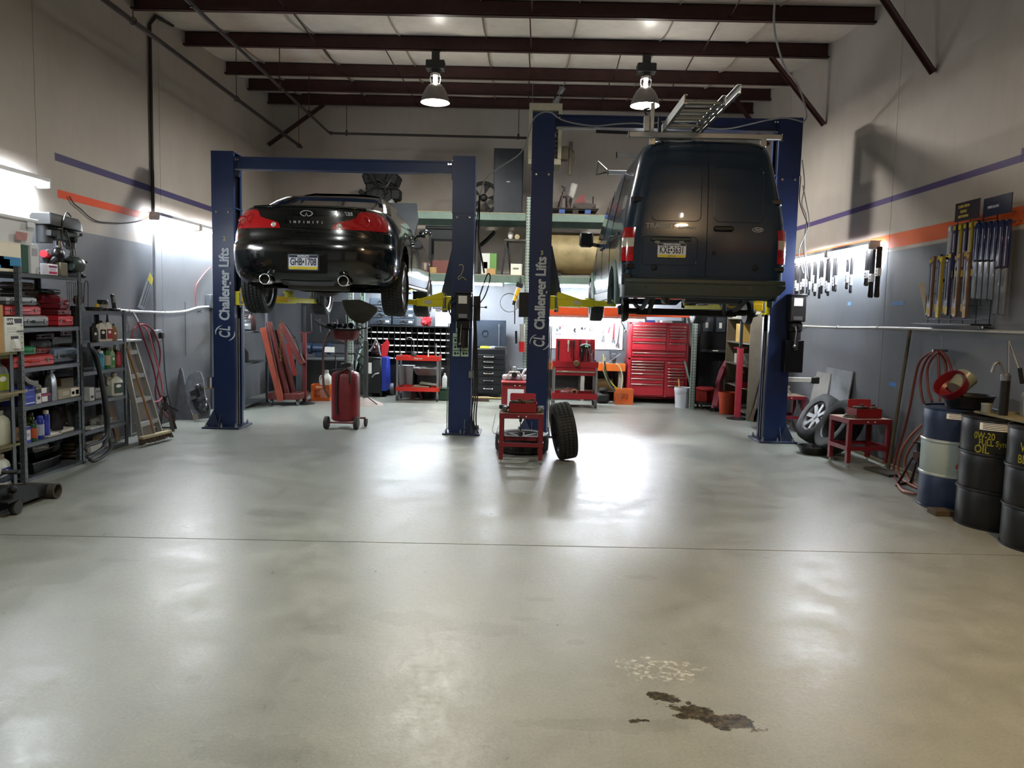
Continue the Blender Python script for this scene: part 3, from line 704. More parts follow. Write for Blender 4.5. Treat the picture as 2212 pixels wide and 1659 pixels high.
def outline(yr, yf, w, Lr, pr, Lf, pf, nr=13, nm=12, nf=12):
    P = []
    for i in range(nr):
        t = math.sin(PI/2*i/nr)                                   # x / w from 0 to 1
        P.append((w*t, yr+Lr*(1-(1-t**pr)**(1/pr))))
    for i in range(nm+1): P.append((w, yr+Lr+(yf-Lf-yr-Lr)*i/nm))
    for i in range(nf-1, -1, -1):
        t = math.sin(PI/2*i/nf); P.append((w*t, yf-Lf*(1-(1-t**pf)**(1/pf))))
    return P+[(-x, y) for x, y in P[-2:0:-1]]
rings = []
for z in (.24, .26, .3, .35, .41, .48, .55, .6, .635, .655, .668, .69, .74, .8, .86, .92, .97, 1.0, 1.025, 1.042, 1.05):
    o = outline(interp(YRT, z), interp(YFT, z), interp(WT, z), LR_, PR_, .95, 2.4)
    rings.append([(x, y, .25+(z-.25)*hk(y)) for x, y in o])
for d, z in ((.05, 1.055), (.15, 1.06), (.35, 1.06)):
    o = outline(.115+d, 4.2-d, .755-d*.8, LR_, PR_, .95, 2.4); rings.append([(x, y, .25+(z-.25)*hk(y)) for x, y in o])
def sideshape(rs):
    for r in rs:
        for i, (x, y, z) in enumerate(r):
            if .3 < y < 4.4:                                       # fender swell over the wheels, waist between them
                s = .022*math.exp(-((y-1.0)/.42)**2)+.016*math.exp(-((y-3.85)/.45)**2)-.02*math.exp(-((y-2.4)/.7)**2)
                r[i] = (x+math.copysign(s, x)*max(0, 1-abs(z-.6)/.55) if abs(x) > .6 else x, y, z)
    return rs
body = MB().loft(sideshape(rings))
cut = []
for s in (-1, 1):
    for y in (1.0, 3.85):
        c = MB(); c.cyl((s*.64, y, .36), (s*1.1, y, .36), .365, n=48); cut.append(c)
cut.append(MB().bb(-.62, .62, .45, 4.3, .1, .34))
for s in (-1, 1): cut.append(MB().cyl((s*.413, -.2, .262), (s*.413, .5, .262), .07, n=24))
body.carve(cut).build('body_shell', PAINT, CAR, 32)
for s in (-1, 1):
    for y in (1.0, 3.85):
        MB().add([(s*x, y+.362*math.cos(a), .36+.362*math.sin(a)) for x in (.64, .86) for a in [PI*i/18-.25 for i in range(21)]], [(i, i+1, i+22, i+21) for i in range(20)]).build('wheel_well', BLACK, CAR)
def S(x, z):
    w = interp(WT, z); u = min(abs(x)/w, .9995); return interp(YRT, z)+LR_*(1-(1-u**PR_)**(1/PR_))
# tail lamps: patches that follow the rear surface
def lamp_patch(poly, off, nz=10, nx=14, S=S, back=.02):
    """poly: list of (z, x_in, x_out)"""
    mb = MB()
    def fn(u, v, o_): 
        z = poly[0][0]+(poly[-1][0]-poly[0][0])*v
        xi = interp([(a, b) for a, b, c in poly], z); xo = interp([(a, c) for a, b, c in poly], z); x = xi+(xo-xi)*u
        return x, z
    def pt(u, v, d):
        x, z = fn(u, v, 0); y = S(x, z); e = .004
        n_ = Vector(((S(x+e, z)-S(x-e, z))/(2*e), -1, (S(x, z+e)-S(x, z-e))/(2*e))).normalized()
        return Vector((x, y, z))+n_*d
    mb.grid(lambda u, v: pt(u, v, off), nx, nz)
    for seq in ([(i/nx, 0) for i in range(nx+1)], [(i/nx, 1) for i in range(nx+1)], [(0, j/nz) for j in range(nz+1)], [(1, j/nz) for j in range(nz+1)]):
        mb.add([pt(u, v, d) for u, v in seq for d in (off, -back)], [(2*i, 2*i+2, 2*i+3, 2*i+1) for i in range(len(seq)-1)])
    return mb
LP = [(.805, .27, .80), (.84, .285, .815), (.87, .31, .815), (.895, .40, .81), (.92, .49, .80), (.955, .515, .775), (.985, .53, .74), (1.005, .56, .69)]
for s in (-1, 1):
    e = lamp_patch(LP, .007); e.v = [(s*x, y, z) for x, y, z in e.v]; lp = e.build('tail_lamp', LENSR, CAR, 30)
    for (x, z, r_) in ((.60, .905, .055), (.715, .89, .05)):
        y = S(x, z); MB().torus((s*x, y-.006, z), r_, .007, 'y', 24, 6, rotm(rz=s*-.25 if x < .65 else s*-.5)).build('lamp_ring', M('#c21018', .15, 0, 0, coat=1.), lp)
    y = S(.34, .838); MB().sph((s*.345, y-.002, .84), (.032, .012, .03), 14, 8).build('reverse_lamp', M('#cfd0c4', .1, .3, .1, 60, coat=1.), lp)
    # exhaust tip
    x = s*.413
    cutx = x
    MB().lathe([(.054, -.06), (.056, -.055), (.05, .12), (.045, .12), (.049, -.052), (.054, -.06)], (x, .04, .265), 24, 'y', cap=False).build('exhaust_tip', M('#b7b9bb', .15, 1., .1), CAR)
    MB().torus((x, -.02, .265), .053, .0055, 'y', 28, 8).build('tip_rim', M('#d0d3d5', .2, .6, 0), CAR)
    MB().lathe([(.001, .02), (.046, .02), (.046, .05), (.001, .05)], (x, .04, .265), 16, 'y').build('exhaust_bore', BLACK, CAR)
    MB().tube([(x, .15, .265), (x*.95, .5, .28), (x*.6, .75, .27), (x*.35, 1.1, .24)], .035, 8, k=4).build('exhaust_pipe', M('#4a443d', .6, .5, .3), CAR)
MB().cyl((-.33, .62, .28), (.33, .62, .28), .11, n=16).build('muffler', M('#4b4640', .55, .6, .3), CAR)
MB().bb(-.6, .6, .5, 4.1, .335, .36).build('underbody', M('#141414', .7), CAR)
MB().bb(-.5, .5, .92, 1.08, .2, .28, .02).prism([(-.62, .95, .22), (-.2, .8, .16), (.2, .8, .16), (.62, .95, .22), (.5, 1.1, .3), (-.5, 1.1, .3)], (0, .03, .03)).sph((0, 1.0, .24), (.17, .2, .13)).build('rear_subframe', M('#2b2a28', .6, .4, .3), CAR)
MB().prism([(-.34, .12, .32), (-.25, .1, .215), (.25, .1, .215), (.34, .12, .32)], (0, .12, .0)).build('lower_valance', M('#1a1d1e', .55), CAR)
# plate
def rrect(w, h, r, n=5):
    P = []
    for cx, cz, a0 in ((w/2-r, h/2-r, 0), (-w/2+r, h/2-r, 90), (-w/2+r, -h/2+r, 180), (w/2-r, -h/2+r, 270)):
        P += [(cx+r*math.cos(math.radians(a0+90*i/n)), cz+r*math.sin(math.radians(a0+90*i/n))) for i in range(n+1)]
    return P
def plate(parent, c, txt, sub, top, frame, dot):
    x, y, z = c
    if frame: MB().prism([(x+a, y+.002, z+b) for a, b in rrect(.335, .175, .012)], (0, .012, 0)).build('plate_frame', M('#2c2f33', .4), parent)
    p = MB().prism([(x+a, y-.003, z+b) for a, b in rrect(.305, .152, .012)], (0, .006, 0)).build('licence_plate', M('#c9d0dc', .45, 0, .02), parent)
    MB().bb(x-.149, x+.149, y-.0045, y-.003, z-.073, z-.047).build('yellow_band', M('#c9b820', .5, 0, 0), p)
    MB().bb(x-.149, x+.149, y-.0045, y-.003, z+.048, z+.073).build('blue_band', M('#1b2740', .5, 0, 0), p)
    fn = lambda u, v, w: Vector((x+u, y-.0045-w, z+v))
    MB().text(txt, .105, fn, .001, bold=.0015, wide=.60, space=1.0).build('plate_number', M('#121c30', .5, 0, 0), p)
    mb = MB().text(top, .026 if frame else .02, lambda u, v, w: Vector((x+u, y-.0052-w, z+v+.061)), .001, bold=.0006, wide=1.3)
    mb.build('plate_heading', M('#dfe4ea', .5, 0, 0), p)
    if sub: MB().text(sub, .019, lambda u, v, w: Vector((x+u, y-.0052-w, z+v-.06)), .001).build('plate_footer', INK, p)
yp = S(0, .45)
plate(CAR, (-.01, yp-.014, .45), 'GHB\u20221708', None, 'INFINITI', True, True)
MB().prism([(a-.01, yp-.004, .45+b) for a, b in rrect(.5, .23, .03)], (0, .03, 0)).build('plate_recess', PAINT, CAR)
# badges
SIL = M('#b9bdc0', .35, .35, .0)
ye = S(0, .965)-.004
mb = MB(); mb.tube([(.062*math.sin(a), ye-.004, .965+.029*math.cos(a)) for a in [2*PI*(i/40+.5)+.0 for i in range(2, 39)]], .0048, 6)
mb.tube([(-.012, ye-.004, .937), (0, ye-.004, .972), (.012, ye-.004, .937)], .0045, 6).build('rear_emblem', SIL, CAR)
mb = MB()
for i, ch in enumerate('INFINITI'):
    xx = -.168+.048*i; mb.text(ch, .034, lambda u, v, w: Vector((xx+u, S(xx, .872)-.004-w, .872+v)), .003, bold=.0012)
mb.build('name_lettering', SIL, CAR)
MB().text('G35', .05, lambda u, v, w: Vector((.43+u, S(.43, .972)-.004-w, .972+v)), .003, bold=.001, wide=1.15).build('model_lettering', SIL, CAR)
# trunk lid and bumper shut lines: thin dark grooves
mb = MB()
for s in (-1, 1):
    mb.tube([(s*x, S(x, z)-.001, z) for x, z in ((.0, .795), (.2, .795), (.262, .8))], .0035, 5)
    mb.tube([(s*x, S(x, z)-.001, z) for x, z in ((.52, .99), (.55, 1.015), (.58, 1.04))], .0035, 5)
    mb.tube([(s*(interp(WT, z)+.012), .66, z) for z in (.42, .5, .6, .7, .8)], .0035, 5)
mb.build('shut_line', BLACK, CAR)
MB().tube([(x, S(x, 1.03)-.002, 1.043) for x in [(-.6+1.2*i/20) for i in range(21)]], .011, 8).build('lip_spoiler', PAINT, CAR)
# greenhouse
cr = []
for z, yr, yf, w in ((1.03, .60, 3.42, .76), (1.08, .66, 3.3, .745), (1.15, .80, 3.1, .715), (1.22, .96, 2.9, .675), (1.29, 1.17, 2.7, .63), (1.34, 1.38, 2.5, .58), (1.37, 1.55, 2.35, .535), (1.39, 1.75, 2.2, .46), (1.40, 1.95, 2.1, .3)):
    cr.append([(x, y, z) for x, y in outline(yr, yf, w, .34, 3.2, .5, 2.8, 12, 12, 12)])
n = len(cr[0]); pm, gm, wm, sm = MB(), MB(), MB(), MB()
for i in range(len(cr)-1):
    for j in range(n):
        q = [cr[i][j], cr[i][(j+1) % n], cr[i+1][(j+1) % n], cr[i+1][j]]
        c = sum((Vector(p) for p in q), Vector())/4; jj = min(j, n-1-j)
        tgt = pm
        if i < 6 and jj < 9: tgt = gm
        elif i < 5 and jj >= 25+3: tgt = wm
        elif 0 < i < 5 and 14 <= jj < 25 and jj != 18: tgt = sm
        tgt.add(q, [(0, 1, 2, 3)])
pm.add(cr[-1], [tuple(range(n))]).build('roof_shell', PAINT, CAR, 45)
gm.build('rear_window', GLASSD, CAR, 60); wm.build('windscreen', GLASSD, CAR, 60); sm.build('side_window', GLASSD, CAR, 60)
for s in (-1, 1): MB().tube([(s*p[0], p[1]-.002, p[2]+.004) for p in [cr[i][9] for i in range(7)]], .006, 6).build('window_moulding', M('#8d9093', .25, .8), CAR)
# raised bonnet
MB().prism([(-.70, 3.35, 1.02), (.70, 3.35, 1.02), (.72, 3.75, 1.33), (.64, 4.15, 1.62), (-.64, 4.15, 1.62), (-.72, 3.75, 1.33)], (0, -.03, .035)).build('raised_bonnet', M('#22262a', .35, .2, .1), CAR)
MB().cyl((.6, 3.95, .95), (.58, 4.05, 1.5), .008, n=6).build('bonnet_strut', BLACK, CAR)
# mirrors, door handle, side seams
for s in (-1, 1):
    mr = MB().sph((s*.93, 2.86, 1.06), (.095, .06, .062), 16, 10).bar((s*.80, 2.9, 1.02), (s*.88, 2.88, 1.03), .03).build('door_mirror', PAINT, CAR)
    MB().sph((s*.93, 2.805, 1.06), (.08, .012, .05), 16, 8).build('mirror_glass', M('#9aa3a8', .03, 1., 0), mr)
    MB().bb(s*.89, s*.925, 1.72, 1.9, .8, .825, .006).build('door_handle', PAINT, CAR)
    MB().tube([(s*.905, 1.62, .38), (s*.915, 1.6, .6), (s*.90, 1.62, .8), (s*.86, 1.66, .95)], .004, 5).build('door_seam', BLACK, CAR)
    MB().bb(s*.86, s*.9, 1.4, 3.45, .25, .3, .012).build('sill_trim', PLAST, CAR)
for s in (-1, 1):
    wheel('wheel', CAR, (s*.80, 1.0, .225), .325, .23, .235, s, slant=.8)
    wheel('wheel', CAR, (s*.785, 3.85, .205), .322, .22, .235, s, slant=.3)
MB().cyl((-.75, 1.0, .225), (.75, 1.0, .24), .03, n=10).build('half_shaft', IRON, CAR)

# ================================================================ VAN on the right lift
VAN = thing('van', 'dark blue-green high-roof panel van raised on the right lift, one rear wheel off', 'van', (1.955, 8.42, 1.5))
VP_ = M('#10263b', .26, .0, .0, coat=.4); VPL = M('#27332f', .5, 0, .12, 8); FLARE = M('#4a5f58', .5, 0, .1)
VW = [(.3, .85), (.42, .875), (.6, .885), (.95, .885), (1.15, .865), (1.4, .82), (1.65, .765), (1.86, .72), (1.965, .67), (2.01, .61), (2.035, .52), (2.04, .4)]
VYR = [(.3, .04), (.5, .02), (.9, .0), (1.1, .01), (1.5, .05), (1.84, .10), (1.965, .14), (2.01, .18), (2.035, .26), (2.04, .4)]
VYF = [(.3, 4.4), (.5, 4.52), (.75, 4.5), (.9, 4.38), (1.0, 4.15), (1.08, 3.9), (1.14, 3.66), (1.3, 3.45), (1.6, 3.1), (1.86, 2.8), (1.965, 2.62), (2.01, 2.45), (2.035, 2.3), (2.04, 2.2)]
VL, VPW = .16, 2.4
def SV(x, z):
    w = interp(VW, z); u = min(abs(x)/w, .9995); x0 = max(0, (abs(x)-(w-VL*1.1))/(VL*1.1)); x0 = min(x0, .9995)
    return interp(VYR, z)+.035*u*u+VL*(1-(1-x0**VPW)**(1/VPW))
rings = []
for z in (.3, .36, .45, .55, .7, .85, .95, 1.02, 1.08, 1.14, 1.22, 1.32, 1.45, 1.6, 1.74, 1.86, 1.92, 1.97, 2.005, 2.025, 2.037, 2.04):
    w = interp(VW, z); yf = interp(VYF, z); R_ = []
    for i in range(9): x = (w-VL*1.1)*i/9; R_.append((x, SV(x, z)))
    for i in range(9): x = (w-VL*1.1)+VL*1.1*math.sin(PI/2*i/9); R_.append((x, SV(x, z)))
    y0 = SV(w, z)
    for i in range(13): R_.append((w, y0+(yf-.75-y0)*i/12))
    for i in range(10, -1, -1):
        t = math.sin(PI/2*i/11); R_.append((w*t, yf-.75*(1-(1-t**2.6)**(1/2.6))))
    rings.append([(x, y, z) for x, y in R_]+[(-x, y, z) for x, y in R_[-2:0:-1]])
body = MB().loft(rings)
cut = [MB().cyl((s*.6, y, .34), (s*1.2, y, .34), .35, n=48) for s in (-1, 1) for y in (.90, 3.80)]
cut.append(MB().bb(-.7, .7, .35, 4.3, .1, .45))
body.carve(cut).build('body_shell', VP_, VAN, 32)
for s in (-1, 1):
    for y in (.90, 3.80):
        MB().add([(s*x, y+.347*math.cos(a), .34+.347*math.sin(a)) for x in (.6, .84) for a in [PI*i/18-.25 for i in range(21)]], [(i, i+1, i+22, i+21) for i in range(20)]).add([(s*.6, y+.35*math.cos(a), .34+.35*math.sin(a)) for a in [PI*i/18-.0 for i in range(19)]], [tuple(range(19))]).build('wheel_well', BLACK, VAN)
        mb = MB(); rr = []
        for i in range(25):
            a = PI*1.16*i/24-.25
            rr.append([(s*(.882+dx), y+(.355+dr)*math.cos(a), .34+(.355+dr)*math.sin(a)) for dx, dr in ((-.03, 0), (.03, 0), (.028, .04), (.012, .075), (-.03, .08))])
        mb.loft(rr).build('arch_flare', FLARE, VAN)
# rear doors
def door(s):
    P_ = [(.545, .004, interp(VW, .55)-.10), (.8, .004, interp(VW, .8)-.098), (1.1, .004, interp(VW, 1.1)-.095), (1.5, .004, interp(VW, 1.5)-.09), (1.75, .004, interp(VW, 1.75)-.09), (1.91, .004, interp(VW, 1.91)-.10), (1.955, .004, interp(VW, 1.955)-.14), (1.975, .004, .45)]
    e = lamp_patch(P_, .008, 26, 16, SV, .012); e.v = [(s*x, y, z) for x, y, z in e.v]
    return e.build('rear_door', VP_, VAN, 40)
DL, DR = door(-1), door(1)
def onv(x, z, d=.010): return Vector((x, SV(x, z)-d, z))
def rrpath(x0, x1, z0, z1, r, k=5):
    P = []
    for cx, cz, a0 in ((x1-r, z1-r, 0), (x0+r, z1-r, 90), (x0+r, z0+r, 180), (x1-r, z0+r, 270)):
        P += [(cx+r*math.cos(math.radians(a0+90*i/k)), cz+r*math.sin(math.radians(a0+90*i/k))) for i in range(k+1)]
    out = []
    for a, b in zip(P, P[1:]+P[:1]):
        m = max(1, int(math.hypot(b[0]-a[0], b[1]-a[1])/.06)); out += [(a[0]+(b[0]-a[0])*i/m, a[1]+(b[1]-a[1])*i/m) for i in range(m)]
    return out
for s, d in ((-1, DL), (1, DR)):
    MB().tube([onv(s*x, z, .0085) for x, z in rrpath(.07, .60, 1.13, 1.72, .06)], .004, 6, closed=True).build('window_pressing', VP_, d)
MB().tube([onv(x, z, .0085) for x, z in rrpath(-.69, -.10, .66, .96, .05)], .005, 6, closed=True).build('plate_pressing', VP_, DL)
MB().tube([onv(0, z, .001) for z in [.55+.09*i for i in range(15)]], .005, 6).build('door_gap', BLACK, DL)
MB().bb(-.60, -.17, SV(-.4, .93)-.03, SV(-.4, .93), .915, .955, .008).build('plate_lamp_bar', VPL, DL)
for x in (-.53, -.27): MB().bb(x-.03, x+.03, SV(x, .92)-.025, SV(x, .92)-.005, .885, .92, .006).build('plate_lamp', M('#6d7170', .4), DL)
plate(DL, (-.372, SV(-.37, .815)-.016, .815), 'KXE\u20223631', 'visitPA.com', 'PENNSYLVANIA', False, True)
MB().bb(.07, .28, SV(.18, 1.06)-.045, SV(.18, 1.06)-.008, 1.03, 1.085, .015).build('door_handle', BLACK, DR)
MB().lathe([(.001, -.018), (.022, -.018), (.024, -.005), (.024, 0)], (.085, SV(.085, .8)-.006, .80), 14, 'y').build('lock_cylinder', IRON, DR)
for x, z, d in ((-.55, .63, DL), (.535, .65, DR)): MB().sph((x, SV(x, z)-.008, z), (.034, .022, .034), 14, 8).build('door_buffer', RUBBER, d)
MB().text('TRANSIT', .075, lambda u, v, w: onv(-.66+u, 1.075+v, .011+w), .004, bold=.001, align='LEFT', wide=1.08).build('badge_lettering', M('#8d9194', .5, .2, 0), DL)
MB().text('connect', .055, lambda u, v, w: onv(-.31+u, 1.065+v, .011+w), .004, bold=.001, align='LEFT', wide=1.15).build('badge_script', M('#8d9194', .5, .2, 0), DL)
c = (.545, 1.055)
ob = MB().lathe([(.001, -.004), (.056, -.004), (.058, 0), (.001, 0)], (0, 0, 0), 28, 'y'); ob.v = [tuple(onv(c[0]+x, c[1]+z*.42, .009-y)) for x, y, z in ob.v]; ob = ob.build('oval_badge', M('#1a2a4a', .3), DR)
MB().tube([onv(c[0]+.056*math.cos(a), c[1]+.0235*math.sin(a), .013) for a in [2*PI*i/32 for i in range(32)]], .004, 6, closed=True).text('Ford', .034, lambda u, v, w: onv(c[0]+u, c[1]+v, .0135+w), .002, bold=.0008, shear=.3).build('badge_rim', SIL, ob)
# hinges, lamps
for s in (-1, 1):
    for z in (1.36, .64):
        x = interp(VW, z)-.085
        MB().box((s*x, SV(x, z)-.016, z), (.11, .03, .05), rotm(rz=-s*.25), .006).box((s*(x+.05), SV(x+.05, z)-.02, z), (.03, .05, .065), rotm(rz=-s*.6), .006).build('door_hinge', M('#101820', .3, .2), VAN)
    P_ = [(.695, .775, .878), (.85, .772, .88), (1.0, .765, .876), (1.055, .757, .868)]
    mb = lamp_patch(P_, .016, 10, 6, SV, .0); mb.v = [(s*x, y, z) for x, y, z in mb.v]
    lp = mb.build('tail_lamp', M('#9c0f14', .15, 0, .06, 20, coat=1.), VAN, 40)
    P_ = [(.85, .775, .879), (.945, .770, .878)]
    mb = lamp_patch(P_, .019, 5, 6, SV, -.014); mb.v = [(s*x, y, z) for x, y, z in mb.v]
    mb.build('clear_lens', M('#b9b7aa', .12, .1, .12, 40, coat=1.), lp, 40)
    P_ = [(.70, .778, .878), (.765, .776, .879)]
    mb = lamp_patch(P_, .019, 4, 6, SV, -.014); mb.v = [(s*x, y, z) for x, y, z in mb.v]
    mb.build('red_lens', M('#b8161c', .12, 0, 0, coat=1.), lp, 40)
# bumper
pr = [(.06, .51), (-.03, .515), (-.055, .505), (-.06, .47), (-.075, .455), (-.075, .34), (-.06, .315), (.1, .31)]
st = []
for x, k, up in ((-.885, 1, 0), (-.87, .35, 0), (-.8, .06, 0), (-.4, .0, 0), (.4, .0, 0), (.70, .05, 0), (.80, .2, .05), (.87, .5, .12), (.885, 1.2, .15)):
    st.append([(x, y+.12*k, max(z, .31+up) if z < .45 else z) for y, z in pr])
bp = MB().loft(st).build('rear_bumper', VPL, VAN, 30)
for x in (-.66, -.32, .14, .48): MB().torus((x, -.076, .425), .016, .005, 'y', 16, 6).sph((x, -.074, .425), (.012, .006, .012), 10, 6).build('parking_sensor', M('#3d4744', .4), bp)
MB().bb(-.9, -.80, -.0, .12, .44, .56, .01).build('bumper_corner', M('#132026', .3), bp)
# side: sliding door seam, rail, windows, sill
for s in (-1, 1):
    mb = MB()
    mb.tube([(s*(interp(VW, z)+.002), 1.42, z) for z in (.45, .7, 1.0, 1.3, 1.6, 1.85)], .004, 5).tube([(s*(interp(VW, z)+.002), 2.35, z) for z in (.45, .7, 1.0, 1.3, 1.6, 1.8)], .004, 5).tube([(s*(interp(VW, z)+.002), 3.25, z) for z in (.45, .7, 1.0, 1.2)], .004, 5)
    mb.build('door_seam', BLACK, VAN)
    MB().bb(s*.865, s*.895, .55, 1.42, 1.03, 1.06, .004).build('slide_rail', BLACK, VAN)
    MB().prism([(s*(interp(VW, z)+.004), y, z) for y, z in ((2.42, 1.16), (3.35, 1.16), (3.12, 1.5), (2.9, 1.72), (2.42, 1.74))], (s*-.012, 0, 0)).build('cab_window', GLASSD, VAN)
    m_ = MB().box((s*1.06, 3.0, 1.2), (.20, .10, .22), None, .03).bar((s*.87, 3.05, 1.12), (s*1.0, 3.02, 1.14), .05).build('door_mirror', BLACK, VAN)
    MB().box((s*1.06, 2.948, 1.2), (.16, .006, .18), None, .002).build('mirror_glass', M('#2c3336', .05, .9, 0), m_)
    MB().bb(s*.87, s*.905, 2.2, 2.3, 1.0, 1.03, .006).bb(s*.87, s*.905, 2.45, 2.55, 1.0, 1.03, .006).build('door_handle', BLACK, VAN)
    MB().bb(s*.83, s*.885, 1.3, 3.4, .3, .42, .01).build('sill', VPL, VAN)
MB().grid(lambda u, v: Vector(((u-.5)*1.42, interp(VYF, 1.16+.62*v)-.75*(1-(1-abs((u-.5)*1.42/interp(VW, 1.3))**2.6)**(1/2.6))+.006, 1.16+.62*v)), 12, 8).build('windscreen', GLASSD, VAN, 60)
# running gear: bare rear hubs (wheels off), axle, springs, exhaust, front wheels
MB().cyl((-.72, .9, .16), (.72, .9, .17), .035, n=12).bb(-.6, .6, .86, .94, .12, .2, .01).build('rear_axle', IRON, VAN)
for s in (-1, 1):
    MB().lathe([(.001, -.07), (.125, -.07), (.13, -.04), (.14, -.03), (.14, .0), (.06, .01), (.05, .05), (.001, .05)], (s*.77, .9, .17), 24, 'x', rotm(rz=0 if s > 0 else PI)).build('brake_drum', IRON, VAN)
    MB().tube([(s*.55, .2, .36), (s*.55, .6, .23), (s*.55, .9, .2), (s*.55, 1.3, .24), (s*.55, 1.65, .38)], .028, 6, k=4).build('leaf_spring', IRON, VAN)
    MB().cyl((s*.45, .88, .15), (s*.4, .7, .42), .03, n=10).build('shock_absorber', M('#20211f', .5), VAN)
    wheel('front_wheel', VAN, (s*.81, 3.80, .345-.02), .315, .2, .2, s, 6, M('#77797b', .4, .8), False, .2)
MB().tube([(-.39, .02, .27), (-.38, .3, .29), (-.3, .7, .28), (-.2, 1.2, .3)], .032, 10, k=4, cap=False).build('exhaust_pipe', M('#39342f', .6, .5, .3), VAN)
MB().cyl((-.39, .01, .27), (-.39, .05, .27), .028, n=12).build('exhaust_bore', BLACKG, VAN)
MB().cyl((-.1, .55, .36), (.55, .55, .36), .1, n=14).build('muffler', M('#2c2a28', .6, .5, .3), VAN)
MB().bb(-.68, .68, .4, 4.2, .43, .46).bb(-.45, -.38, .2, 4, .37, .44).bb(.38, .45, .2, 4, .37, .44).build('underbody', M('#121314', .7), VAN)
# roof rack
ALU = M('#a5a7a7', .35, .8, .1)
RK = MB().bb(-.01, .01, 0, .01, 1.99, 2.0)
for y, xa, xb in ((.16, -.86, .80), (1.25, -.86, .84), (2.40, -.84, .84)):
    b_ = MB().bb(xa, xb, y-.03, y+.03, 2.035, 2.09, .006).build('rack_bar', M('#a9abab', .4, .5, .1), VAN)
    for s in (-1, 1):
        MB().bb(s*.60-.03, s*.60+.03, y-.03, y+.03, 1.955, 2.04, .006).build('rack_foot', ALU, b_)
        MB().bb((xa if s < 0 else xb)-.004, (xa if s < 0 else xb)+.004, y-.033, y+.033, 2.03, 2.095).build('end_cap', BLACK, b_)
MB().tube([(-.86, 2.36, 2.06), (-1.0, 2.36, 2.02), (-.98, 2.36, 2.2), (-.86, 2.36, 2.09)], .014, 6).build('rack_stop', DKSTEEL, VAN)
# ladder on the rack
L = thing('extension_ladder', 'aluminium extension ladder lying on the van roof rack', 'ladder', (1.66, 7.5, 3.60), world=True)
z0 = 3.61; ax_, bx_ = 1.47, 1.86
for k, (x0, dz, y0, y1) in enumerate(((1.47, .0, 7.50, 10.9), (1.86, .0, 7.50, 10.9), (1.53, .075, 7.9, 11.2), (1.97, .075, 7.40, 11.2))):
    sg = 1 if k % 2 == 0 else -1; z = z0+dz
    MB().bb(x0-.004, x0+.004, y0, y1, z, z+.085).bb(x0, x0+sg*.03, y0, y1, z, z+.006).bb(x0, x0+sg*.03, y0, y1, z+.079, z+.085).build('rail', ALU, L)
for k in range(11):
    y = 7.62+.3*k; MB().cyl((1.47, y, z0+.045), (1.86, y, z0+.045), .016, n=8).build('rung', ALU, L)
    if 7.95 < y+.12 < 11.1: MB().cyl((1.53, y+.12, z0+.12), (1.97, y+.12, z0+.12), .016, n=8).build('rung', ALU, L)
p_ = at(1415, 238, 8.5)
t = thing('rack_upright', 'square metal upright with clamp standing at the left end of the van rack bar', 'rack clamp', (1.32, 8.58, 3.59), world=True)
MB().bb(1.325, 1.365, 8.56, 8.60, 3.592, 3.90, .004).build('upright', ALU, t); MB().bb(1.255, 1.315, 8.54, 8.61, 3.592, 3.76, .006).build('clamp_block', STEEL, t); MB().tube([(1.285, 8.57, 3.76), (1.25, 8.56, 3.82), (1.31, 8.56, 3.84)], .01, 6, k=3).build('clamp_handle', DKSTEEL, t)
MB().bb(1.41, 1.44, 8.545, 8.615, 3.585, 3.76, .01).build('tie_strap', BLACK, L)

# ================================================================ generic shop goods
def yon(px, X, z):
    """y of the point with this x and z that the survey sees at column px"""
    k = px-W/2; a = Vector((X, 0, z-HC)); b = Vector((0, 1, 0))
    return (k*a.dot(CF)-FPX*a.dot(CR))/(FPX*b.dot(CR)-k*b.dot(CF))
def zon(px, py, X): return wx(px, py, X).z
def hexm(c, r=.5, m=0.): return M(c, r, m, .1)
def carton(label, x0, x1, y0, y1, z0, z1, mat=CARD, front=None, cat='box', name='carton', group=None, fx='x', text=None, flap=False):
    """cardboard box; the face towards the room (fx = 'x': +x, '-y': towards the camera, '-x') may carry printed panels (u0,u1,v0,v1,colour)"""
    t = thing(name, label, cat, ((x0+x1)/2, (y0+y1)/2, z0), world=True, group=group)
    MB().bb(x0, x1, y0, y1, z0, z1, .002).build('box_body', mat, t)
    if fx == 'x': P = lambda u, v, d: Vector((x1+d, y0+(y1-y0)*u, z0+(z1-z0)*v))
    elif fx == '-x': P = lambda u, v, d: Vector((x0-d, y1-(y1-y0)*u, z0+(z1-z0)*v))
    else: P = lambda u, v, d: Vector((x0+(x1-x0)*u, y0-d, z0+(z1-z0)*v))
    for (u0, u1, v0, v1, c) in (front or []):
        MB().add([P(u0, v0, .001), P(u1, v0, .001), P(u1, v1, .001), P(u0, v1, .001)], [(0, 1, 2, 3)]).build('printed_panel', M(c, .6, 0, 0), t, 0)
    for (s_, u, v, sz, c) in (text or []):
        w_ = (y1-y0) if fx in ('x', '-x') else (x1-x0)
        MB().text(s_, sz, lambda a, b, d: P(u+a/w_, v+b/(z1-z0), .002+d), .0006, bold=sz*.02).build('print', M(c, .6, 0, 0), t)
    if flap: MB().bb(x0, x1, (y0+y1)/2-.02, (y0+y1)/2+.02, z1, z1+.0015).build('tape', M('#b59a6c', .4), t)
    return t
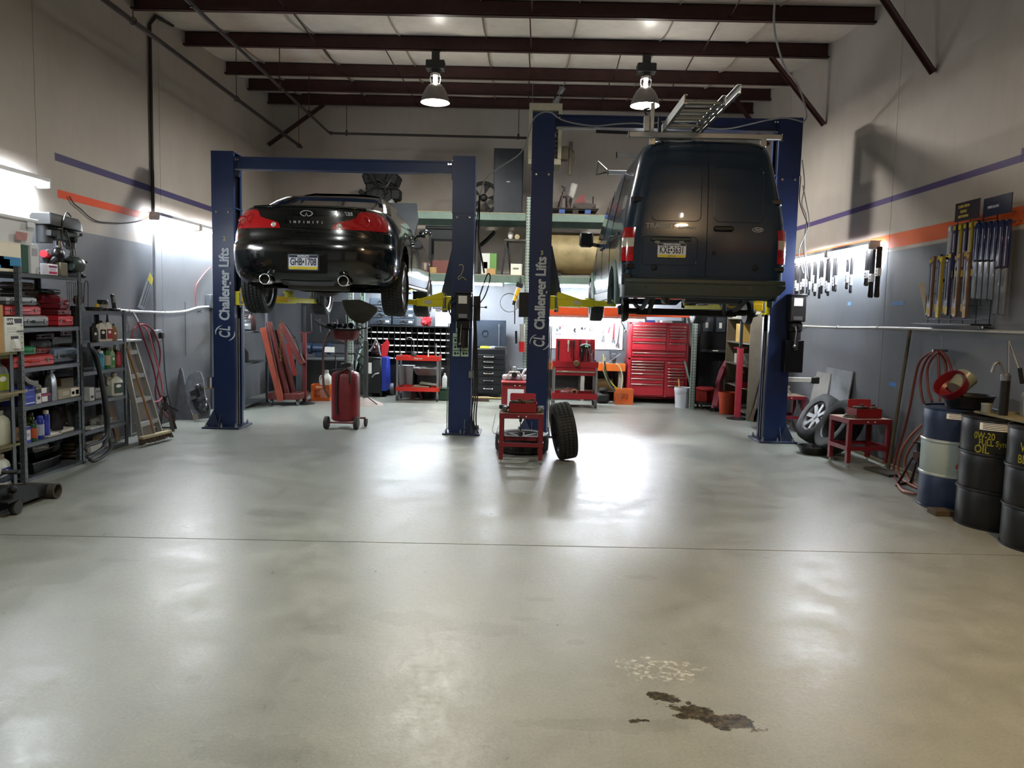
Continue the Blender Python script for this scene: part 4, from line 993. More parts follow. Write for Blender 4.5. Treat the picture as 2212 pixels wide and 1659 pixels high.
def case(label, x0, x1, y0, y1, z0, z1, col, fx='x', group='tool cases on the shelves', lidc=None):
    """moulded plastic tool case lying flat: two shells, handle and latches on the face towards the room"""
    t = thing('tool_case', label, 'tool case', ((x0+x1)/2, (y0+y1)/2, z0), world=True, group=group); h = z1-z0; zm = z0+h*.52
    m = hexm(col, .42); g = .0025
    def shell(za, zb, ta, tb):
        d = min(.02, h*.2); R = []
        for z, i_ in ((za, ta), (za+(zb-za)*.3, 0 if ta else .0), (zb-(zb-za)*.3, 0), (zb, tb)): R.append([(x0+i_*d, y0+i_*d, z), (x1-i_*d, y0+i_*d, z), (x1-i_*d, y1-i_*d, z), (x0+i_*d, y1-i_*d, z)])
        return MB().loft(R)
    shell(z0, zm-g, 1, 0).build('lower_shell', m, t); shell(zm+g, z1, 0, 1).build('lid', hexm(lidc, .42) if lidc else m, t)
    ym = (y0+y1)/2; xm = (x0+x1)/2
    if fx == 'x':
        hd = min(.06, (y1-y0)*.2)
        MB().tube([(x1, ym-hd, zm), (x1+.018, ym-hd, zm), (x1+.018, ym+hd, zm), (x1, ym+hd, zm)], h*.1+.002, 6).build('handle', m, t)
        for s in (-1, 1): MB().bb(x1-.002, x1+.006, ym+s*(y1-y0)*.34-.012, ym+s*(y1-y0)*.34+.012, zm-h*.18, zm+h*.18).build('latch', M('#5c5e60', .4, .6), t)
    else:
        hd = min(.06, (x1-x0)*.2)
        MB().tube([(xm-hd, y0, zm), (xm-hd, y0-.018, zm), (xm+hd, y0-.018, zm), (xm+hd, y0, zm)], h*.1+.002, 6).build('handle', m, t)
        for s in (-1, 1): MB().bb(xm+s*(x1-x0)*.34-.012, xm+s*(x1-x0)*.34+.012, y0-.006, y0+.002, zm-h*.18, zm+h*.18).build('latch', M('#5c5e60', .4, .6), t)
    return t
def can(label, c, r, h, col, cap=None, capc='#d8d8d4', band=None, name='spray_can', cat='can', group=None, z=0):
    """round aerosol can or tin with dome, cap and label band"""
    t = thing(name, label, cat, c, group=group)
    MB().lathe([(.001, 0), (r*.96, 0), (r, .006), (r, h*.8), (r*.9, h*.84), (r*.55, h*.88), (r*.5, h*.9), (.001, h*.9)], n=16).build('can_body', hexm(col, .3, .2), t)
    if band: MB().lathe([(r*1.005, h*.16), (r*1.012, h*.17), (r*1.012, h*.62), (r*1.005, h*.63)], n=16, cap=False).build('label_band', hexm(band, .45), t)
    MB().lathe([(.001, h*.84), (r*.72, h*.84), (r*.72, h*.97), (r*.6, h), (.001, h)], n=14).build('cap', hexm(capc, .4), t)
    return t
def jug(label, c, w, d, h, col, capc, lab=None, rz=0., handle=True, name='oil_bottle', cat='bottle', group=None, spout=False, txt=None, mat=None):
    """moulded bottle: shoulders, neck, cap, grip hole and label; the label faces +x before the turn rz"""
    t = thing(name, label, cat, c, rz, group=group); m = mat or hexm(col, .38); R = []
    for z, k in ((0, .9), (.015, 1), (h*.62, 1), (h*.74, .86), (h*.84, .5), (h*.88, .34), (h*.92, .32)):
        R.append([(d/2*k*a, (w/2*k*b if k > .6 else w/2*k*b+w*.0), z) for a, b in ((-1, -.7), (-.7, -1), (.7, -1), (1, -.7), (1, .7), (.7, 1), (-.7, 1), (-1, .7))])
    MB().loft(R).build('bottle_body', m, t)
    MB().cyl((0, 0, h*.9), (0, 0, h), w*.19, n=12).build('cap', hexm(capc, .4), t)
    if handle: MB().tube([(0, -w*.36, h*.8), (0, -w*.56, h*.78), (0, -w*.6, h*.6), (0, -w*.47, h*.5)], min(.014, w*.1), 8, k=4).build('grip', m, t)
    if spout: MB().cyl((0, 0, h), (0, 0, h+.09), .012, .005, n=10).build('spout', hexm(capc, .4), t)
    if lab:
        MB().bb(d/2, d/2+.0015, -w*.4, w*.4, h*.12, h*.58).build('label_sheet', hexm(lab, .5), t)
        MB().sph((d/2+.0015, 0, h*.44), (.0012, w*.24, h*.075), 14, 6).build('label_mark', M('#e2e3e4', .5, 0, 0), t)
        if txt: MB().text(txt, h*.16, lambda u, v, q: Vector((d/2+.003+q, u, h*.44+v)), .0006, bold=.002).build('label_print', INK, t)
    return t

# ================================================================ SHELVING on the left wall
SHM = M('#50565a', .42, .35, .2, 6); SHM2 = M('#3f4548', .5, .3, .2, 6); DECKW = M('#6b6848', .75, 0, .3, 8)
def shelving(label, xf, xb, y0, y1, levels, ztop, deck=None, posts=None, holes=True, name='shelving_unit'):
    t = thing(name, label, 'shelving', ((xf+xb)/2, (y0+y1)/2, 0), world=True, group='grey steel shelving along the left wall')
    for x in (xf, xb):
        for y, s in ((y0, 1), (y1, -1)):
            sx = -1 if x == xf else 1
            p_ = MB().bb(x, x+sx*.04, y, y+s*.004, 0, ztop).bb(x, x+sx*.004, y, y+s*.045, 0, ztop).build('post', SHM, t)
            if holes and x == xf:
                mb = MB()
                for k in range(int(ztop/.05)):
                    mb.lathe([(.001, .0006), (.0062, .0006), (.0062, -.0006), (.001, -.0006)], (x+.001, y+s*.022, .04+.05*k), 6, 'x')
                    if y == y0: mb.lathe([(.001, .0006), (.0062, .0006), (.0062, -.0006), (.001, -.0006)], (x-.02, y-.0012, .04+.05*k), 6, 'y')
                mb.build('post_holes', BLACK, p_)['kind'] = 'stuff'
    for z in levels:
        if deck: 
            MB().bb(xb+.005, xf+.02, y0-.02, y1+.02, z-.018, z).bb(xb+.01, xf-.006, y0+.006, y1-.006, z-.05, z-.018).build('shelf_board', deck, t)
        else: MB().bb(xb+.005, xf-.005, y0+.006, y1-.006, z-.004, z).bb(xf-.008, xf-.005, y0+.006, y1-.006, z-.038, z-.002).bb(xb+.004, xb+.007, y0+.006, y1-.006, z-.038, z-.002).build('shelf_board', SHM, t)
    return t
F2, B2 = -4.36, -4.80; A2, E2 = 6.62, 7.57; L2 = [.03, .344, .678, 1.014, 1.368, 1.848]
shelving('grey steel shelving with tool cases and the drill press on top', F2, B2, A2, E2, L2, 1.90)
F3 = -4.46; A3, E3 = 7.63, 8.60; L3 = [.035, .28, .58, .894, 1.19, 1.52]
shelving('grey steel shelving with bottles and spray cans, between the drill press shelving and the stepladder', F3, B2, A3, E3, L3, 1.53)
F1 = -4.34; A1, E1 = 5.45, 6.49; L1 = [.03, .381, .808, 1.166]
shelving('low steel rack with wooden shelves at the left edge of the picture', F1, B2, A1, E1, L1, 1.17, deck=DECKW, holes=False)

# ---- on the drill press shelving
def P2(px, py, d=0.): return wx(px, py, F2-d)
zt = 1.85
y_ = lambda px, X=F2, z=1.4: yon(px, X, z)
# top
carton('bright printed box with blue picture and green end under the white tub', -4.72, -4.40, 6.35, y_(46, -4.40, 1.95), zt, zt+.25, M('#d8d3c4', .6, 0, .05), [(.1, .98, .1, .5, '#2f7fb0'), (.1, .98, .52, .95, '#e3dccb'), (.12, .6, .2, .42, '#e8e4dc'), (.3, .9, .06, .2, '#d8d0c8'), (.1, .4, .3, .5, '#d9a51e')])
MB().bb(-4.72, -4.40, y_(46, -4.40, 1.95)+.002, y_(62, -4.40, 1.95), zt+.001, zt+.245, .004).build('green_box', M('#1e4a3e', .55, 0, .1)); tag(bpy.data.objects['green_box'], 'dark green box standing beside the bright printed box on the top shelf', 'box')
t = thing('storage_tub', 'white lidded plastic tub on top of the bright printed box', 'tub', (-4.56, 6.45, zt+.252), world=True); zq = zt+.252
WT_ = M('#d6dade', .4, 0, .03)
ya, yb = 6.2, y_(78, -4.42, 2.2)
MB().loft([[(-4.70+e, ya+e, z), (-4.42-e, ya+e, z), (-4.42-e, yb-e, z), (-4.70+e, yb-e, z)] for z, e in ((zq, .03), (zq+.2, .0))]).build('tub_body', WT_, t)
MB().bb(-4.72, -4.40, ya-.02, yb+.02, zq+.2, zq+.235, .008).build('lid', WT_, t)
MB().bb(-4.401, -4.39, yb-.16, yb-.06, zq+.15, zq+.2, .004).build('latch', WT_, t)
MB().add([(-4.42+.0, yb-.3, zq+.03), (-4.419, yb-.14, zq+.03), (-4.405, yb-.14, zq+.1), (-4.405, yb-.3, zq+.1)], [(0, 1, 2, 3)]).build('sticker', M('#b98a8a', .6, 0, .3, 30), t, 0)
carton('tall pale narrow carton leaning beside the green box on the top shelf', -4.66, -4.45, y_(66, -4.45, 2), y_(84, -4.45, 2), zt, zt+.27, M('#c9ccd0', .6, 0, .04), [(.15, .85, .6, .85, '#9da0a8')])
yp_ = y_(114, -4.39, 1.9)
carton('small white box with magenta print at the front of the top shelf', -4.46, -4.385, y_(104, -4.385, 1.9), y_(125, -4.385, 1.9), zt, zt+.10, M('#dfdce2', .5, 0, .02), [(.08, .92, .68, .85, '#6a1a58'), (.08, .92, .1, .32, '#b01c60'), (.15, .8, .38, .6, '#b9b6d4')])
t = thing('heat_gun', 'red and grey power tool lying among cables on the top shelf', 'power tool', (-4.55, y_(105, -4.5, 2.1), zt), world=True)
yq = y_(98, -4.5, 2.05)
MB().cyl((-4.5, yq-.03, zt+.2), (-4.55, yq+.17, zt+.16), .036, .026, n=12).build('tool_barrel', M('#b01c2a', .4), t); MB().bar((-4.52, yq+.02, zt+.18), (-4.5, yq+.05, zt+.04), .035, .045, ch=.008).build('tool_grip', M('#26272a', .5), t)
MB().tube([(-4.5, yq+.06, zt+.03), (-4.45, yq+.16, zt+.06), (-4.5, yq+.2, zt+.2), (-4.55, yq+.1, zt+.24), (-4.52, yq+.02, zt+.1), (-4.48, yq+.18, zt+.02)], .006, 6, k=6).build('cord', M('#8d8f92', .5), t)
MB().bb(-4.56, -4.44, yq-.06, yq+.2, zt, zt+.028, .003).build('tool_tray', M('#2c2d30', .5), t)
# drill press
xd = -4.58; yd = y_(127, xd, 2.1)
t = thing('drill_press', 'dark grey bench drill press standing on the top shelf', 'drill press', (xd, yd, zt), world=True)
GD = M('#1c1e20', .5, .1, .2); GG = M('#434d4e', .4, .2, .15)
zh = zon(127, 515, xd); ztp = zon(127, 466, xd)
MB().bb(xd-.12, xd+.12, yd-.12, yd+.26, zt, zt+.035, .008).build('base', IRON, t)
MB().cyl((xd, yd, zt+.03), (xd, yd, zh+.12), .034, n=20).build('column', CHROME, t)
MB().bar((xd, yd-.13, zh+.03), (xd, yd+.24, zh+.03), .11, .11, ch=.012).build('head', GG, t)
MB().loft([[(xd+a*k, y, zb_+b*h_) for a, b in ((-1, 0), (1, 0), (1, .75), (.8, 1), (-.8, 1), (-1, .75))] for y, k, h_, zb_ in ((yd-.28, .095, .10, zh+.11), (yd-.27, .105, .115, zh+.105), (yd+.2, .105, .115, zh+.095), (yd+.30, .07, .085, zh+.095))]).build('belt_cover', GD, t)
MB().cyl((xd-.02, yd-.19, zh-.06), (xd-.02, yd-.19, zh+.11), .07, n=18).bb(xd+.02, xd+.08, yd-.24, yd-.14, zh, zh+.06, .006).build('motor', GD, t)
MB().cyl((xd, yd+.2, zh-.09), (xd, yd+.2, zh+.06), .045, n=16).build('quill', GG, t)
MB().lathe([(.001, -.17), (.016, -.165), (.024, -.14), (.024, -.1), (.03, -.095), (.03, -.05), (.02, -.045)], (xd, yd+.2, zh), 16).build('chuck', CHROME, t)
MB().cyl((xd, yd+.2, zh-.16), (xd, yd+.2, zh-.26), .006, n=8).build('drill_bit', STEEL, t)
for k in range(3):
    a = .5+2.1*k; MB().cyl((xd+.06, yd+.12, zh+.0), (xd+.07, yd+.12+.16*math.cos(a), zh+.16*math.sin(a)-.02), .006, n=6).sph((xd+.07, yd+.12+.17*math.cos(a), zh+.17*math.sin(a)-.02), .016, 8, 6).build('feed_handle', BLACK, t)
MB().lathe([(.001, .05), (.028, .05), (.03, .02), (.03, 0)], (xd+.055, yd+.12, zh+.0), 12, 'x').build('feed_hub', BLACK, t)
MB().bar((xd, yd+.02, zt+.17), (xd, yd+.32, zt+.165), .2, .02).cyl((xd, yd, zt+.12), (xd, yd, zt+.2), .05, n=16).build('work_table', IRON, t)
MB().tube([(xd+.1, yd+.05, zh+.22), (xd+.12, yd-.06, zh+.24), (xd+.11, yd-.11, zh+.1), (xd+.08, yd-.06, zh-.06), (xd+.1, yd+.03, zh-.08), (xd+.09, yd-.02, zh+.08)], .007, 6, k=6).build('cord', M('#3c3c3e', .5), t)
# green air tank and dark jar behind it
yg = y_(165, -4.5, 1.95)
t = thing('small_air_tank', 'round greenish metal tank at the right end of the top shelf', 'air tank', (-4.52, yg, zt), world=True)
MB().lathe([(.001, -.09), (.06, -.085), (.085, -.05), (.085, .05), (.06, .085), (.001, .09)], (-4.52, yg, zt+.13), 20, 'y').build('tank', M('#3f4a46', .35, .3), t)
MB().bb(-4.58, -4.46, yg-.06, yg+.06, zt, zt+.055, .01).build('tank_foot', GD, t); MB().cyl((-4.52, yg, zt+.2), (-4.52, yg, zt+.27), .025, n=10).build('valve', STEEL, t)
t = thing('angle_grinder', 'black round-headed grinder tool on the top shelf under the drill press head', 'power tool', (-4.5, y_(128, -4.46, 1.95), zt), world=True)
yk = y_(128, -4.46, 2.0)
MB().sph((-4.47, yk, zt+.2), (.05, .075, .075), 16, 10).build('disc_guard', M('#151516', .3, .3), t); MB().cyl((-4.47, yk-.05, zt+.16), (-4.5, yk-.2, zt+.05), .03, n=12).build('grip', BLACK, t); MB().bb(-4.5, -4.42, yk-.05, yk+.07, zt, zt+.13, .006).build('stand_block', M('#6a6656', .6), t)
# level 5: cases (z 1.368)
z = L2[4]
def yy(a, b, X=F2): return y_(a, X, z+.1), y_(b, X, z+.1)
def stack(rows, X, dpt):
    zz = z
    for lab, a, b, h_, col, lc in rows:
        y0, y1 = yy(a, b, X); case(lab, X-dpt, X, y0, y1, zz, zz+h_, col, lidc=lc); zz += h_+.001
stack([('dark grey tool case with pale lid at the bottom of the front stack', 52, 104, .105, '#3d4346', '#8b9094'), ('red ribbed tool case above the grey one in the front stack', 12, 88, .085, '#a32a30', None), ('flat grey tool case on top of the red ribbed one', 14, 80, .075, '#3b3f42', '#9aa0a6')], -4.40, .28)
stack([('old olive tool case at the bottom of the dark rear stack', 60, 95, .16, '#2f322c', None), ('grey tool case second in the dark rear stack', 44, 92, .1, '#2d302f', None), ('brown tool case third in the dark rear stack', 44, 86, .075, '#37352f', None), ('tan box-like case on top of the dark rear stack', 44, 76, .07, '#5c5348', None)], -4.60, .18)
stack([('bright red hard case at the bottom of the red stack', 126, 158, .11, '#b02430', None), ('dark red case second from the bottom of the red stack', 126, 154, .05, '#5e1a1e', None), ('maroon case with grey latch third in the red stack', 131, 150, .11, '#6a1a26', None)], -4.40, .22)
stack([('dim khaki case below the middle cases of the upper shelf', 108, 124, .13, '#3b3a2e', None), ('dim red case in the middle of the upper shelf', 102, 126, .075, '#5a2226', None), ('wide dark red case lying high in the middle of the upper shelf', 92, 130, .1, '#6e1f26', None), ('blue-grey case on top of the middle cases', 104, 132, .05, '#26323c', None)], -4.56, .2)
t = thing('spray_gun', 'black canister with a red gauge head at the right end of the upper shelf', 'spray tool', (-4.45, y_(168, -4.45, z), z), world=True); yk = y_(168, -4.45, z+.1)
MB().cyl((-4.47, yk, z), (-4.47, yk, z+.20), .055, n=16).build('canister', BLACK, t); MB().lathe([(.001, -.03), (.045, -.03), (.045, .03), (.001, .03)], (-4.44, yk+.0, z+.26), 16, 'x').build('gauge', M('#4b2a28', .5), t); MB().cyl((-4.47, yk+.06, z+.18), (-4.47, yk+.06, z+.31), .022, n=12).build('red_bottle', M('#a8242c', .4), t)
for k in range(9):
    yk = y_(142+4.6*k, -4.40, 1.7); zl = 1.80; h_ = .20+.05*math.sin(k*1.7)
    o = MB().tube([(-4.39, yk, zl), (-4.385, yk+.006, zl-h_*.5), (-4.39, yk+.002, zl-h_), (-4.394, yk+.013, zl-h_*.9), (-4.392, yk+.013, zl-h_*.4), (-4.392, yk+.011, zl)], .0035, 5, k=4).build('tow_chain', M('#74777b', .35, .9), None)
    tag(o, 'looped steel strand hanging under the top shelf, in the row beside the end post', 'chain', 'steel strands hanging under the top shelf')
# level 4 (z 1.014)
z = L2[3]
stack([('long orange-red tool case with recessed handle', 22, 116, .105, '#b3302a', None)], -4.38, .3)
y0, y1 = yy(44, 78, -4.40); case('small green tool case on top of the orange-red one', -4.6, -4.40, y0, y1, z+.107, z+.185, '#1f7d4a')
y0, y1 = yy(80, 111, -4.44); case('small dark red case beside the green one', -4.6, -4.44, y0, y1, z+.107, z+.16, '#6e211f')
y0, y1 = yy(117, 166, -4.40); t = case('blue-grey box with lighter lid at the right of the middle shelf', -4.62, -4.40, y0, y1, z, z+.15, '#2b333c', lidc='#56677c')
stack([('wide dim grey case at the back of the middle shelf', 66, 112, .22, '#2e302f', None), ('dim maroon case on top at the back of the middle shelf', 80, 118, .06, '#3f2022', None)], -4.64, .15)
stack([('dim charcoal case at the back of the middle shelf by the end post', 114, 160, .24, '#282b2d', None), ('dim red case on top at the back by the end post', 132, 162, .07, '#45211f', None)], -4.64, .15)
# level 3 (z .678)
z = L2[2]
def ct(lab, a, b, h_, col, X=-4.40, dp=.2, zb=0, front=None, **k):
    y0, y1 = yy(a, b, X); return carton(lab, X-dp, X, y0, y1, z+zb, z+zb+h_, M(col, .6, 0, .05), front, **k)
ct('blue parts carton with small white print', 51, 77, .165, '#2a3aa0', -4.37, front=[(.12, .3, .75, .9, '#d5d8e6'), (.35, .85, .8, .86, '#8f9ad0'), (.2, .8, .45, .5, '#6f7cc4'), (.1, .9, .1, .16, '#c5cbe4')])
ct('small white carton below the yellow one', 78, 89, .095, '#c9c9c4', -4.38, front=[(.2, .8, .4, .7, '#3a3a3c')])
ct('small black carton with yellow top stripe', 78, 89, .07, '#2a2a2c', -4.38, zb=.096, front=[(0, 1, .55, 1, '#bcb326')])
ct('purple and white filter box, lower of the two', 89, 110, .075, '#3b2340', -4.39, front=[(.03, .62, .1, .75, '#dad8d8'), (0, 1, .85, 1, '#b0305a')])
ct('black and white filter box on top of the purple one', 89, 107, .065, '#26242a', -4.39, zb=.076, front=[(.03, .65, .15, .9, '#d5d4d6')])
ct('small pale blue carton behind the blue one', 76, 84, .2, '#9aa6b8', -4.46, dp=.08, front=[(.1, .9, .5, .8, '#59667c')])
ct('flat tan carton with white barcode label', 126, 172, .095, '#8f8974', -4.39, front=[(.58, .98, .08, .94, '#dcdcd6'), (.62, .74, .3, .6, '#33332f'), (.8, .95, .25, .7, '#44443e'), (.2, .5, .35, .75, '#a9a596')])
ct('crumpled brown carton at the back of the parts shelf', 132, 170, .16, '#6b5a40', -4.62, dp=.12)
yk = y_(115, -4.40, z+.1)
t = thing('foil_bag', 'tall grey foil pouch with a twisted top on the parts shelf', 'pouch', (-4.42, yk, z), world=True)
FOIL = M('#7c8086', .28, .6, .2, 20)
MB().loft([[(-4.42+a*r_+sx, yk+b*w_+sy, z+h_) for a, b in ((1, -1), (1.2, 0), (1, 1), (-1, 1), (-1.1, 0), (-1, -1))] for h_, r_, w_, sx, sy in ((0, .03, .04, 0, 0), (.1, .035, .042, 0, .0), (.2, .03, .036, 0, -.004), (.24, .02, .03, 0, -.006), (.265, .008, .014, .0, 0), (.285, .015, .04, 0, .02), (.295, .004, .045, 0, .025))]).build('pouch', FOIL, t)
yk = y_(64, -4.36, z+.2)
MB().tube([(-4.38, yk-.05, z+.28), (-4.36, yk-.04, z+.23), (-4.33, yk+.0, z+.2), (-4.32, yk+.06, z+.165), (-4.34, yk+.1, z+.168)], [.01, .02, .022, .02, .012], 5, k=3).build('plastic_strip', M('#9a9c9e', .2, 0, .1, tr=.3)); tag(bpy.data.objects['plastic_strip'], 'curled clear plastic strip on the blue carton', 'plastic strip')
# level 2 (z .344)
z = L2[1]
can('white-labelled blue spray can on the lower shelf, left of the pair', (-4.42, y_(87, -4.42, z), z), .036, .215, '#25348c', band='#9aa4bc', capc='#2a3aa0')
can('tall blue spray can with white cap on the lower shelf, right of the pair', (-4.44, y_(100, -4.44, z), z), .034, .25, '#27308a', capc='#d5d6d2', band='#2f3a9a')
can('dark green spray can with orange band beside the blue pair', (-4.40, y_(73, -4.40, z), z), .034, .19, '#2a4a3c', band='#a24a2a', capc='#151516')
can('green and yellow can at the back of the lower shelf', (-4.52, y_(66, -4.52, z), z), .04, .24, '#3c5a2a', band='#7d8a2a', capc='#1a1a1a')
y0, y1 = y_(55, -4.37, z), y_(67, -4.37, z)
carton('slim blue and white carton at the front of the lower shelf', -4.44, -4.37, y0, y1, z, z+.15, M('#c2c8d6', .5, 0, .04), [(0, 1, 0, .2, '#2a3590'), (0, 1, .8, 1, '#2a3590'), (.2, .8, .4, .6, '#8d97b8')])
t = thing('wiper_fluid_tray', 'flat white cardboard tray with papers on the lower shelf', 'tray', (-4.46, y_(132, -4.42, z), z), world=True)
y0, y1 = y_(106, -4.39, z), y_(160, -4.39, z)
MB().bb(-4.56, -4.39, y0, y1, z, z+.012, .002).bb(-4.56, -4.39, y1-.004, y1, z, z+.04).bb(-4.395, -4.39, (y0+y1)/2, y1, z, z+.035).build('tray', M('#b9b8ae', .6, 0, .08), t); MB().bb(-4.53, -4.41, y0+.02, (y0+y1)/2-.01, z+.0125, z+.02, .001).build('paper_pad', PAPER, t)
t = thing('tool_bag', 'slumped black canvas bag with a strap buckle on the lower shelf', 'bag', (-4.6, y_(150, -4.5, z), z), world=True)
y0, y1 = y_(118, -4.5, z), y_(181, -4.5, z); ym = (y0+y1)/2
MB().loft([[(-4.6+a*.11*k, ym+b*(y1-y0)/2*k2, z+h_) for a, b in ((1, -.8), (1, .8), (.7, 1), (-.7, 1), (-1, .8), (-1, -.8), (-.7, -1), (.7, -1))] for h_, k, k2 in ((0, .95, .95), (.08, 1, 1), (.17, .9, .95), (.24, .5, .7), (.255, .2, .4))]).build('bag_body', M('#15161a', .8, 0, .2), t)
MB().bar((-4.49, ym-.1, z+.27), (-4.485, ym-.06, z+.02), .008, .04, (1, 0, 0)).build('strap', M('#1d1d20', .7), t); MB().torus((-4.48, ym-.065, z+.06), .016, .004, 'x', 12, 5).build('buckle', CHROME, t)
# level 1: drain pans, coil
z = L2[0]
t = thing('drain_pan', 'black plastic oil drain pan with a grey rim on the bottom shelf', 'drain pan', (-4.52, y_(95, -4.48, z), z), world=True)
y0, y1 = y_(52, -4.42, z), y_(150, -4.42, z); ym = (y0+y1)/2
def pan_rings(x0, x1, y0, y1, z0, h_, t_=.012):
    Q = lambda e, zz: [(x0+e, y0+e*1.5, zz), (x1-e*.4, y0+.10+e, zz), (x1-e, (y0+y1)/2, zz), (x1-.03-e, y1-.12, zz), (x1-.1-e, y1-e, zz), (x0+e, y1-e, zz)]
    return [Q(.05, z0), Q(.0, z0+h_), Q(-.012, z0+h_+.004), Q(-.012, z0+h_+.012), Q(.012, z0+h_+.010), Q(.055, z0+t_)]
MB().loft(pan_rings(-4.78, -4.40, y0, y1, z, .10)).build('pan', M('#0f1111', .35, 0, .1), t)
t = thing('drain_pan', 'second black drain pan stacked crookedly on the lower one, holding a bag', 'drain pan', (-4.55, ym+.1, z+.113), world=True)
MB().loft(pan_rings(-4.77, -4.46, y0+.12, y1+.02, z+.114, .07)).build('pan', M('#141616', .35, 0, .1), t)
t = thing('clear_bag', 'crumpled clear plastic bag heaped on the drain pans', 'plastic bag', (-4.58, ym+.08, z+.13), world=True)
CLR = M('#8d918e', .18, 0, .15, 12, .3, tr=.25)
random.seed(3)
def crumple(c, r, n=14, m=9, amp=.25):
    mb = MB(); mb.sph((0, 0, 0), 1, n, m)
    rnd = random.Random(int(abs(c[1])*1000)); V = []
    for x, y, zz in mb.v:
        k = 1+amp*math.sin(5*x+3*zz+rnd.random()*1.5)*math.cos(4*y-2*zz); V.append((c[0]+r[0]*x*k, c[1]+r[1]*y*k, c[2]+r[2]*zz*k))
    mb.v = V; return mb
crumple((-4.56, ym+.02, z+.20), (.1, .14, .065)).build('bag_heap', CLR, t); MB().loft([[(-4.54+a*.03, ym+.08+b*w_+dy, z+h_) for a, b in ((1, -1), (1, 1), (-1, 1), (-1, -1))] for h_, w_, dy in ((.2, .06, 0), (.27, .035, .05), (.325, .012, .1), (.35, .022, .13))]).build('bag_neck', CLR, t)
t = thing('hose_coil', 'dusty coil of brown hose on the bottom shelf by the end post', 'hose', (-4.6, y_(160, -4.5, z), z), world=True)
yk = y_(166, -4.55, z)
for k in range(5): MB().torus((-4.59+.004*k, yk-.02*(k % 2), z+.022+.038*k), .13-.012*k, .018, 'z', 28, 8).build('loop', M('#3b3630', .7, 0, .2), t)

# ---- on the bottle shelving (unit 3)
def at3(px, zl, X=-4.54): return (X, yon(px, X, zl), zl)
z = L3[5]
t = thing('cordless_phone', 'black cordless phone upright in its cradle on the top of the bottle shelving', 'phone', at3(247, z, -4.52), rz=-.3)
MB().bb(-.045, .045, -.06, .06, 0, .03, .012).build('cradle', BLACK, t); MB().box((-.012, 0, .10), (.028, .05, .17), rotm(ry=-.18), .01).build('handset', BLACK, t); MB().box((.006, 0, .135), (.004, .034, .045), rotm(ry=-.18)).build('screen', M('#8f9aa4', .3), t)
for k in range(9): MB().box((.001-.0018*(k//3), -.012+.012*(k % 3), .10-.014*(k//3)), (.006, .008, .007), rotm(ry=-.18)).build('key', M('#b9bdc2', .5), t)
t = thing('brake_fluid_tin', 'squat dark tin with a pale band on the bottle shelving, behind the phone', 'tin', at3(222, z, -4.55)); MB().lathe([(.001, 0), (.05, 0), (.052, .01), (.052, .09), (.05, .1), (.001, .1)], n=18).build('tin', M('#232425', .4, .4), t); MB().lathe([(.053, .03), (.053, .07)], n=18, cap=False).build('paper_band', M('#8f8a80', .6), t)
MB().lathe([(.06, .1), (.05, .118), (.001, .12)], n=9).build('lid', BLACK, t)
t = thing('parts_dish', 'low dark dish with a yellow knob at the end of the bottle shelving', 'dish', at3(203, z, -4.52)); MB().lathe([(.001, 0), (.075, 0), (.085, .04), (.08, .04), (.07, .008), (.001, .008)], n=20).build('dish', M('#1a1b1c', .5), t); MB().cyl((.02, .02, .008), (.02, .02, .075), .026, .018, n=12).build('knob', M('#c9a51c', .5), t)
t = thing('wire_hook', 'tall thin wire loop hanging at the end of the drill press shelving', 'wire hook', (-4.35, 7.60, 1.55), world=True); MB().tube([(-4.35, 7.585, 1.6), (-4.345, 7.6, 1.78), (-4.345, 7.63, 1.82), (-4.345, 7.66, 1.78), (-4.35, 7.66, 1.56)], .004, 6, k=4).build('wire', DKSTEEL, t)
z = L3[4]
rz_ = -.35
jug('black motor oil bottle on the upper bottle shelf, at the left end', at3(203, z), .07, .05, .2, '#141416', '#1a1a1c', '#2b2b2e', rz_)
jug('dark brown oil bottle on the upper bottle shelf', at3(211, z, -4.6), .07, .05, .215, '#2a1a18', '#1a1a1c', None, rz_)
jug('white oil bottle with a black label on the upper bottle shelf', at3(219, z), .09, .06, .225, '#cfcdc2', '#17171a', '#17181a', rz_)
jug('white oil bottle with a red label on the upper bottle shelf', at3(233, z), .085, .06, .23, '#d6d3c8', '#2a2a2c', '#a8323a', rz_, spout=True)
jug('small amber bottle with an orange label on the upper bottle shelf', at3(246, z, -4.53), .06, .045, .19, '#8a6a4a', '#2a2320', '#9a5a34', rz_, handle=False)
z = L3[3]
for px, X, r, h_, c, bnd, cc, lab in ((207, -4.53, .03, .2, '#8d9aa6', '#5a6d80', '#1f1f22', 'pale grey spray can with a black cap at the left end of the can shelf'), (213, -4.58, .03, .21, '#31688c', None, '#d0d2d4', 'blue spray can at the back of the can shelf'), (219, -4.51, .03, .2, '#2f7a98', '#3f93ac', '#c9ccce', 'teal spray can with a silver top on the can shelf'),
        (224, -4.57, .03, .22, '#3b4a3c', '#8a5a4a', '#2a2a2a', 'dark green can with a rust band on the can shelf'), (232, -4.52, .032, .23, '#2f6a38', '#b0a08c', '#1f1f1f', 'green can with a tan band on the can shelf'), (256, -4.53, .032, .17, '#9a3a44', '#b04a58', '#8a2a34', 'short red can at the right end of the can shelf'), (251, -4.6, .03, .19, '#7a2a30', None, '#3a1a1a', 'maroon can behind the short red one on the can shelf')):
    can(lab, at3(px, z, X), r, h_, c, capc=cc, band=bnd)
jug('clear green bottle with a yellow cap on the can shelf', at3(242, z), .055, .05, .225, '#8aa888', '#c9c420', '#3f8a4a', rz_, handle=False)
z = L3[2]
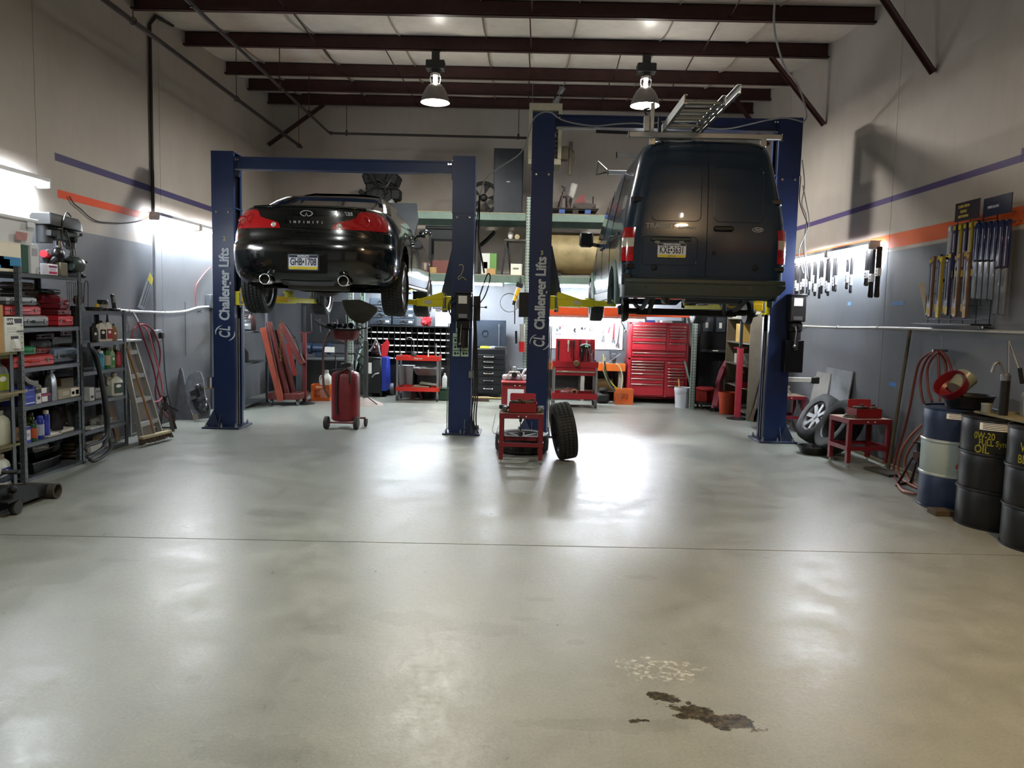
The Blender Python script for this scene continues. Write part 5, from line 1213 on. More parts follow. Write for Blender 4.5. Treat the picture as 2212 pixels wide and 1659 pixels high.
p = at3(201, z, -4.50); carton('upright white parts box on the jug shelf behind the black hose', p[0]-.1, p[0], p[1]-.06, p[1]+.03, z, z+.14, M('#bdbdb8', .6), [(.2, .8, .2, .4, '#35353a')])
p = at3(214, z, -4.56); carton('low grey parts box on the jug shelf behind the black hose', p[0]-.1, p[0], p[1]-.07, p[1]+.07, z, z+.11, M('#8f9090', .6), [(.1, .9, .6, .8, '#5a5c60')])
jug('large white gallon jug with a green label on the jug shelf', at3(248, z, -4.54), .15, .12, .25, '#c3c8bc', '#b9bcb4', '#3a4a40', rz_, name='gallon_jug', cat='jug')
jug('dim white jug behind the hose on the jug shelf', at3(226, z, -4.66), .11, .09, .26, '#9a9d96', '#b9bcb4', None, rz_, name='gallon_jug', cat='jug')
z = L3[1]
t = thing('clear_bag', 'clear plastic bag of parts on the low shelf behind the black hose', 'plastic bag', at3(215, z, -4.56)); q = crumple((0, .02, .055), (.1, .15, .055)); q.build('bag_heap', CLR, t)
p = at3(214, z, -4.48); carton('flat white folded carton at the front of the low shelf', p[0]-.12, p[0]+.0, p[1]-.15, p[1]+.16, z, z+.02, M('#b5b6b2', .6))
z = L3[0]
p = at3(208, z, -4.5); carton('torn white carton at the bottom beside the black hose', p[0]-.1, p[0], p[1]-.1, p[1]+.12, z, z+.1, M('#bdbab0', .7, 0, .1))
p = at3(228, z, -4.55); carton('small pale carton with blue edge at the bottom of the bottle shelving', p[0]-.1, p[0], p[1]-.07, p[1]+.06, z, z+.15, M('#a8a69a', .7), [(0, .25, 0, 1, '#3a4080')])
for k, (px0, px1) in enumerate(((246, 254), (253, 259))):
    y0 = yon(px1, -4.56-.02*k, .04); y1 = yon(px0-3, -4.62, .85)
    o = MB().bar((-4.56-.03*k, y0, .06), (-4.70, y1, .57), .07, .022, (1, 0, 0)).build('plank', M('#6d5a44', .75, 0, .3, 9)); tag(o, ('wider' if k == 0 else 'narrower')+' old plank leaning inside the bottom of the bottle shelving', 'plank')
# big black hose hanging at the gap between the units
t = thing('exhaust_hose', 'thick grey-black hose hanging in long loops between the two shelving units', 'hose', (-4.30, 7.6, 0), world=True)
for k in range(4):
    X = -4.33+.025*k; a = 196+3*k
    pts = [wx(192, 742+2*k, X), wx(203+2*k, 768, X), wx(216+2*k, 815, X+.02), wx(226+3*k, 880, X+.03), wx(230+4*k, 930, X+.05)]
    if k % 2: pts += [wx(222+3*k, 970-6*k, X+.06), wx(205, 990-9*k, X+.07), wx(190, 996-8*k, X+.03)]
    else: pts += [wx(240-3*k, 965, X+.08), wx(228, 985-5*k, X+.1), wx(208, 996-4*k, X+.1), wx(192, 992-3*k, X+.05)]
    MB().tube([(min(p.x, -4.25), p.y, max(p.z, .025+.01*k)) for p in pts], .017, 8, k=6).build('loop', M('#2b2f33', .6, .0, .2), t)

# ---- low rack at the left edge
z = L1[3]
y1 = yon(51, -4.36, z+.2); yb_ = yon(10, -4.36, z+.2)
OILB = [(.12, .45, .55, .92, '#23272e'), (.5, .92, .62, .9, '#3a3f48'), (.1, .9, .12, .16, '#8d9190'), (.1, .6, .25, .28, '#9a9d9c'), (.1, .6, .35, .38, '#9a9d9c')]
carton('lower white oil carton with a dispensing tap on the low rack', -4.62, -4.36, yb_, y1, z, z+.15, M('#c6cac4', .55, 0, .04), [(.3, .7, .72, .9, '#3c4046')], name='oil_carton')
carton('upper white oil carton with a dark logo on the low rack', -4.62, -4.36, yb_, y1, z+.151, z+.30, M('#cdd1cc', .55, 0, .04), OILB, text=[('NAPA', .28, .74, .045, '#e3e6e8'), ('10W-30', .8, .14, .03, '#4a4d50')], name='oil_carton')
q = bpy.data.objects['oil_carton']; MB().loft([[(-4.36+d_, (yb_+y1)/2+a*.03, z+h_) for a in (-1, 1)]+[(-4.36, (yb_+y1)/2+a*.03, z+h_) for a in (1, -1)] for h_, d_ in ((.03, .035), (.08, .025), (.11, .01))]).build('tap', M('#d5d8d6', .4), q)
carton('brown cardboard box standing at the very left edge of the low rack', -4.64, -4.33, 5.75, yon(8, -4.33, z+.2), z, z+.40, CARD)
z = L1[2]
jug('grey oil jug with a blue and yellow label on the wooden shelf', (-4.44, yon(4, -4.40, z+.1), z), .19, .1, .30, '#73797c', '#3c4a5c', '#8fa02a', 0, name='gallon_jug', cat='jug')
p = wx(52, 846, -4.36); o = MB().bb(-4.62, -4.33, 6.2, yon(58, -4.33, z), z, z+.018).build('plywood_scrap', M('#8a8066', .75, 0, .25)); tag(o, 'scrap of plywood sticking out from the wooden shelf', 'board')
z = L1[1]
jug('dirty white gallon jug on the low rack, under the wooden shelf', (-4.43, yon(6, -4.40, z+.1), z), .18, .11, .29, '#b9bcab', '#8a8d84', None, 0, name='gallon_jug', cat='jug')
y0, y1 = yon(21, -4.40, z), yon(54, -4.40, z)
carton('low open brown carton on the low rack beside the dirty jug', -4.58, -4.40, y0, y1-.02, z, z+.11, M('#7d6a4c', .75, 0, .15), [(.55, .9, .3, .7, '#4a4f55')])
z = L1[0]
jug('white quart bottle with a blue label on the bottom of the low rack', (-4.42, yon(12, -4.38, z+.1), z), .15, .1, .27, '#c9d0cb', '#c3cac5', '#20346e', 0, spout=True, txt='v')

# ---- black floor jack in front of the low rack
t = thing('floor_jack', 'long black floor jack lying at the left edge on the concrete', 'floor jack', (-3.9, 5.6, 0), world=True)
JB = M('#14171a', .42, .3, .2)
for x in (-4.02, -3.84): MB().prism([(x, 5.0, .05), (x, 6.05, .045), (x, 6.12, .12), (x, 5.7, .20), (x, 5.0, .22)], (.012, 0, 0)).build('side_plate', JB, t)
MB().prism([(-4.02, 5.0, .215), (-3.83, 5.0, .215), (-3.83, 5.7, .195), (-4.02, 5.7, .195)], (0, 0, .008)).prism([(-4.01, 5.7, .19), (-3.84, 5.7, .19), (-3.84, 6.08, .11), (-4.01, 6.08, .11)], (0, 0, .006)).build('top_plate', JB, t)
MB().lathe([(.062, -.13), (.062, .13), (.05, .13), (.05, .02), (.001, .02)], (-3.90, 6.13, .065), 24, 'x').lathe([(.001, -.02), (.05, -.02), (.05, -.13), (.062, -.13)], (-3.90, 6.13, .065), 24, 'x').build('front_roller', M('#4b463f', .6, .4, .3), t)
for x in (-4.06, -3.78): MB().lathe([(.001, -.022), (.05, -.022), (.055, -.015), (.055, .015), (.05, .022), (.001, .022)], (x, 5.62, .056), 20, 'x').build('caster_wheel', M('#26282a', .5), t)
MB().bb(-3.84, -3.74, 5.48, 5.66, .115, .128).build('caster_bracket', JB, t); MB().cyl((-3.8, 5.60, .128), (-3.8, 5.60, .16), .022, n=8).sph((-3.82, 5.66, .18), .03, 10, 6).build('caster_bolt', IRON, t)
MB().bar((-3.93, 5.05, .23), (-3.93, 5.75, .26), .07, .05, ch=.008).lathe([(.001, 0), (.06, 0), (.065, .02), (.001, .02)], (-3.93, 5.8, .27), 16).build('lift_arm', JB, t)

# ---- stepladder, broom, jack stand, hose, cords, fender
t = thing('stepladder', 'short aluminium stepladder standing against the left wall beside the bottle shelving', 'stepladder', (-4.5, 8.95, 0), world=True)
LA = M('#a8a9a4', .4, .6, .15); LT = M('#6a5f4c', .6, 0, .15)
b0, b1 = Vector((-4.33, 8.66, 0)), Vector((-4.36, 9.20, 0)); t0, t1 = Vector((-4.60, 8.76, 1.17)), Vector((-4.60, 9.02, 1.17))
for a, b in ((b0, t0), (b1, t1)): MB().bar(a, b, .022, .06, (1, 0, 0), .004).build('front_rail', LA, t)
for a, b in ((Vector((-4.74, 8.68, 0)), Vector((-4.67, 8.76, 1.15))), (Vector((-4.74, 9.18, 0)), Vector((-4.67, 9.02, 1.15)))): MB().bar(a, b, .022, .035, (1, 0, 0)).build('rear_rail', LA, t)
for k in range(4):
    f_ = .2+.235*k; a, b = b0.lerp(t0, f_), b1.lerp(t1, f_); MB().bar(a+Vector((-.02, 0, 0)), b+Vector((-.02, 0, 0)), .085, .012).bar(a+Vector((.022, 0, -.02)), b+Vector((.022, 0, -.02)), .006, .045).build('step', LA, t)
    MB().add([b0.lerp(t0, max(f_-.22, .02))+Vector((-.05, .02, 0)), b1.lerp(t1, max(f_-.22, .02))+Vector((-.05, -.02, 0)), b1.lerp(t1, f_-.03)+Vector((-.05, -.02, 0)), b0.lerp(t0, f_-.03)+Vector((-.05, .02, 0))], [(0, 1, 2, 3)]).build('back_panel', LT, t)
MB().bb(-4.72, -4.52, 8.70, 9.08, 1.165, 1.19, .006).build('top_cap', M('#b5b6b2', .4, .4), t)
h0, h1 = fl(304, 960, .03), fl(366, 944, .03); hm = (h0+h1)/2
t = thing('push_broom', 'wide push broom with its wooden handle leaning over the stepladder', 'broom', (hm.x, hm.y, 0), world=True)
dv = (h1-h0).normalized(); nv = Vector((dv.y, -dv.x, 0))
MB().bar(h0+Vector((0, 0, .07)), h1+Vector((0, 0, .07)), .07, .03, ch=.004).build('broom_block', M('#a69a78', .7, 0, .2), t)
mb = MB(); rnd = random.Random(5)
for k in range(130):
    u = rnd.random(); v_ = rnd.uniform(-.03, .03); p = h0.lerp(h1, u)+Vector((0, 0, .06))+nv*v_; q = p+nv*(v_*.6+rnd.uniform(0, .02))+dv*rnd.uniform(-.01, .01)+Vector((0, 0, -.058)); mb.bar(p, q, .008)
mb.bar(h0+Vector((0, 0, .035)), h1+Vector((0, 0, .035)), .045, .045)
mb.build('bristles', M('#4a3b32', .9, 0, .3, 30), t)['kind'] = 'stuff'
hp = hm+Vector((-.01, 0, .09)); hq = wx(272, 742, -4.57); MB().cyl(hp, hq, .013, n=10).build('handle', M('#8d6238', .6, 0, .2), t); MB().cyl(hp, hp.lerp(hq, .05), .018, n=10).build('ferrule', M('#7c7466', .5), t)
def jack_stand(label, c, rz, col, h=.32, w=.2, group='jack stands'):
    t = thing('jack_stand', label, 'jack stand', c, rz, group=group); m = hexm(col, .5)
    for sx in (-1, 1):
        for sy in (-1, 1): MB().prism([(sx*.03, sy*.03, h), (sx*.05, sy*.03, h), (sx*w/2, sy*w/2, 0), (sx*(w/2-.05), sy*w/2, 0)], (0, sy*-.006, 0)).build('leg', m, t)
    for s in (-1, 1): MB().bar((-w/2+.02, s*w/2, .015), (w/2-.02, s*w/2, .015), .006, .025).build('foot_bar', m, t)
    MB().bb(-.035, .035, -.035, .035, h-.03, h+.06, .004).build('collar', m, t)
    MB().cyl((0, 0, h-.05), (0, 0, h+.13), .02, n=10).build('ratchet_post', DKSTEEL, t)
    MB().loft([[(-.05, y, h+z_), (-.03, y, h+z_-.02), (.03, y, h+z_-.02), (.05, y, h+z_), (.035, y, h+z_), (0, y, h+z_-.015), (-.035, y, h+z_)] for y, z_ in ((-.03, .155), (.03, .155))]).build('saddle', DKSTEEL, t)
    MB().bar((.03, 0, h+.02), (.15, 0, h-.05), .014, .02).build('release_lever', DKSTEEL, t)
    return t
p = fl(357, 928); jack_stand('dark jack stand under the red hose by the stepladder', (-4.55, p.y-.05, 0), .3, '#33302e', .30, .24)
# red air hose on the left wall
HS = M('#74262d', .5, 0, .12); HSD = M('#3a2326', .55, 0, .12)
X = XL+.07; t = thing('air_hose', 'red air hose hung in a loose coil on the left wall above the jack stand', 'hose', (X, 9.2, .4), world=True)
k_ = wx(287, 673, X)
def wp(L_, dx=0): return [wx(a, b, X+dx) for a, b in L_]
MB().tube([k_, wx(292, 684, X+.01), wx(298, 696, X+.02)], .014, 8, k=3).build('coupler', CHROME, t)
for i, (L_, m, dx) in enumerate(((((298, 696), (312, 735), (330, 790), (344, 850), (362, 890), (378, 909)), HS, .03), (((285, 735), (288, 712), (300, 702), (318, 703), (335, 722), (346, 760), (343, 800), (336, 840), (340, 872), (350, 888), (366, 907)), HS, .02), (((310, 704), (322, 722), (332, 760), (346, 810), (352, 845), (345, 864), (330, 868), (322, 866)), M('#b5636a', .5), .05),
                       (((312, 703), (326, 730), (338, 775), (350, 830), (353, 862), (346, 880)), HSD, .01), (((282, 800), (286, 835), (296, 856), (312, 868), (326, 867)), HSD, .04))):
    MB().tube([(p.x, p.y, max(p.z, .02)) for p in wp(L_, dx)], .011, 8, k=6).build('hose_run', m, t)
o = MB().tube([(p.x, p.y, max(p.z, .012)) for p in wp([(342, 727), (350, 728), (353, 750), (356, 800), (362, 850), (372, 885), (377, 905)], -.02)], .006, 6, k=5).build('power_cord', BLACK); tag(o, 'thin black cord falling from the wall socket to the floor', 'cord')
o = MB().tube([wx(a, b, XL+.02) for a, b in ((150, 424), (160, 440), (175, 452), (192, 468), (212, 478), (240, 481), (270, 482), (300, 478), (322, 470), (333, 462))], .007, 6, k=4).build('power_cord', M('#4b4846', .6)); tag(o, 'slack grey cord swagged between the strip lights on the left wall', 'cord')
o = MB().tube([wx(a, b, XL+.02) for a, b in ((423, 662), (422, 640), (423, 618), (430, 606), (440, 592), (455, 576))], .006, 6, k=3).build('signal_wire', M('#a03038', .5)); tag(o, 'thin red wire climbing the left wall to the lift post', 'wire')
o = MB().tube([wx(a, b, XL+.015) for a, b in ((400, 652), (400, 690), (401, 730), (402, 770))], .004, 5).build('hanging_wire', M('#2c2c2e', .5)); tag(o, 'short dark wire hanging straight down the left wall', 'wire')
# slanted tool chart on the wall
t = thing('tool_chart', 'slanting narrow display board with yellow top and black slots on the left wall', 'display board', (XL+.03, 9.2, 1.6), world=True)
q = [wx(a, b, XL+.04) for a, b in ((297, 664), (309, 670), (329, 602), (322, 588))]
MB().prism(q, (.012, 0, 0)).build('board', M('#7d838a', .35, .3), t)
def bil(u, v): return (q[0].lerp(q[1], u)).lerp(q[3].lerp(q[2], u), v)+Vector((.014, 0, 0))
MB().add([bil(0, .78), bil(1, .78), bil(1, .99), bil(0, .99)], [(0, 1, 2, 3)]).build('yellow_heading', M('#c3b42a', .5), t, 0)
for k in range(14):
    v = .1+.05*k; MB().add([bil(.18, v), bil(.42, v), bil(.42, v+.03), bil(.18, v+.03)], [(0, 1, 2, 3)]).build('slot', INK, t, 0); MB().add([bil(.6, v), bil(.85, v), bil(.85, v+.03), bil(.6, v+.03)], [(0, 1, 2, 3)]).build('slot', INK, t, 0)
# car fender and lamp panel leaning by the post
t = thing('body_panel', 'scuffed grey car front panel with headlamp openings leaning on the left wall', 'car panel', (-4.6, 10.6, 0), world=True)
PG = M('#54575b', .38, .3, .3, 8)
def lean(px, py, y=10.62):
    p = at(px, py, y); return Vector((p.x, y+.25*max(p.z, 0), max(p.z, .004)))
def sheet(L_, m, name, th=.03, y=10.62): return MB().prism([lean(a, b, y) for a, b in L_], (0, -th, 0)).build(name, m, t)
sheet(((381, 906), (377, 860), (374, 830), (373, 810), (376, 797), (381, 797), (386, 808), (392, 830), (402, 866), (421, 907)), PG, 'fender')
sheet(((392, 838), (398, 812), (412, 804), (424, 806), (432, 822), (434, 838), (440, 858), (452, 880), (454, 903), (424, 906), (408, 880)), M('#5f6266', .4, .3, .3, 8), 'front_panel', .025, 10.60)
sheet(((403, 848), (420, 840), (430, 862), (440, 884), (430, 892), (418, 884)), BLACK, 'lamp_opening', .004, 10.572)
for (a, b, r_) in ((424, 838, .05), (434, 868, .075), (436, 880, .06)):
    p = lean(a, b, 10.55); crumple((p.x, p.y, p.z), (r_, .03, r_), amp=.35).build('lamp_unit', M('#6b6d70', .25, .7, .5, 40), t)
sheet(((405, 858), (418, 856), (420, 862), (408, 866)), PG, 'bracket', .02, 10.57); sheet(((417, 896), (428, 893), (431, 904), (421, 908)), M('#6d6455', .6, 0, .3), 'corner_block', .05, 10.56)
p = at(448, 826, 9.98)
t = thing('metal_cup', 'bright metal cup on a ring fixed to the side of the far left lift post', 'cup', (-4.12, 10.05, at(448, 840, 10).z), world=True); z = at(448, 840, 10).z
MB().lathe([(.001, 0), (.045, 0), (.047, .15), (.043, .15), (.04, .006), (.001, .006)], (-4.105, 10.05, z), 20).build('cup', CHROME, t); MB().lathe([(.05, -.004), (.07, -.004), (.07, .006), (.05, .006)], (-4.105, 10.05, z+.01), 20).build('ring', M('#8d7a3a', .3, .8), t)
o = MB().bar((-4.045, 10.07, z+.01), (-4.07, 10.05, z+.01), .02, .01).build('cup_bracket', STEEL, t)
o = MB().bb(XL, XL+.09, yon(450, XL+.05, 1.7), yon(450, XL+.05, 1.7)+.2, zon(450, 664, XL+.05), zon(450, 636, XL+.05), .008).build('junction_box', M('#4c5258', .5)); tag(o, 'grey junction box on the left wall behind the lift post', 'electrical box')
o = MB().bar((-4.74, 6.25, 1.85), (-4.66, 6.42, 2.72), .022, .035).build('folded_tripod', BLACK); tag(o, 'black folded pole leaning behind the white tub at the left edge', 'pole')

# ================================================================ BACK OF THE SHOP
def pb(px0, py0, px1, py1, Y):
    a, b = at(px0, (py0+py1)/2, Y), at(px1, (py0+py1)/2, Y); m = (px0+px1)/2
    return a.x, b.x, at(m, py1, Y).z, at(m, py0, Y).z
def caster(t, x, y, r=.05, name='caster', m=None):
    c = MB().lathe([(.001, -r*.35), (r*.9, -r*.35), (r, -r*.2), (r, r*.2), (r*.9, r*.35), (.001, r*.35)], (x, y, r), 16, 'x').build(name, m or M('#3b3c3e', .5), t)
    MB().bb(x-r*.5, x+r*.5, y-r*.4, y+r*.4, r*2.0, r*2.2).bb(x-r*.5, x-r*.4, y-r*.4, y+r*.4, r*.8, r*2.1).bb(x+r*.4, x+r*.5, y-r*.4, y+r*.4, r*.8, r*2.1).build('fork', STEEL, c); return c
# ---- pallet rack
RKG = M('#5f7269', .5, .2, .2); RKP = M('#8c9a90', .45, .3, .15)
UX = [-3.02, .05, 3.0]; RY0, RY1 = 13.45, 14.5; ZL, ZU = 2.27, 3.33
RK = thing('pallet_rack', 'green-grey pallet rack with two high storage levels along the back wall', 'rack', (0, 13.9, 0), world=True)
def upright(x, ytop, par):
    for y, s in ((RY0, 1), (RY1, -1)):
        u = MB().bb(x-.04, x+.04, y, y+s*.004, 0, ytop).bb(x-.04, x-.036, y, y+s*.07, 0, ytop).bb(x+.036, x+.04, y, y+s*.07, 0, ytop).bb(x-.06, x+.06, y-.02, y+s*.08, 0, .008).build('upright_post', RKP, par)
        if y == RY0:
            mb = MB()
            for k in range(int(ytop/.05)):
                for sx in (-1, 1): z = .06+.05*k; mb.prism([(x+sx*.022-.008, y-.001, z+.011), (x+sx*.022-.005, y-.001, z-.011), (x+sx*.022+.005, y-.001, z-.011), (x+sx*.022+.008, y-.001, z+.011)], (0, .0008, 0))
            mb.build('post_slots', BLACK, u)['kind'] = 'stuff'
    for k in range(int(ytop/.9)): MB().bar((x, RY0+.05, .3+.9*k), (x, RY1-.05, .95+.9*k), .03, .02).build('brace', RKG, par)
for x, h_ in zip(UX, (3.45, 3.6, 3.45)): upright(x, h_, RK)
for z in (ZL, ZU):
    for xa, xb in ((UX[0]-1.2, UX[0]), (UX[0], UX[1]), (UX[1], UX[2])):
        for y in (RY0+.02, RY1-.05): MB().bb(xa+.045 if xa in UX else xa, xb-.045, y-.02, y+.03, z-.135, z-.015, .004).build('beam', RKG, RK)
        MB().bb(xa+.05, xb-.05, RY0+.02, RY1-.02, z-.014, z).build('decking', M('#8a8068', .75, 0, .25), RK)
for y in (RY0+.02, RY1-.05): MB().bb(UX[1]+.045, UX[2]-.045, y-.02, y+.03, 1.60, 1.74, .004).build('orange_beam', M('#c94a1e', .45, .1, .1), RK)
MB().bb(UX[1]+.05, UX[2]-.05, RY0+.02, RY1-.02, 1.741, 1.752).build('decking', M('#bdbdb8', .6), RK)
# hangers for the two long lamps
for o in [o for o in bpy.data.objects if o.name in ('strip_light.005', 'strip_light.006')]:
    for s in (-.9, .9): MB().cyl((o.location.x+s, YT, o.location.z+.07), (o.location.x+s, YT, ZL-.013), .004, n=5).build('hang_wire', STEEL, o)
fluor((.4, 13.85, 1.53), (2.2, 13.85, 1.53), 'strip light hidden under the orange rack beam above the bench', 1, (0, -1, 0))
for s in (.6, 2.0): MB().bb(s-.01, s+.01, 13.84, 13.86, 1.6, 1.741).build('hang_bracket', STEEL, bpy.data.objects['strip_light.007'])

# ---- things on the upper level
p = at(828, 405, 13.9)
t = thing('engine', 'black engine block with pipes standing on the top of the rack behind the coupe', 'engine', (p.x, 13.9, ZU), world=True)
x, y, z = p.x, 13.9, ZU; EM = M('#0f1011', .55, .3, .4, 20)
MB().bb(x-.28, x+.22, y-.2, y+.25, z+.12, z+.5, .03).bb(x-.2, x+.2, y-.16, y+.2, z, z+.14, .02).build('block', EM, t)
for s in (-1, 1): MB().box((x+s*.2-.02, y, z+.58), (.22, .42, .2), rotm(ry=s*.35), .03).build('cylinder_head', EM, t)
MB().lathe([(.001, -.03), (.11, -.03), (.12, 0), (.12, .02), (.001, .02)], (x-.05, y-.2, z+.28), 20, 'y').build('pulley', IRON, t)
MB().cyl((x+.14, y-.22, z+.13), (x+.22, y-.24, z+.18), .045, n=14).build('oil_filter', M('#8b8c88', .4), t)
MB().tube([(x-.25, y-.1, z+.3), (x-.34, y-.14, z+.32), (x-.39, y-.14, z+.36)], .04, 8, k=3).build('intake_pipe', EM, t)
MB().bb(x-.24, x+.26, y-.15, y+.2, z+.5, z+.72, .05).bb(x+.16, x+.34, y-.22, y, z+.2, z+.4, .03).build('intake_manifold', EM, t)
for k in range(11):
    rn = random.Random(k); MB().tube([(x+rn.uniform(-.25, .25), y-.18, z+rn.uniform(.2, .6)), (x+rn.uniform(-.3, .35), y-.25, z+rn.uniform(.3, .7)), (x+rn.uniform(-.25, .36), y-.16, z+rn.uniform(.4, .74))], .014, 6, k=4).build('engine_hose', BLACK, t)
x0, x1, z0, z1 = pb(1066, 320, 1130, 449, 13.95)
t = thing('steel_locker', 'tall dark grey steel cabinet standing on top of the rack', 'cabinet', ((x0+x1)/2, 14.1, ZU), world=True)
MB().bb(x0, x1, 13.97, 14.42, ZU, z1, .004).build('cabinet_body', M('#23282e', .45, .3, .15), t); MB().bb(x0+.02, x1-.015, 13.955, 13.97, ZU+.03, z1-.02, .003).build('door', M('#2b3037', .42, .3, .15), t); MB().bb((x0+x1)/2-.03, (x0+x1)/2+.03, 13.945, 13.955, (ZU+z1)/2, (ZU+z1)/2+.02).build('handle', STEEL, t)
p = at(1045, 410, 14)
t = thing('shop_fan', 'round black drum fan on top of the rack beside the steel cabinet', 'fan', (p.x, 14, ZU), world=True); x = p.x
MB().torus((x, 14, ZU+.32), .26, .035, 'y', 30, 8).build('fan_ring', BLACK, t); MB().sph((x, 14, ZU+.32), (.07, .06, .07), 12, 8).build('hub', BLACK, t)
for k in range(5): a = 2*PI*k/5; MB().prism([(x+.05*math.cos(a), 14, ZU+.32+.05*math.sin(a)), (x+.23*math.cos(a-.2), 14.02, ZU+.32+.23*math.sin(a-.2)), (x+.23*math.cos(a+.3), 13.98, ZU+.32+.23*math.sin(a+.3))], (0, .006, 0)).build('blade', IRON, t)
MB().bb(x-.2, x+.2, 13.85, 14.15, ZU, ZU+.03, .01).bar((x-.12, 14, ZU), (x-.2, 14, ZU+.2), .03).bar((x+.12, 14, ZU), (x+.2, 14, ZU+.2), .03).build('stand', BLACK, t)
x0, x1, z0, z1 = pb(1200, 447, 1292, 461, 13.6)
t = thing('wooden_pallet', 'low dark pallet with blue blocks on the top of the rack', 'pallet', ((x0+x1)/2, 13.9, ZU), world=True); PLT = M('#2b2722', .8, 0, .3)
for k in range(3): MB().bb(x0-.4, x1, 13.5+.35*k, 13.62+.35*k, ZU, ZU+.015).build('bottom_board', PLT, t)
for k in range(5): MB().bb(x0-.4, x1, 13.48+.2*k, 13.6+.2*k, ZU+.09, ZU+.108).build('deck_board', PLT, t)
for k, px in enumerate((1214, 1243, 1270)):
    xx = at(px, 455, 13.5).x
    for yy_ in (13.5, 13.85, 14.2): MB().bb(xx-.05, xx+.05, yy_, yy_+.12, ZU+.015, ZU+.09).build('block', M('#2c4a86', .6, 0, .15) if k % 2 == 0 else PLT, t)
zP = ZU+.109
p = at(1218, 440, 13.8); jack_stand('rusty jack stand on the blue-blocked pallet', (p.x, 13.8, zP), .2, '#3a2c26', .26, .22)
p = at(1238, 410, 13.85); t = thing('floor_scale', 'pale tilted plastic part leaning behind the jack stand on the pallet', 'plastic part', (p.x, 13.95, zP), world=True); MB().box((p.x, 13.97, zP+.36), (.12, .06, .28), rotm(ry=.25), .02).build('shell', M('#b9b7b0', .5), t); MB().bar((p.x-.05, 13.98, zP), (p.x-.02, 13.98, zP+.3), .05, .05).build('leg', IRON, t)
p = at(1262, 440, 13.8); t = thing('trolley_jack', 'small red and brown trolley jack on the pallet', 'floor jack', (p.x, 13.8, zP), world=True); x = p.x
for s in (0, .14): MB().prism([(x-.2, 13.7+s, zP+.03), (x+.2, 13.7+s, zP+.03), (x+.2, 13.7+s, zP+.1), (x-.05, 13.7+s, zP+.13), (x-.2, 13.7+s, zP+.1)], (0, .012, 0)).build('side_plate', M('#3b332e', .6), t)
MB().prism([(x-.2, 13.74, zP+.1), (x-.05, 13.74, zP+.28), (x+.0, 13.74, zP+.26), (x+.02, 13.74, zP+.1)], (0, .07, 0)).build('arm', M('#6e221f', .5), t); MB().cyl((x+.15, 13.77, zP+.1), (x+.15, 13.77, zP+.24), .012, n=6).build('post', IRON, t)
for xx in (x-.17, x+.17): MB().cyl((xx, 13.68, zP+.03), (xx, 13.88, zP+.03), .03, n=12).build('roller', IRON, t)
# ---- things on the lower level
x0, x1, z0, z1 = pb(1190, 497, 1300, 588, 14.0); rT = .37
t = thing('storage_tank', 'large tan cylindrical tank lying on the lower rack level', 'tank', (.9, 14.0, ZL), world=True)
MB().lathe([(.001, -.72), (.2, -.7), (.33, -.63), (rT, -.55), (rT, .75), (.33, .83), (.001, .9)], (.95, 14.0, ZL+rT+.05), 36, 'x').build('tank_shell', M('#8d7f5c', .5, .2, .3, 5), t)
for xx in (.6, 1.3): MB().bb(xx-.05, xx+.05, 13.75, 14.25, ZL, ZL+.07).build('saddle', DKSTEEL, t)
x0, x1, z0, z1 = pb(928, 490, 984, 566, 13.8)
t = thing('steel_stand', 'dark steel machine stand on the lower rack level behind the lift post', 'stand', ((x0+x1)/2, 13.9, ZL), world=True); DS = M('#24272a', .5, .5, .2)
for xx in (x0, x1+.25):
    for yy_ in (13.7, 14.1): MB().bb(xx, xx+.04, yy_, yy_+.04, ZL, z1-.04).build('leg', DS, t)
MB().bb(x0-.06, x1+.35, 13.66, 14.18, z1-.05, z1, .006).bb(x0, x1+.3, 13.69, 14.15, z1-.22, z1-.05).build('top', DS, t)
carton('maroon box of small cartons under the steel stand', x0+.06, x1+.02, 13.75, 13.95, ZL, ZL+.24, M('#6a403c', .7, 0, .15), [(.7, .95, .2, .9, '#a59c94')], fx='-y')
x0, x1, z0, z1 = pb(1040, 547, 1070, 577, 13.7); carton('white and green carton on the lower rack level', x0, x1+.02, 13.72, 13.95, ZL, z1, M('#5f8a4a', .6), [(0, .55, 0, 1, '#c3c7c2'), (.1, .4, .3, .6, '#4a4f4a')], fx='-y')
x0, x1, z0, z1 = pb(1103, 571, 1128, 588, 13.55); carton('small white carton beside the rack post on the lower level', x0, x1, 13.56, 13.75, ZL, z1+.01, M('#cfd0c4', .6), [(.2, .7, .5, .65, '#6a6a60')], fx='-y')
x0, x1, z0, z1 = pb(1051, 579, 1070, 590, 13.5); carton('small tan cardboard block at the edge of the lower rack level', x0, x1, 13.47, 13.62, ZL, ZL+.1, CARD)
x0, x1, z0, z1 = pb(925, 575, 943, 590, 13.5); carton('wooden block at the edge of the lower rack level behind the coupe', x0, x1, 13.47, 13.65, ZL, ZL+.1, WOOD, name='wood_block', cat='wood block')
t = thing('table_frame', 'angled grey steel table frame standing on the lower rack level', 'steel frame', (-.3, 13.95, ZL), world=True)
for a, b in (((1093, 522, 13.75), (1084, 588, 13.75)), ((1096, 522, 14.1), (1104, 588, 14.1)), ((1132, 524, 13.75), (1128, 588, 13.75))):
    p, q = at(*a), at(*b); q.z = ZL; MB().bar(p, q, .035, .035).build('leg', DKSTEEL, t)
p, q = at(1090, 520, 13.75), at(1138, 523, 13.75); MB().bb(p.x, q.x, 13.73, 14.13, p.z, p.z+.03).build('top_plate', M('#4b463f', .6), t); zt_ = p.z+.03
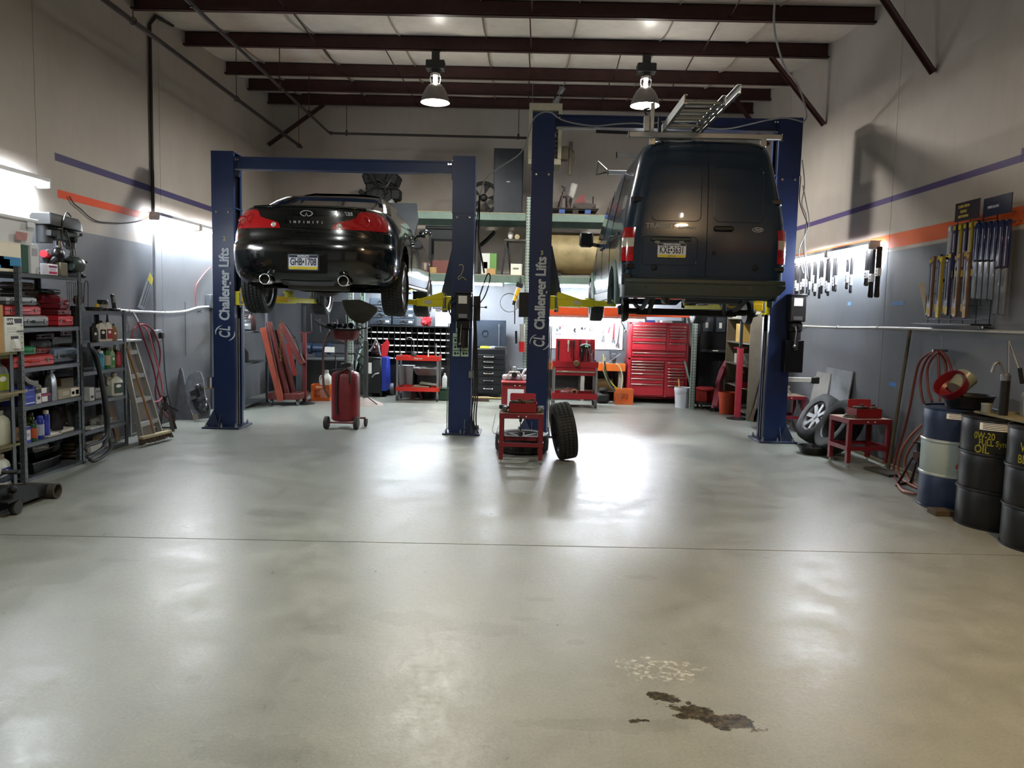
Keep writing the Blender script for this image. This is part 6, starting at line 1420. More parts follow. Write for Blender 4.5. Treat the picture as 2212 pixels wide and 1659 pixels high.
p = at(1103, 510, 13.85); o = MB().sph((p.x, 13.85, zt_+.075), (.05, .035, .075), 14, 10).build('plastic_funnel', M('#d3d3cf', .4)); tag(o, 'white plastic bottle on top of the steel table frame', 'bottle')
p = at(1117, 513, 13.8); o = MB().cyl((p.x, 13.78, zt_+.045), (p.x, 13.86, zt_+.045), .045, n=16).cyl((p.x, 13.775, zt_+.045), (p.x, 13.78, zt_+.045), .025, n=12).build('tape_roll', M('#c9b890', .6)); tag(o, 'roll of tape on top of the steel table frame', 'tape')
t = thing('vehicle_bumper', 'dark curved bumper strip on the lower rack level', 'car part', (-.6, 14.2, ZL), world=True); MB().tube([at(1038, 530, 14.2), at(1050, 520, 14.2), at(1066, 504, 14.2), at(1064, 502, 14.2)], .04, 6, k=3).bar(at(1036, 530, 14.2), (at(1036, 530, 14.2).x, 14.2, ZL), .05, .05).build('strip', BLACK, t)
# ---- unit heater under the roof
x0, x1, z0, z1 = pb(1142, 222, 1214, 342, 13.2)
HB = M('#8d8874', .5, .1, .15); zt_ = zc(13.2)-.25
t = thing('unit_heater', 'beige gas unit heater hanging under the roof behind the tall lift post', 'heater', ((x0+x1)/2, 13.2, z0), world=True)
MB().bb(x0, x1, 13.2, 13.75, z1-.12, z1, .01).bb(x0, x0+.06, 13.2, 13.75, z0, z1-.12).bb(x1-.06, x1, 13.2, 13.75, z0, z1-.12).bb(x0, x1, 13.2, 13.75, z0-.1, z0, .01).bb(x0, x1, 13.7, 13.75, z0, z1).build('casing', HB, t)
for k in range(9): z = z0+.05+(z1-z0-.2)*k/9; MB().box(((x0+x1)/2, 13.25, z), (x1-x0-.13, .012, .07), rotm(rx=.7)).build('louvre', M('#3c3b36', .5, .3), t)
MB().tube([(x1-.12, 13.6, z1), (x1-.12, 13.6, z1+.1), (x1+.02, 13.6, zc(13.6)-.05)], .06, 14).build('flue', GALV, t)
for xx in (x0+.05, x1-.05): MB().cyl((xx, 13.5, z1), (xx, 13.5, zc(13.5)-.02), .006, n=6).build('hanger_rod', STEEL, t)
MB().bb(x1, x1+.12, 13.25, 13.45, z0+.0, z0+.22, .006).tube([(x1+.16, 13.3, z0+.3), (x1+.16, 13.3, z0-.25)], .03, 8).tube([(x1+.1, 13.3, z0+.2), (x1+.22, 13.3, z0+.12), (x1+.2, 13.3, z0-.1)], .012, 6, k=3).build('gas_valve', M('#4a4335', .5, .5, .3), t)
# ---- workbench along the back wall
t = thing('workbench', 'long workbench with an orange front edge along the back wall', 'workbench', (1, 14.6, 0), world=True); zb = .72
MB().bb(.35, 1.92, 14.28, YB-.01, zb-.04, zb, .004).build('bench_top', M('#6b6459', .7, 0, .2), t); MB().bb(.35, 1.92, 14.25, 14.28, zb-.14, zb, .004).build('front_rail', M('#c4641e', .5, .1), t)
for x in (.4, 1.1, 1.8): MB().bb(x, x+.07, 14.3, 14.37, 0, zb-.04).build('leg', M('#8d8c80', .6), t); MB().bb(x, x+.07, 14.8, 14.87, 0, zb-.04).build('leg', M('#8d8c80', .6), t)
MB().bb(.42, 1.85, 14.4, 14.85, .18, .2).build('lower_shelf', M('#4a4438', .8), t)
o = MB().bb(.25, 1.93, YB-.03, YB-.004, .95, 1.54).build('pegboard', M('#d2d3d2', .55, 0, .03)); tag(o, 'white board on the back wall with wrenches hung on it', 'tool board')
# wrenches and packs on the board
YW = YB-.045
def wrench(label, a, b, col, kind='adjustable', w=.022):
    p, q = at(*a, YW), at(*b, YW); d = (q-p).normalized(); s = Vector((d.z, 0, -d.x)); t = thing('wrench', label, 'wrench', ((p.x+q.x)/2, YW, min(p.z, q.z)), world=True, group='wrenches on the white board')
    MB().bar(p, q, w, .012, (0, 1, 0), .003).build('shank', hexm(col, .4, .3 if col[1] in '3456789' else 0), t)
    h = MB()
    if kind == 'ring': h.torus(q, .03, .01, 'y', 16, 6)
    else: h.prism([q+s*.022-d*.02, q-s*.022-d*.02, q-s*.035+d*.03, q-s*.03+d*.07, q-s*.012+d*.06, q-s*.008+d*.03, q+s*.008+d*.03, q+s*.014+d*.055, q+s*.03+d*.05, q+s*.03+d*.01], (0, -.016, 0))
    h.build('jaw', STEEL, t)
    MB().cyl(p+Vector((0, -.012, .01)), p+Vector((0, .03, .01)), .005, n=6).build('hook', STEEL, t); return t
wrench('small adjustable wrench hanging first from the cart side', (1305, 698), (1303, 722), '#6d7074'); wrench('adjustable wrench with dark handle hanging below another', (1304, 724), (1303, 732), '#5b5e62')
wrench('red-handled adjustable wrench hung upside down', (1314, 720), (1318, 704), '#a8303a', w=.026); wrench('long red pipe wrench on the board', (1327, 698), (1325, 735), '#9a2c34', w=.034); wrench('dark pipe wrench slanting beside the red one', (1339, 702), (1334, 744), '#4b4d50', w=.02)
wrench('black-handled breaker bar leaning beside the big red chest', (1341, 693), (1352, 716), '#1a1a1c', 'ring', .026)
for i, (px, py, lab) in enumerate(((1206, 712, 'first'), (1242, 712, 'second'), (1260, 711, 'third'))):
    p = at(px, py, YW); t = thing('blister_pack', lab+' grey blister pack of small tools on the white board', 'blister pack', (p.x, YW, p.z-.1), world=True, group='blister packs on the white board')
    MB().bb(p.x-.065, p.x+.065, YB-.04, YB-.032, p.z-.1, p.z+.1).build('card', M('#8f8a94', .5, 0, .1), t)
    for k in range(4): rn = random.Random(i*9+k); MB().box((p.x+rn.uniform(-.04, .04), YB-.045, p.z+rn.uniform(-.08, .06)), (.03, .012, .05), rotm(ry=rn.uniform(-1, 1)), .004).build('tool_piece', M(('#3a3b44', '#a89aa0', '#5a3a4a', '#3c5a52')[k], .5), t)
for px, py in ((1219, 704), (1277, 711)):
    p = at(px, py, YW); o = MB().torus((p.x, YW, p.z), .032, .008, 'y', 18, 6).torus((p.x, YW, p.z), .015, .004, 'y', 12, 5).cyl((p.x, YW, p.z+.03), (p.x, YB-.03, p.z+.06), .004, n=5).build('ring_gauge', M('#6f6a60', .5)); tag(o, 'small ring gauge hanging on the white board '+('beside the first blister pack' if px < 1250 else 'above the red cart corner'), 'gauge')
# vise on the bench
p = at(1325, 782, 14.3); x = p.x
t = thing('bench_vise', 'grey steel bench vise on the corner of the workbench', 'vise', (x, 14.4, zb), world=True); VG = M('#4b4f52', .5, .4, .2)
MB().cyl((x, 14.42, zb), (x, 14.42, zb+.06), .08, .06, n=16).build('swivel_base', VG, t); MB().bb(x-.05, x+.05, 14.36, 14.55, zb+.06, zb+.2, .015).bb(x-.07, x+.07, 14.36, 14.4, zb+.17, zb+.26, .008).build('fixed_jaw', VG, t); MB().bb(x-.045, x+.045, 14.22, 14.34, zb+.06, zb+.19, .012).bb(x-.07, x+.07, 14.3, 14.34, zb+.17, zb+.26, .008).build('moving_jaw', VG, t); MB().cyl((x, 14.12, zb+.11), (x, 14.3, zb+.11), .014, n=8).cyl((x-.11, 14.14, zb+.03), (x+.11, 14.14, zb+.19), .009, n=8).build('screw_handle', STEEL, t)
# hoses over the bench edge
for i, (c, L_) in enumerate((('#b3ad2a', ((1303, 765), (1305, 790), (1312, 815), (1325, 832), (1336, 842))), ('#8d9a86', ((1308, 772), (1304, 800), (1316, 830), (1332, 850))), ('#bdb79c', ((1330, 785), (1338, 792), (1345, 815), (1342, 845))), ('#20221f', ((1306, 780), (1312, 812), (1326, 840), (1338, 846))))):
    o = MB().tube([at(a, b, 14.0-.01*i) for a, b in L_], .012, 6, k=5).build('coiled_hose', M(c, .5)); tag(o, ('yellow', 'pale green', 'cream', 'black')[i]+' hose hanging from the bench into the orange crate', 'hose', 'hoses hanging from the bench')
p = at(1304, 787, 14.22); o = MB().bb(p.x-.02, p.x+.02, 14.2, 14.24, p.z-.14, p.z+.1, .006).build('orange_clamp', ORANGE); tag(o, 'orange clamp hanging on the bench edge', 'clamp')
o = MB().bb(1.35, 1.72, 14.42, 14.75, .20, .42, .01).build('brown_carton', M('#6b5530', .8, 0, .25)); tag(o, 'crumpled brown carton on the shelf under the bench', 'box')
t = thing('transmission_case', 'dark transmission housing lying under the bench', 'car part', (1.5, 14.1, 0), world=True); MB().bb(1.36, 1.62, 13.98, 14.25, 0, .2, .05).bb(1.42, 1.58, 14.0, 14.2, .2, .28, .03).build('housing', M('#2b2b29', .6, .4, .4), t)
# ---- milk crates
def crate(label, c, rz, col, s=.31, h=.28, txt=None):
    t = thing('milk_crate', label, 'crate', c, rz); m = hexm(col, .45); w = .012
    for ax in (0, 1):
        for sg in (-1, 1):
            mb = MB()
            def B(u0, u1, z0, z1):
                if ax: mb.bb(sg*s/2-w/2, sg*s/2+w/2, u0, u1, z0, z1)
                else: mb.bb(u0, u1, sg*s/2-w/2, sg*s/2+w/2, z0, z1)
            e = s/2
            B(-e, e, 0, .06); B(-e, e, h-.075, h); B(-e, -e+.045, .06, h-.075); B(e-.045, e, .06, h-.075)
            n_ = 7
            for k in range(n_):
                for dr in (-1, 1):
                    u = -e+.045+(s-.09)*(k+.5)/n_; z = h/2
                    q = (Vector((u-dr*.028, sg*s/2, .06)), Vector((u+dr*.028, sg*s/2, h-.075))); 
                    if ax: q = tuple(Vector((v.y, v.x, v.z)) for v in q)
                    mb.bar(q[0], q[1], .007, .007)
            mb.build('side_panel', m, t)
    MB().bb(-s/2, s/2, -s/2, s/2, 0, .01).build('base', m, t)
    if txt: MB().text(txt, .05, lambda u, v, d: Vector((u, -s/2-w/2-.0008-d, h-.038+v)), .0006, bold=.001).build('crate_lettering', M('#d9cfc0', .5), t)
    return t
p = fl(690, 866); crate('orange milk crate beside the red pole stand', (p.x, p.y+.15, 0), .1, '#b9561c', txt='DAIRY')
p = fl(1348, 874); crate('orange milk crate with hoses in front of the big red tool chest', (p.x, p.y+.12, 0), 0, '#c2602a')
# ---- big red tool chest
X0, X1 = 1.96, 3.06; YC = 14.22; RD = M('#9a222c', .33, 0, .1); TRIM = M('#b9aca0', .25, .8, .05)
def cz(py, px=1420): return at(px, py, YC).z
t = thing('tool_chest', 'tall red roller tool chest with many chrome-edged drawers by the wrench board', 'tool chest', ((X0+X1)/2, YC, 0), world=True)
zM = cz(776); zT = cz(697)
MB().bb(X0, X1, YC+.02, YC+.55, .12, zM-.005, .006).build('lower_cabinet', RD, t); MB().bb(X0+.02, X1-.02, YC+.02, YC+.5, zM+.0, zT, .006).build('upper_chest', RD, t)
MB().bb(X0, X0+.05, YC-.0, YC+.02, .12, zT, .004).bb(X1-.03, X1, YC, YC+.02, .12, zT, .004).bb(X0, X1, YC, YC+.02, .10, cz(860), .004).bb(X0, X1, YC, YC+.02, cz(778), cz(774), .002).bb(X0, X1, YC, YC+.02, zT-.03, zT).build('face_frame', RD, t)
xm0, xm1 = at(1439, 740, YC).x, at(1445, 740, YC).x
MB().bb(xm0, xm1, YC, YC+.02, cz(758), zT).bb(xm0-.01, xm1-.01, YC, YC+.02, .12, cz(780)).build('stile', RD, t)
def drawers(xa, xb, edges):
    for a, b in zip(edges[:-1], edges[1:]):
        zt_, zb_ = cz(a), cz(b)
        d = MB().bb(xa, xb, YC-.012, YC+.02, zb_+.006, zt_-.004, .003).build('drawer', RD, t)
        MB().bb(xa+.01, xb-.01, YC-.028, YC-.012, zt_-.026, zt_-.010, .004).build('drawer_pull', TRIM, d)
drawers(X0+.06, xm0-.005, (702, 708, 715, 721, 727, 739, 757)); drawers(xm1+.005, X1-.05, (703, 709, 716, 722, 728, 740, 758))
drawers(X0+.06, X1-.05, (761, 771)); drawers(X0+.06, xm0-.02, (780, 786, 792, 798, 806, 817, 829, 855)); drawers(xm1-.005, X1-.05, (781, 794, 801, 807, 813, 821, 831, 856))
for x in (X0+.1, X1-.1):
    for y in (YC+.1, YC+.45): caster(t, x, y, .05)
for px, py, c, lab in ((1400, 694, '#3a4684', 'blue folder lying on the big red chest'), (1440, 692, '#d5d6d8', 'white papers on the big red chest'), (1462, 694, '#3c4a44', 'dark green tool tray on the big red chest')):
    p = at(px, py, YC+.1); o = MB().box((p.x, YC+.2, zT+.022), (.22, .25, .04), rotm(rz=.2), .004).build('chest_top_item', M(c, .5)); tag(o, lab, 'clutter')
p = at(1500, 715, YC); t = thing('rag_bag', 'grey rags and cables hanging on the side of the big red chest', 'rags', (3.16, 14.0, .9), world=True)
crumple((3.11, 14.25, 1.28), (.045, .1, .2), amp=.4).build('rag', M('#77736c', .7, 0, .3), t)
# ---- dark tool chest with open lid left of the tall post
YK = 14.2; x0, x1, z0, z1 = pb(1024, 754, 1091, 850, YK); DK = M('#23272b', .42, .3, .15)
t = thing('tool_chest', 'charcoal six-drawer tool chest with its lid raised, between the lift posts', 'tool chest', ((x0+x1)/2, YK, 0), world=True)
MB().bb(x0-.1, x1, YK+.02, YK+.5, .1, z1, .006).build('cabinet', DK, t)
n_ = 6; hs = [z1-.1]+[z1-.1-(z1-.22)*f_ for f_ in (.13, .26, .41, .58, .78, 1.0)]
for a, b in zip(hs[:-1], hs[1:]):
    d = MB().bb(x0-.08, x1-.02, YK, YK+.02, b+.006, a-.004, .003).build('drawer', DK, t); xm = (x0-.1+x1)/2+.03; zm = (a+b)/2
    MB().bb(xm-.11, xm+.11, YK-.004, YK, zm-.022, zm+.022, .002).build('handle_plate', BLACK, d); MB().cyl((xm-.075, YK-.02, zm), (xm+.075, YK-.02, zm), .008, n=8).sph((xm-.08, YK-.015, zm), .016, 8, 6).sph((xm+.08, YK-.015, zm), .016, 8, 6).build('handle', CHROME, d)
MB().bb(x0-.1, x1-.01, YK+.46, YK+.49, z1+.02, at(1060, 692, YK).z, .006).build('raised_lid', M('#37414e', .4, .3, .15), t)
for xx in (x0, x1-.1): caster(t, xx, YK+.1, .045)
MB().torus(((x0+x1)/2-.12, YK+.45, z1+.28), .06, .006, 'y', 6, 5).build('hexagon_emblem', M('#252c36', .4, .3), t)
for px, c, lab in ((1050, '#c9c43a', 'yellow rag on the charcoal chest'), (1062, '#a9acb0', 'silver tray of sockets on the charcoal chest'), (1082, '#2c2d30', 'dark pry bar lying on the charcoal chest')):
    p = at(px, 748, YK+.1); o = MB().box((p.x, YK+.2, z1+.022), (.16, .2, .04), rotm(rz=px*.1), .006).build('chest_top_item', M(c, .5)); tag(o, lab, 'clutter')
t = thing('pry_bar', 'long thin steel bar standing against the raised lid', 'bar', (x1-.14, YK+.4, z1), world=True); MB().cyl((x1-.14, YK+.42, z1+.002), (x1-.14, YK+.43, z1+.4), .01, n=8).cyl((x1-.14, YK+.43, z1+.4), (x1-.14, YK+.43, z1+.46), .018, n=8).build('shaft', STEEL, t)
p = fl(1036, 867); t = thing('push_broom', 'push broom head lying on the floor in front of the charcoal chest', 'broom', (p.x, p.y, 0), world=True); MB().bb(p.x-.18, p.x+.18, p.y-.03, p.y+.04, .06, .085, .004).build('broom_block', M('#b5a17c', .7), t); MB().bb(p.x-.17, p.x+.17, p.y-.03, p.y+.045, 0, .06, .004).build('bristles', M('#4b3d34', .9, 0, .3, 40), t); MB().cyl((p.x+.1, p.y, .07), (p.x+.75, p.y+.3, .03), .012, n=8).build('handle', M('#c9b070', .6), t)
t = thing('sledge_hammer', 'long-handled hammer leaning between the charcoal chest and the rack post', 'hammer', (0, 14, 0), world=True); a, b = at(1092, 752, 14.0), at(1104, 806, 13.9); b.z = max(b.z, .3); MB().cyl(a, b, .014, n=8).build('handle', M('#3a3230', .6), t); MB().cyl(b+Vector((-.06, 0, 0)), b+Vector((.06, 0, 0)), .03, n=10).build('head', IRON, t); MB().bar(b+Vector((0, .03, -.03)), (b.x, b.y+.03, 0), .04, .04).build('prop', DKSTEEL, t)
# ---- tool cart in front of the wrench board
def cart(label, x0, x1, y0, y1, zt_, zl, col, hd=.08, drawer=False, front=None):
    t = thing('tool_cart', label, 'tool cart', ((x0+x1)/2, (y0+y1)/2, 0), world=True, group='red rolling tool carts'); m = hexm(col, .4)
    for x in (x0, x1):
        for y in (y0, y1): MB().bb(x-.018, x+.018, y-.018, y+.018, .11, zt_+.02).build('leg', M('#8d9092', .35, .7), t); caster(t, x, y, .05)
    for z, h in ((zt_, hd), (zl, hd)):
        MB().bb(x0-.02, x1+.02, y0-.02, y1+.02, z-h, z-h+.006).bb(x0-.02, x1+.02, y0-.025, y0-.019, z-h, z).bb(x0-.02, x1+.02, y1+.019, y1+.025, z-h, z).bb(x0-.025, x0-.019, y0-.02, y1+.02, z-h, z).bb(x1+.019, x1+.025, y0-.02, y1+.02, z-h, z).build('tray', m, t)
    if drawer:
        d = MB().bb(x0+.02, x1-.02, y0-.02, y1, zt_-hd-.14, zt_-hd-.004, .004).build('drawer', m, t); MB().bb(x0+.03, x1-.03, y0-.035, y0-.02, zt_-hd-.09, zt_-hd-.06, .004).build('drawer_pull', TRIM, d)
    return t
xa, xb = .56, 1.29; CT = cart('red tool cart with a raised back panel before the wrench board', xa, xb, 13.25, 13.72, .80, .25, '#8f1a22', .1, True)
p0, p1 = at(1201, 731, 13.72), at(1284, 778, 13.72)
MB().bb(p0.x, p1.x, 13.70, 13.735, .71, p0.z, .006).build('back_panel', RED, CT)
for i, (px, c, L_) in enumerate(((1228, '#c9c4bc', .2), (1234, '#5a2a2c', .3), (1240, '#2b2c2e', .42), (1253, '#2a2a2c', .3), (1268, '#a8a4a0', .5), (1273, '#8d4a48', .46), (1207, '#222326', .35))):
    p = at(px, 735, 13.68); o = MB().cyl((p.x, 13.68, p.z-.02), (p.x+.01*(i % 2), 13.685, p.z-L_), .01, n=8).cyl((p.x, 13.68, p.z), (p.x, 13.68, p.z-L_*.35), .016, n=8).build('hand_tool', M(c, .4, .3)); tag(o, ('pale', 'maroon', 'dark', 'black', 'long bright', 'long brownish', 'curved black')[i]+' hand tool hung on the red cart panel', 'hand tool', 'hand tools on the red cart panel')
p = at(1257, 752, 13.6); t = thing('cordless_drill', 'black cordless tool with green button on the red cart', 'power tool', (p.x, 13.6, .71), world=True); MB().bar((p.x, 13.6, .72), (p.x+.03, 13.6, p.z+.02), .06, .05, (0, 1, 0), .01).sph((p.x+.06, 13.6, p.z+.03), (.1, .04, .05), 12, 8).build('body', BLACK, t); MB().sph((p.x+.08, 13.56, p.z+.03), (.03, .02, .02), 8, 6).build('button', M('#58b06a', .5), t)
p = at(1245, 785, 13.2); o = MB().lathe([(.001, -.015), (.045, -.015), (.05, 0), (.045, .03), (.001, .03)], (p.x, 13.205, p.z), 18, 'y').build('tape_measure', M('#6b6040', .5, .3)); tag(o, 'round brass-coloured gauge on the front edge of the red cart', 'gauge')
for i in range(6): a = .705; x = xa+.1+.095*i; o = MB().bar((x, 13.35, a+.012), (x+.08, 13.6, a+.02+.05*(i == 5)), .03, .022, ch=.004).build('loose_tool', M(('#8d8f92', '#5a5c60', '#a83a3a', '#3a3a3c', '#9a9a94', '#77797c')[i], .4, .5)); tag(o, ('bright steel', 'grey', 'red', 'black', 'pale', 'blue-grey')[i]+' loose tool in the top tray of the red cart', 'hand tool', 'loose tools in the red cart')
for i in range(5):
    rn = random.Random(40+i); p0 = Vector((xb-.06+.03*(i % 2), 13.4+.05*i, .705)); o = MB().cyl(p0, p0+Vector((rn.uniform(-.12, .08), -.03, .22+.04*i)), .01, n=6).build('ratchet_handle', STEEL); tag(o, ('shortest', 'second shortest', 'middle', 'second longest', 'longest')[i]+' upright ratchet handle at the right end of the red cart', 'ratchet', 'ratchet handles in the red cart')
t = thing('brake_caliper', 'reddish brake caliper lying in the lower tray of the red cart', 'brake caliper', (.85, 13.4, .156), world=True); crumple((.85, 13.42, .24), (.16, .1, .085), amp=.2).build('casting', M('#6d3834', .5, .2, .3), t); MB().torus((.92, 13.32, .26), .045, .012, 'y', 14, 6).build('piston', M('#a88a6a', .4, .6), t)
o = MB().bar((.98, 13.5, .19), (1.24, 13.45, .2), .06, .06, ch=.01).build('steel_tube', DKSTEEL); tag(o, 'dark tube part beside the caliper in the lower tray', 'car part')
# ---- front-row cart under the coupe
C1 = cart('red cart with chrome legs and old brake parts, behind the coupe', -2.22, -1.50, 13.65, 14.05, .80, .25, '#b0281e', .075)
MB().text('Snap-on', .045, lambda u, v, d: Vector((-1.85+u, 13.622-d, .765+v)), .001, bold=.001, shear=.2).build('cart_lettering', M('#c3bfb4', .5), C1)
p = at(893, 755, 13.75); t = thing('oil_can', 'black pump oil can with a bent spout on the cart behind the coupe', 'oil can', (p.x, 13.8, .731)); MB().lathe([(.001, 0), (.05, 0), (.055, .08), (.04, .13), (.025, .15), (.001, .15)], n=18).build('can', BLACK, t); MB().tube([(0, 0, .15), (0, 0, .32), (-.03, 0, .38), (-.1, 0, .4), (-.13, 0, .36)], .007, 6, k=4).build('spout', STEEL, t); MB().bb(-.09, -.06, -.03, .03, 0, .06, .006).build('handle', WHITE, t)
for i, (x, c) in enumerate(((-2.15, '#8b8d8f'), (-1.72, '#d0cfca'), (-1.58, '#77797b'))): o = MB().box((x, 13.8, .731+.03), (.1, .12, .05), rotm(rz=i), .008).cyl((x+.03, 13.8, .75), (x+.03, 13.8, .73+.12*i+.06), .012, n=8).build('small_part', M(c, .4, .4)); tag(o, ('grey clamp', 'white parts bag', 'steel air fitting')[i]+' on the cart behind the coupe', 'small part')
t = thing('brake_pan', 'grey-brown pile of brake shields in the lower tray of the cart', 'car parts', (-1.8, 13.8, .18), world=True)
for k, (x, z, w_) in enumerate(((-1.95, .20, .24), (-1.8, .235, .3), (-1.68, .28, .3))): MB().box((x, 13.8, z+.02), (w_, .26, .03), rotm(ry=.12*(k-1)), .01).build('shield', M(('#6b6452', '#77705c', '#5a5a50')[k], .6, .3, .2), t)
t = thing('plastic_basin', 'grey bin behind the red cart', 'bin', (-2.0, 14.12, 0), world=True); x0, x1, z0, z1 = pb(861, 790, 893, 832, 14.15); MB().loft([[(x0+e, 14.12+e, z), (x1-e, 14.12+e, z), (x1-e, 14.38-e, z), (x0+e, 14.38-e, z)] for z, e in ((0, .03), (z1, 0), (z1-.01, .01), (.03, .035))]).build('bin', M('#7b7f82', .5), t)
t = thing('parts_washer', 'round grey basin on a black drum behind the red cart', 'basin', (-1.6, 14.25, 0), world=True); p = at(925, 800, 14.25); MB().lathe([(.001, 0), (.2, 0), (.2, p.z-.08), (.001, p.z-.08)], (p.x, 14.25, 0), 24).build('drum', M('#141516', .5), t); MB().lathe([(.001, -.08), (.22, -.08), (.3, .04), (.29, .05), (.2, -.06), (.001, -.06)], (p.x, 14.25, p.z), 28).build('basin', M('#85888a', .4, .5), t)
p = fl(868, 864); o = MB().bar((-2.0, 14.0, .0), (-1.95, 14.0, .16), .04).bar((-1.82, 14.0, 0), (-1.88, 14.0, .16), .04).bar((-1.97, 14, .16), (-1.86, 14, .16), .05).build('small_axle_stand', M('#7a2a2e', .5)); tag(o, 'small red axle stand on the floor under the cart', 'jack stand')
# ---- parts bins and drawer cabinets
YN = 14.42; bx0, bx1 = -2.95, -1.0; bz0, bz1 = .70, 1.30
t = thing('parts_bins', 'wide black pigeonhole bin rack with white label strips on the back wall', 'parts bins', ((bx0+bx1)/2, 14.6, 0), world=True); BN = M('#17191b', .5, .3, .1)
MB().bb(bx0, bx1, YN+.26, YN+.28, bz0, bz1).build('back_plate', BN, t)
nc = 18; nr = 5
for k in range(nc+1): x = bx0+(bx1-bx0)*k/nc; MB().bb(x-.003, x+.003, YN+.01, YN+.26, bz0, bz1).build('divider', M('#3a3d40', .4, .5, .1), t)
for k in range(nr+1):
    z = bz0+(bz1-bz0)*k/nr; MB().bb(bx0, bx1, YN, YN+.26, z-.003, z+.003).bb(bx0, bx1, YN, YN+.004, z-.003, z+.028).build('shelf_strip', BN, t)
    if k < nr:
        for j in range(nc):
            x = bx0+(bx1-bx0)*(j+.5)/nc
            if (j*7+k*5) % 11 < 9: MB().bb(x-.04, x+.04, YN-.002, YN, z+.002, z+.024).build('bin_label', PAPER, t, 0)
MB().bb(bx0, bx1, YN+.1, YN+.3, .0, bz0-.003).build('plinth', M('#141516', .6), t)
for i, (a, b) in enumerate(((797, 845), (847, 895))):
    x0, x1 = at(a, 690, YN).x, at(b, 690, YN).x
    t = thing('drawer_cabinet', ('left', 'right')[i]+' of two slate drawer cabinets standing on the parts bins', 'drawer cabinet', ((x0+x1)/2, 14.5, bz1+.026), world=True, group='slate drawer cabinets'); m = M('#39434d', .4, .4, .1); z0 = bz1+.03
    MB().bb(x0, x1, YN+.03, YN+.3, z0, z0+.5, .004).build('cabinet', m, t)
    for k in range(4):
        z = z0+.012+.12*k; d = MB().bb(x0+.012, x1-.012, YN+.015, YN+.03, z, z+.11, .004).build('drawer', m, t); xm = (x0+x1)/2
        MB().torus((xm, YN+.012, z+.05), .035, .008, 'y', 14, 6).bb(xm-.07, xm+.07, YN+.008, YN+.016, z+.045, z+.06).build('handle', BLACK, d); MB().bb(xm+.1, xm+.17, YN+.012, YN+.015, z+.04, z+.075).build('label', PAPER, d)
x0, x1, z0, z1 = pb(940, 668, 974, 703, YN); carton('white appliance box at the right end of the parts bins', x0, x1+.1, YN+.03, YN+.28, bz1+.03, z1, M('#d3d6dc', .5), fx='-y')
o = MB().box((x0+.12, YN+.12, z1+.03), (.36, .26, .05), rotm(rz=.15), .01).build('black_binder', M('#2a2c33', .5)); tag(o, 'dark folder lying on the white appliance box', 'folder')
p = at(920, 690, YN); t = thing('work_glove', 'red rubber glove slumped on the parts bins', 'glove', (p.x, YN+.1, bz1+.03), world=True); crumple((p.x, YN+.1, bz1+.11), (.09, .06, .085), amp=.35).build('palm', M('#a8242e', .5), t)
for k in range(5): a = -1+.5*k; MB().cyl((p.x+.05*math.sin(a), YN+.06, bz1+.14), (p.x+.13*math.sin(a), YN+.04, bz1+.14+.1*math.cos(a)), .018, .014, n=8).build('finger', M('#a8242e', .5), t)
# ---- welder
YW2 = 14.1; x0, x1, z0, z1 = pb(790, 772, 833, 850, YW2)
t = thing('welder', 'black welding machine with a blue side panel and wheels', 'welder', ((x0+x1)/2, YW2, 0), world=True)
MB().bb(x0, x1-.08, YW2, YW2+.55, z0, z1, .01).build('cabinet', M('#141618', .4), t); MB().bb(x1-.08, x1+.02, YW2+.02, YW2+.55, z0+.05, z1+.005, .004).build('side_panel', M('#22379a', .4), t)
MB().bb(x0+.05, x0+.11, YW2-.006, YW2, z1-.3, z1-.1).build('rating_plate', PAPER, t); MB().bb(x0+.14, x1-.1, YW2-.006, YW2, z1-.28, z1-.06, .002).build('control_panel', M('#2f3336', .4), t); MB().tube([(x0+.12, YW2, z0+.3), (x0+.18, YW2-.06, z0+.36), (x0+.25, YW2-.03, z0+.38)], .014, 8, k=3).build('cable', M('#8b8d8e', .5), t)
for xx in (x1+.05, x0-.02): MB().lathe([(.001, -.03), (.11, -.03), (.12, 0), (.11, .03), (.001, .03)], (xx, YW2+.45, .12), 24, 'x').build('wheel', M('#5b5d60', .5), t)
for xx in (x0+.05, x1-.1): caster(t, xx, YW2+.08, .04)
p = at(808, 745, YW2); t = thing('welding_helmet', 'dark glossy welding helmet on the welder', 'helmet', (p.x, YW2+.25, z1+.006), world=True); MB().sph((p.x, YW2+.25, z1+.14), (.11, .13, .14), 16, 12).build('shell', M('#2a1416', .2, 0, .1, coat=.8), t)
p = at(825, 755, YW2); t = thing('red_mask', 'red pointed face shield standing on the welder beside the helmet', 'face shield', (p.x, YW2+.2, z1+.006), world=True); MB().prism([(p.x-.05, YW2+.18, z1+.008), (p.x+.06, YW2+.18, z1+.008), (p.x+.1, YW2+.18, z1+.26), (p.x+.06, YW2+.18, z1+.33), (p.x-.04, YW2+.18, z1+.22)], (0, .05, 0)).build('shield', M('#b3262c', .35), t)
o = MB().tube([at(792, 762, 14.0), at(803, 752, 14.0), at(812, 735, 14.0), at(817, 748, 14.0), at(822, 768, 14.0)], .014, 8, k=5).build('welding_cable', M('#7d8084', .5)); tag(o, 'grey cable looped over the welder', 'cable')
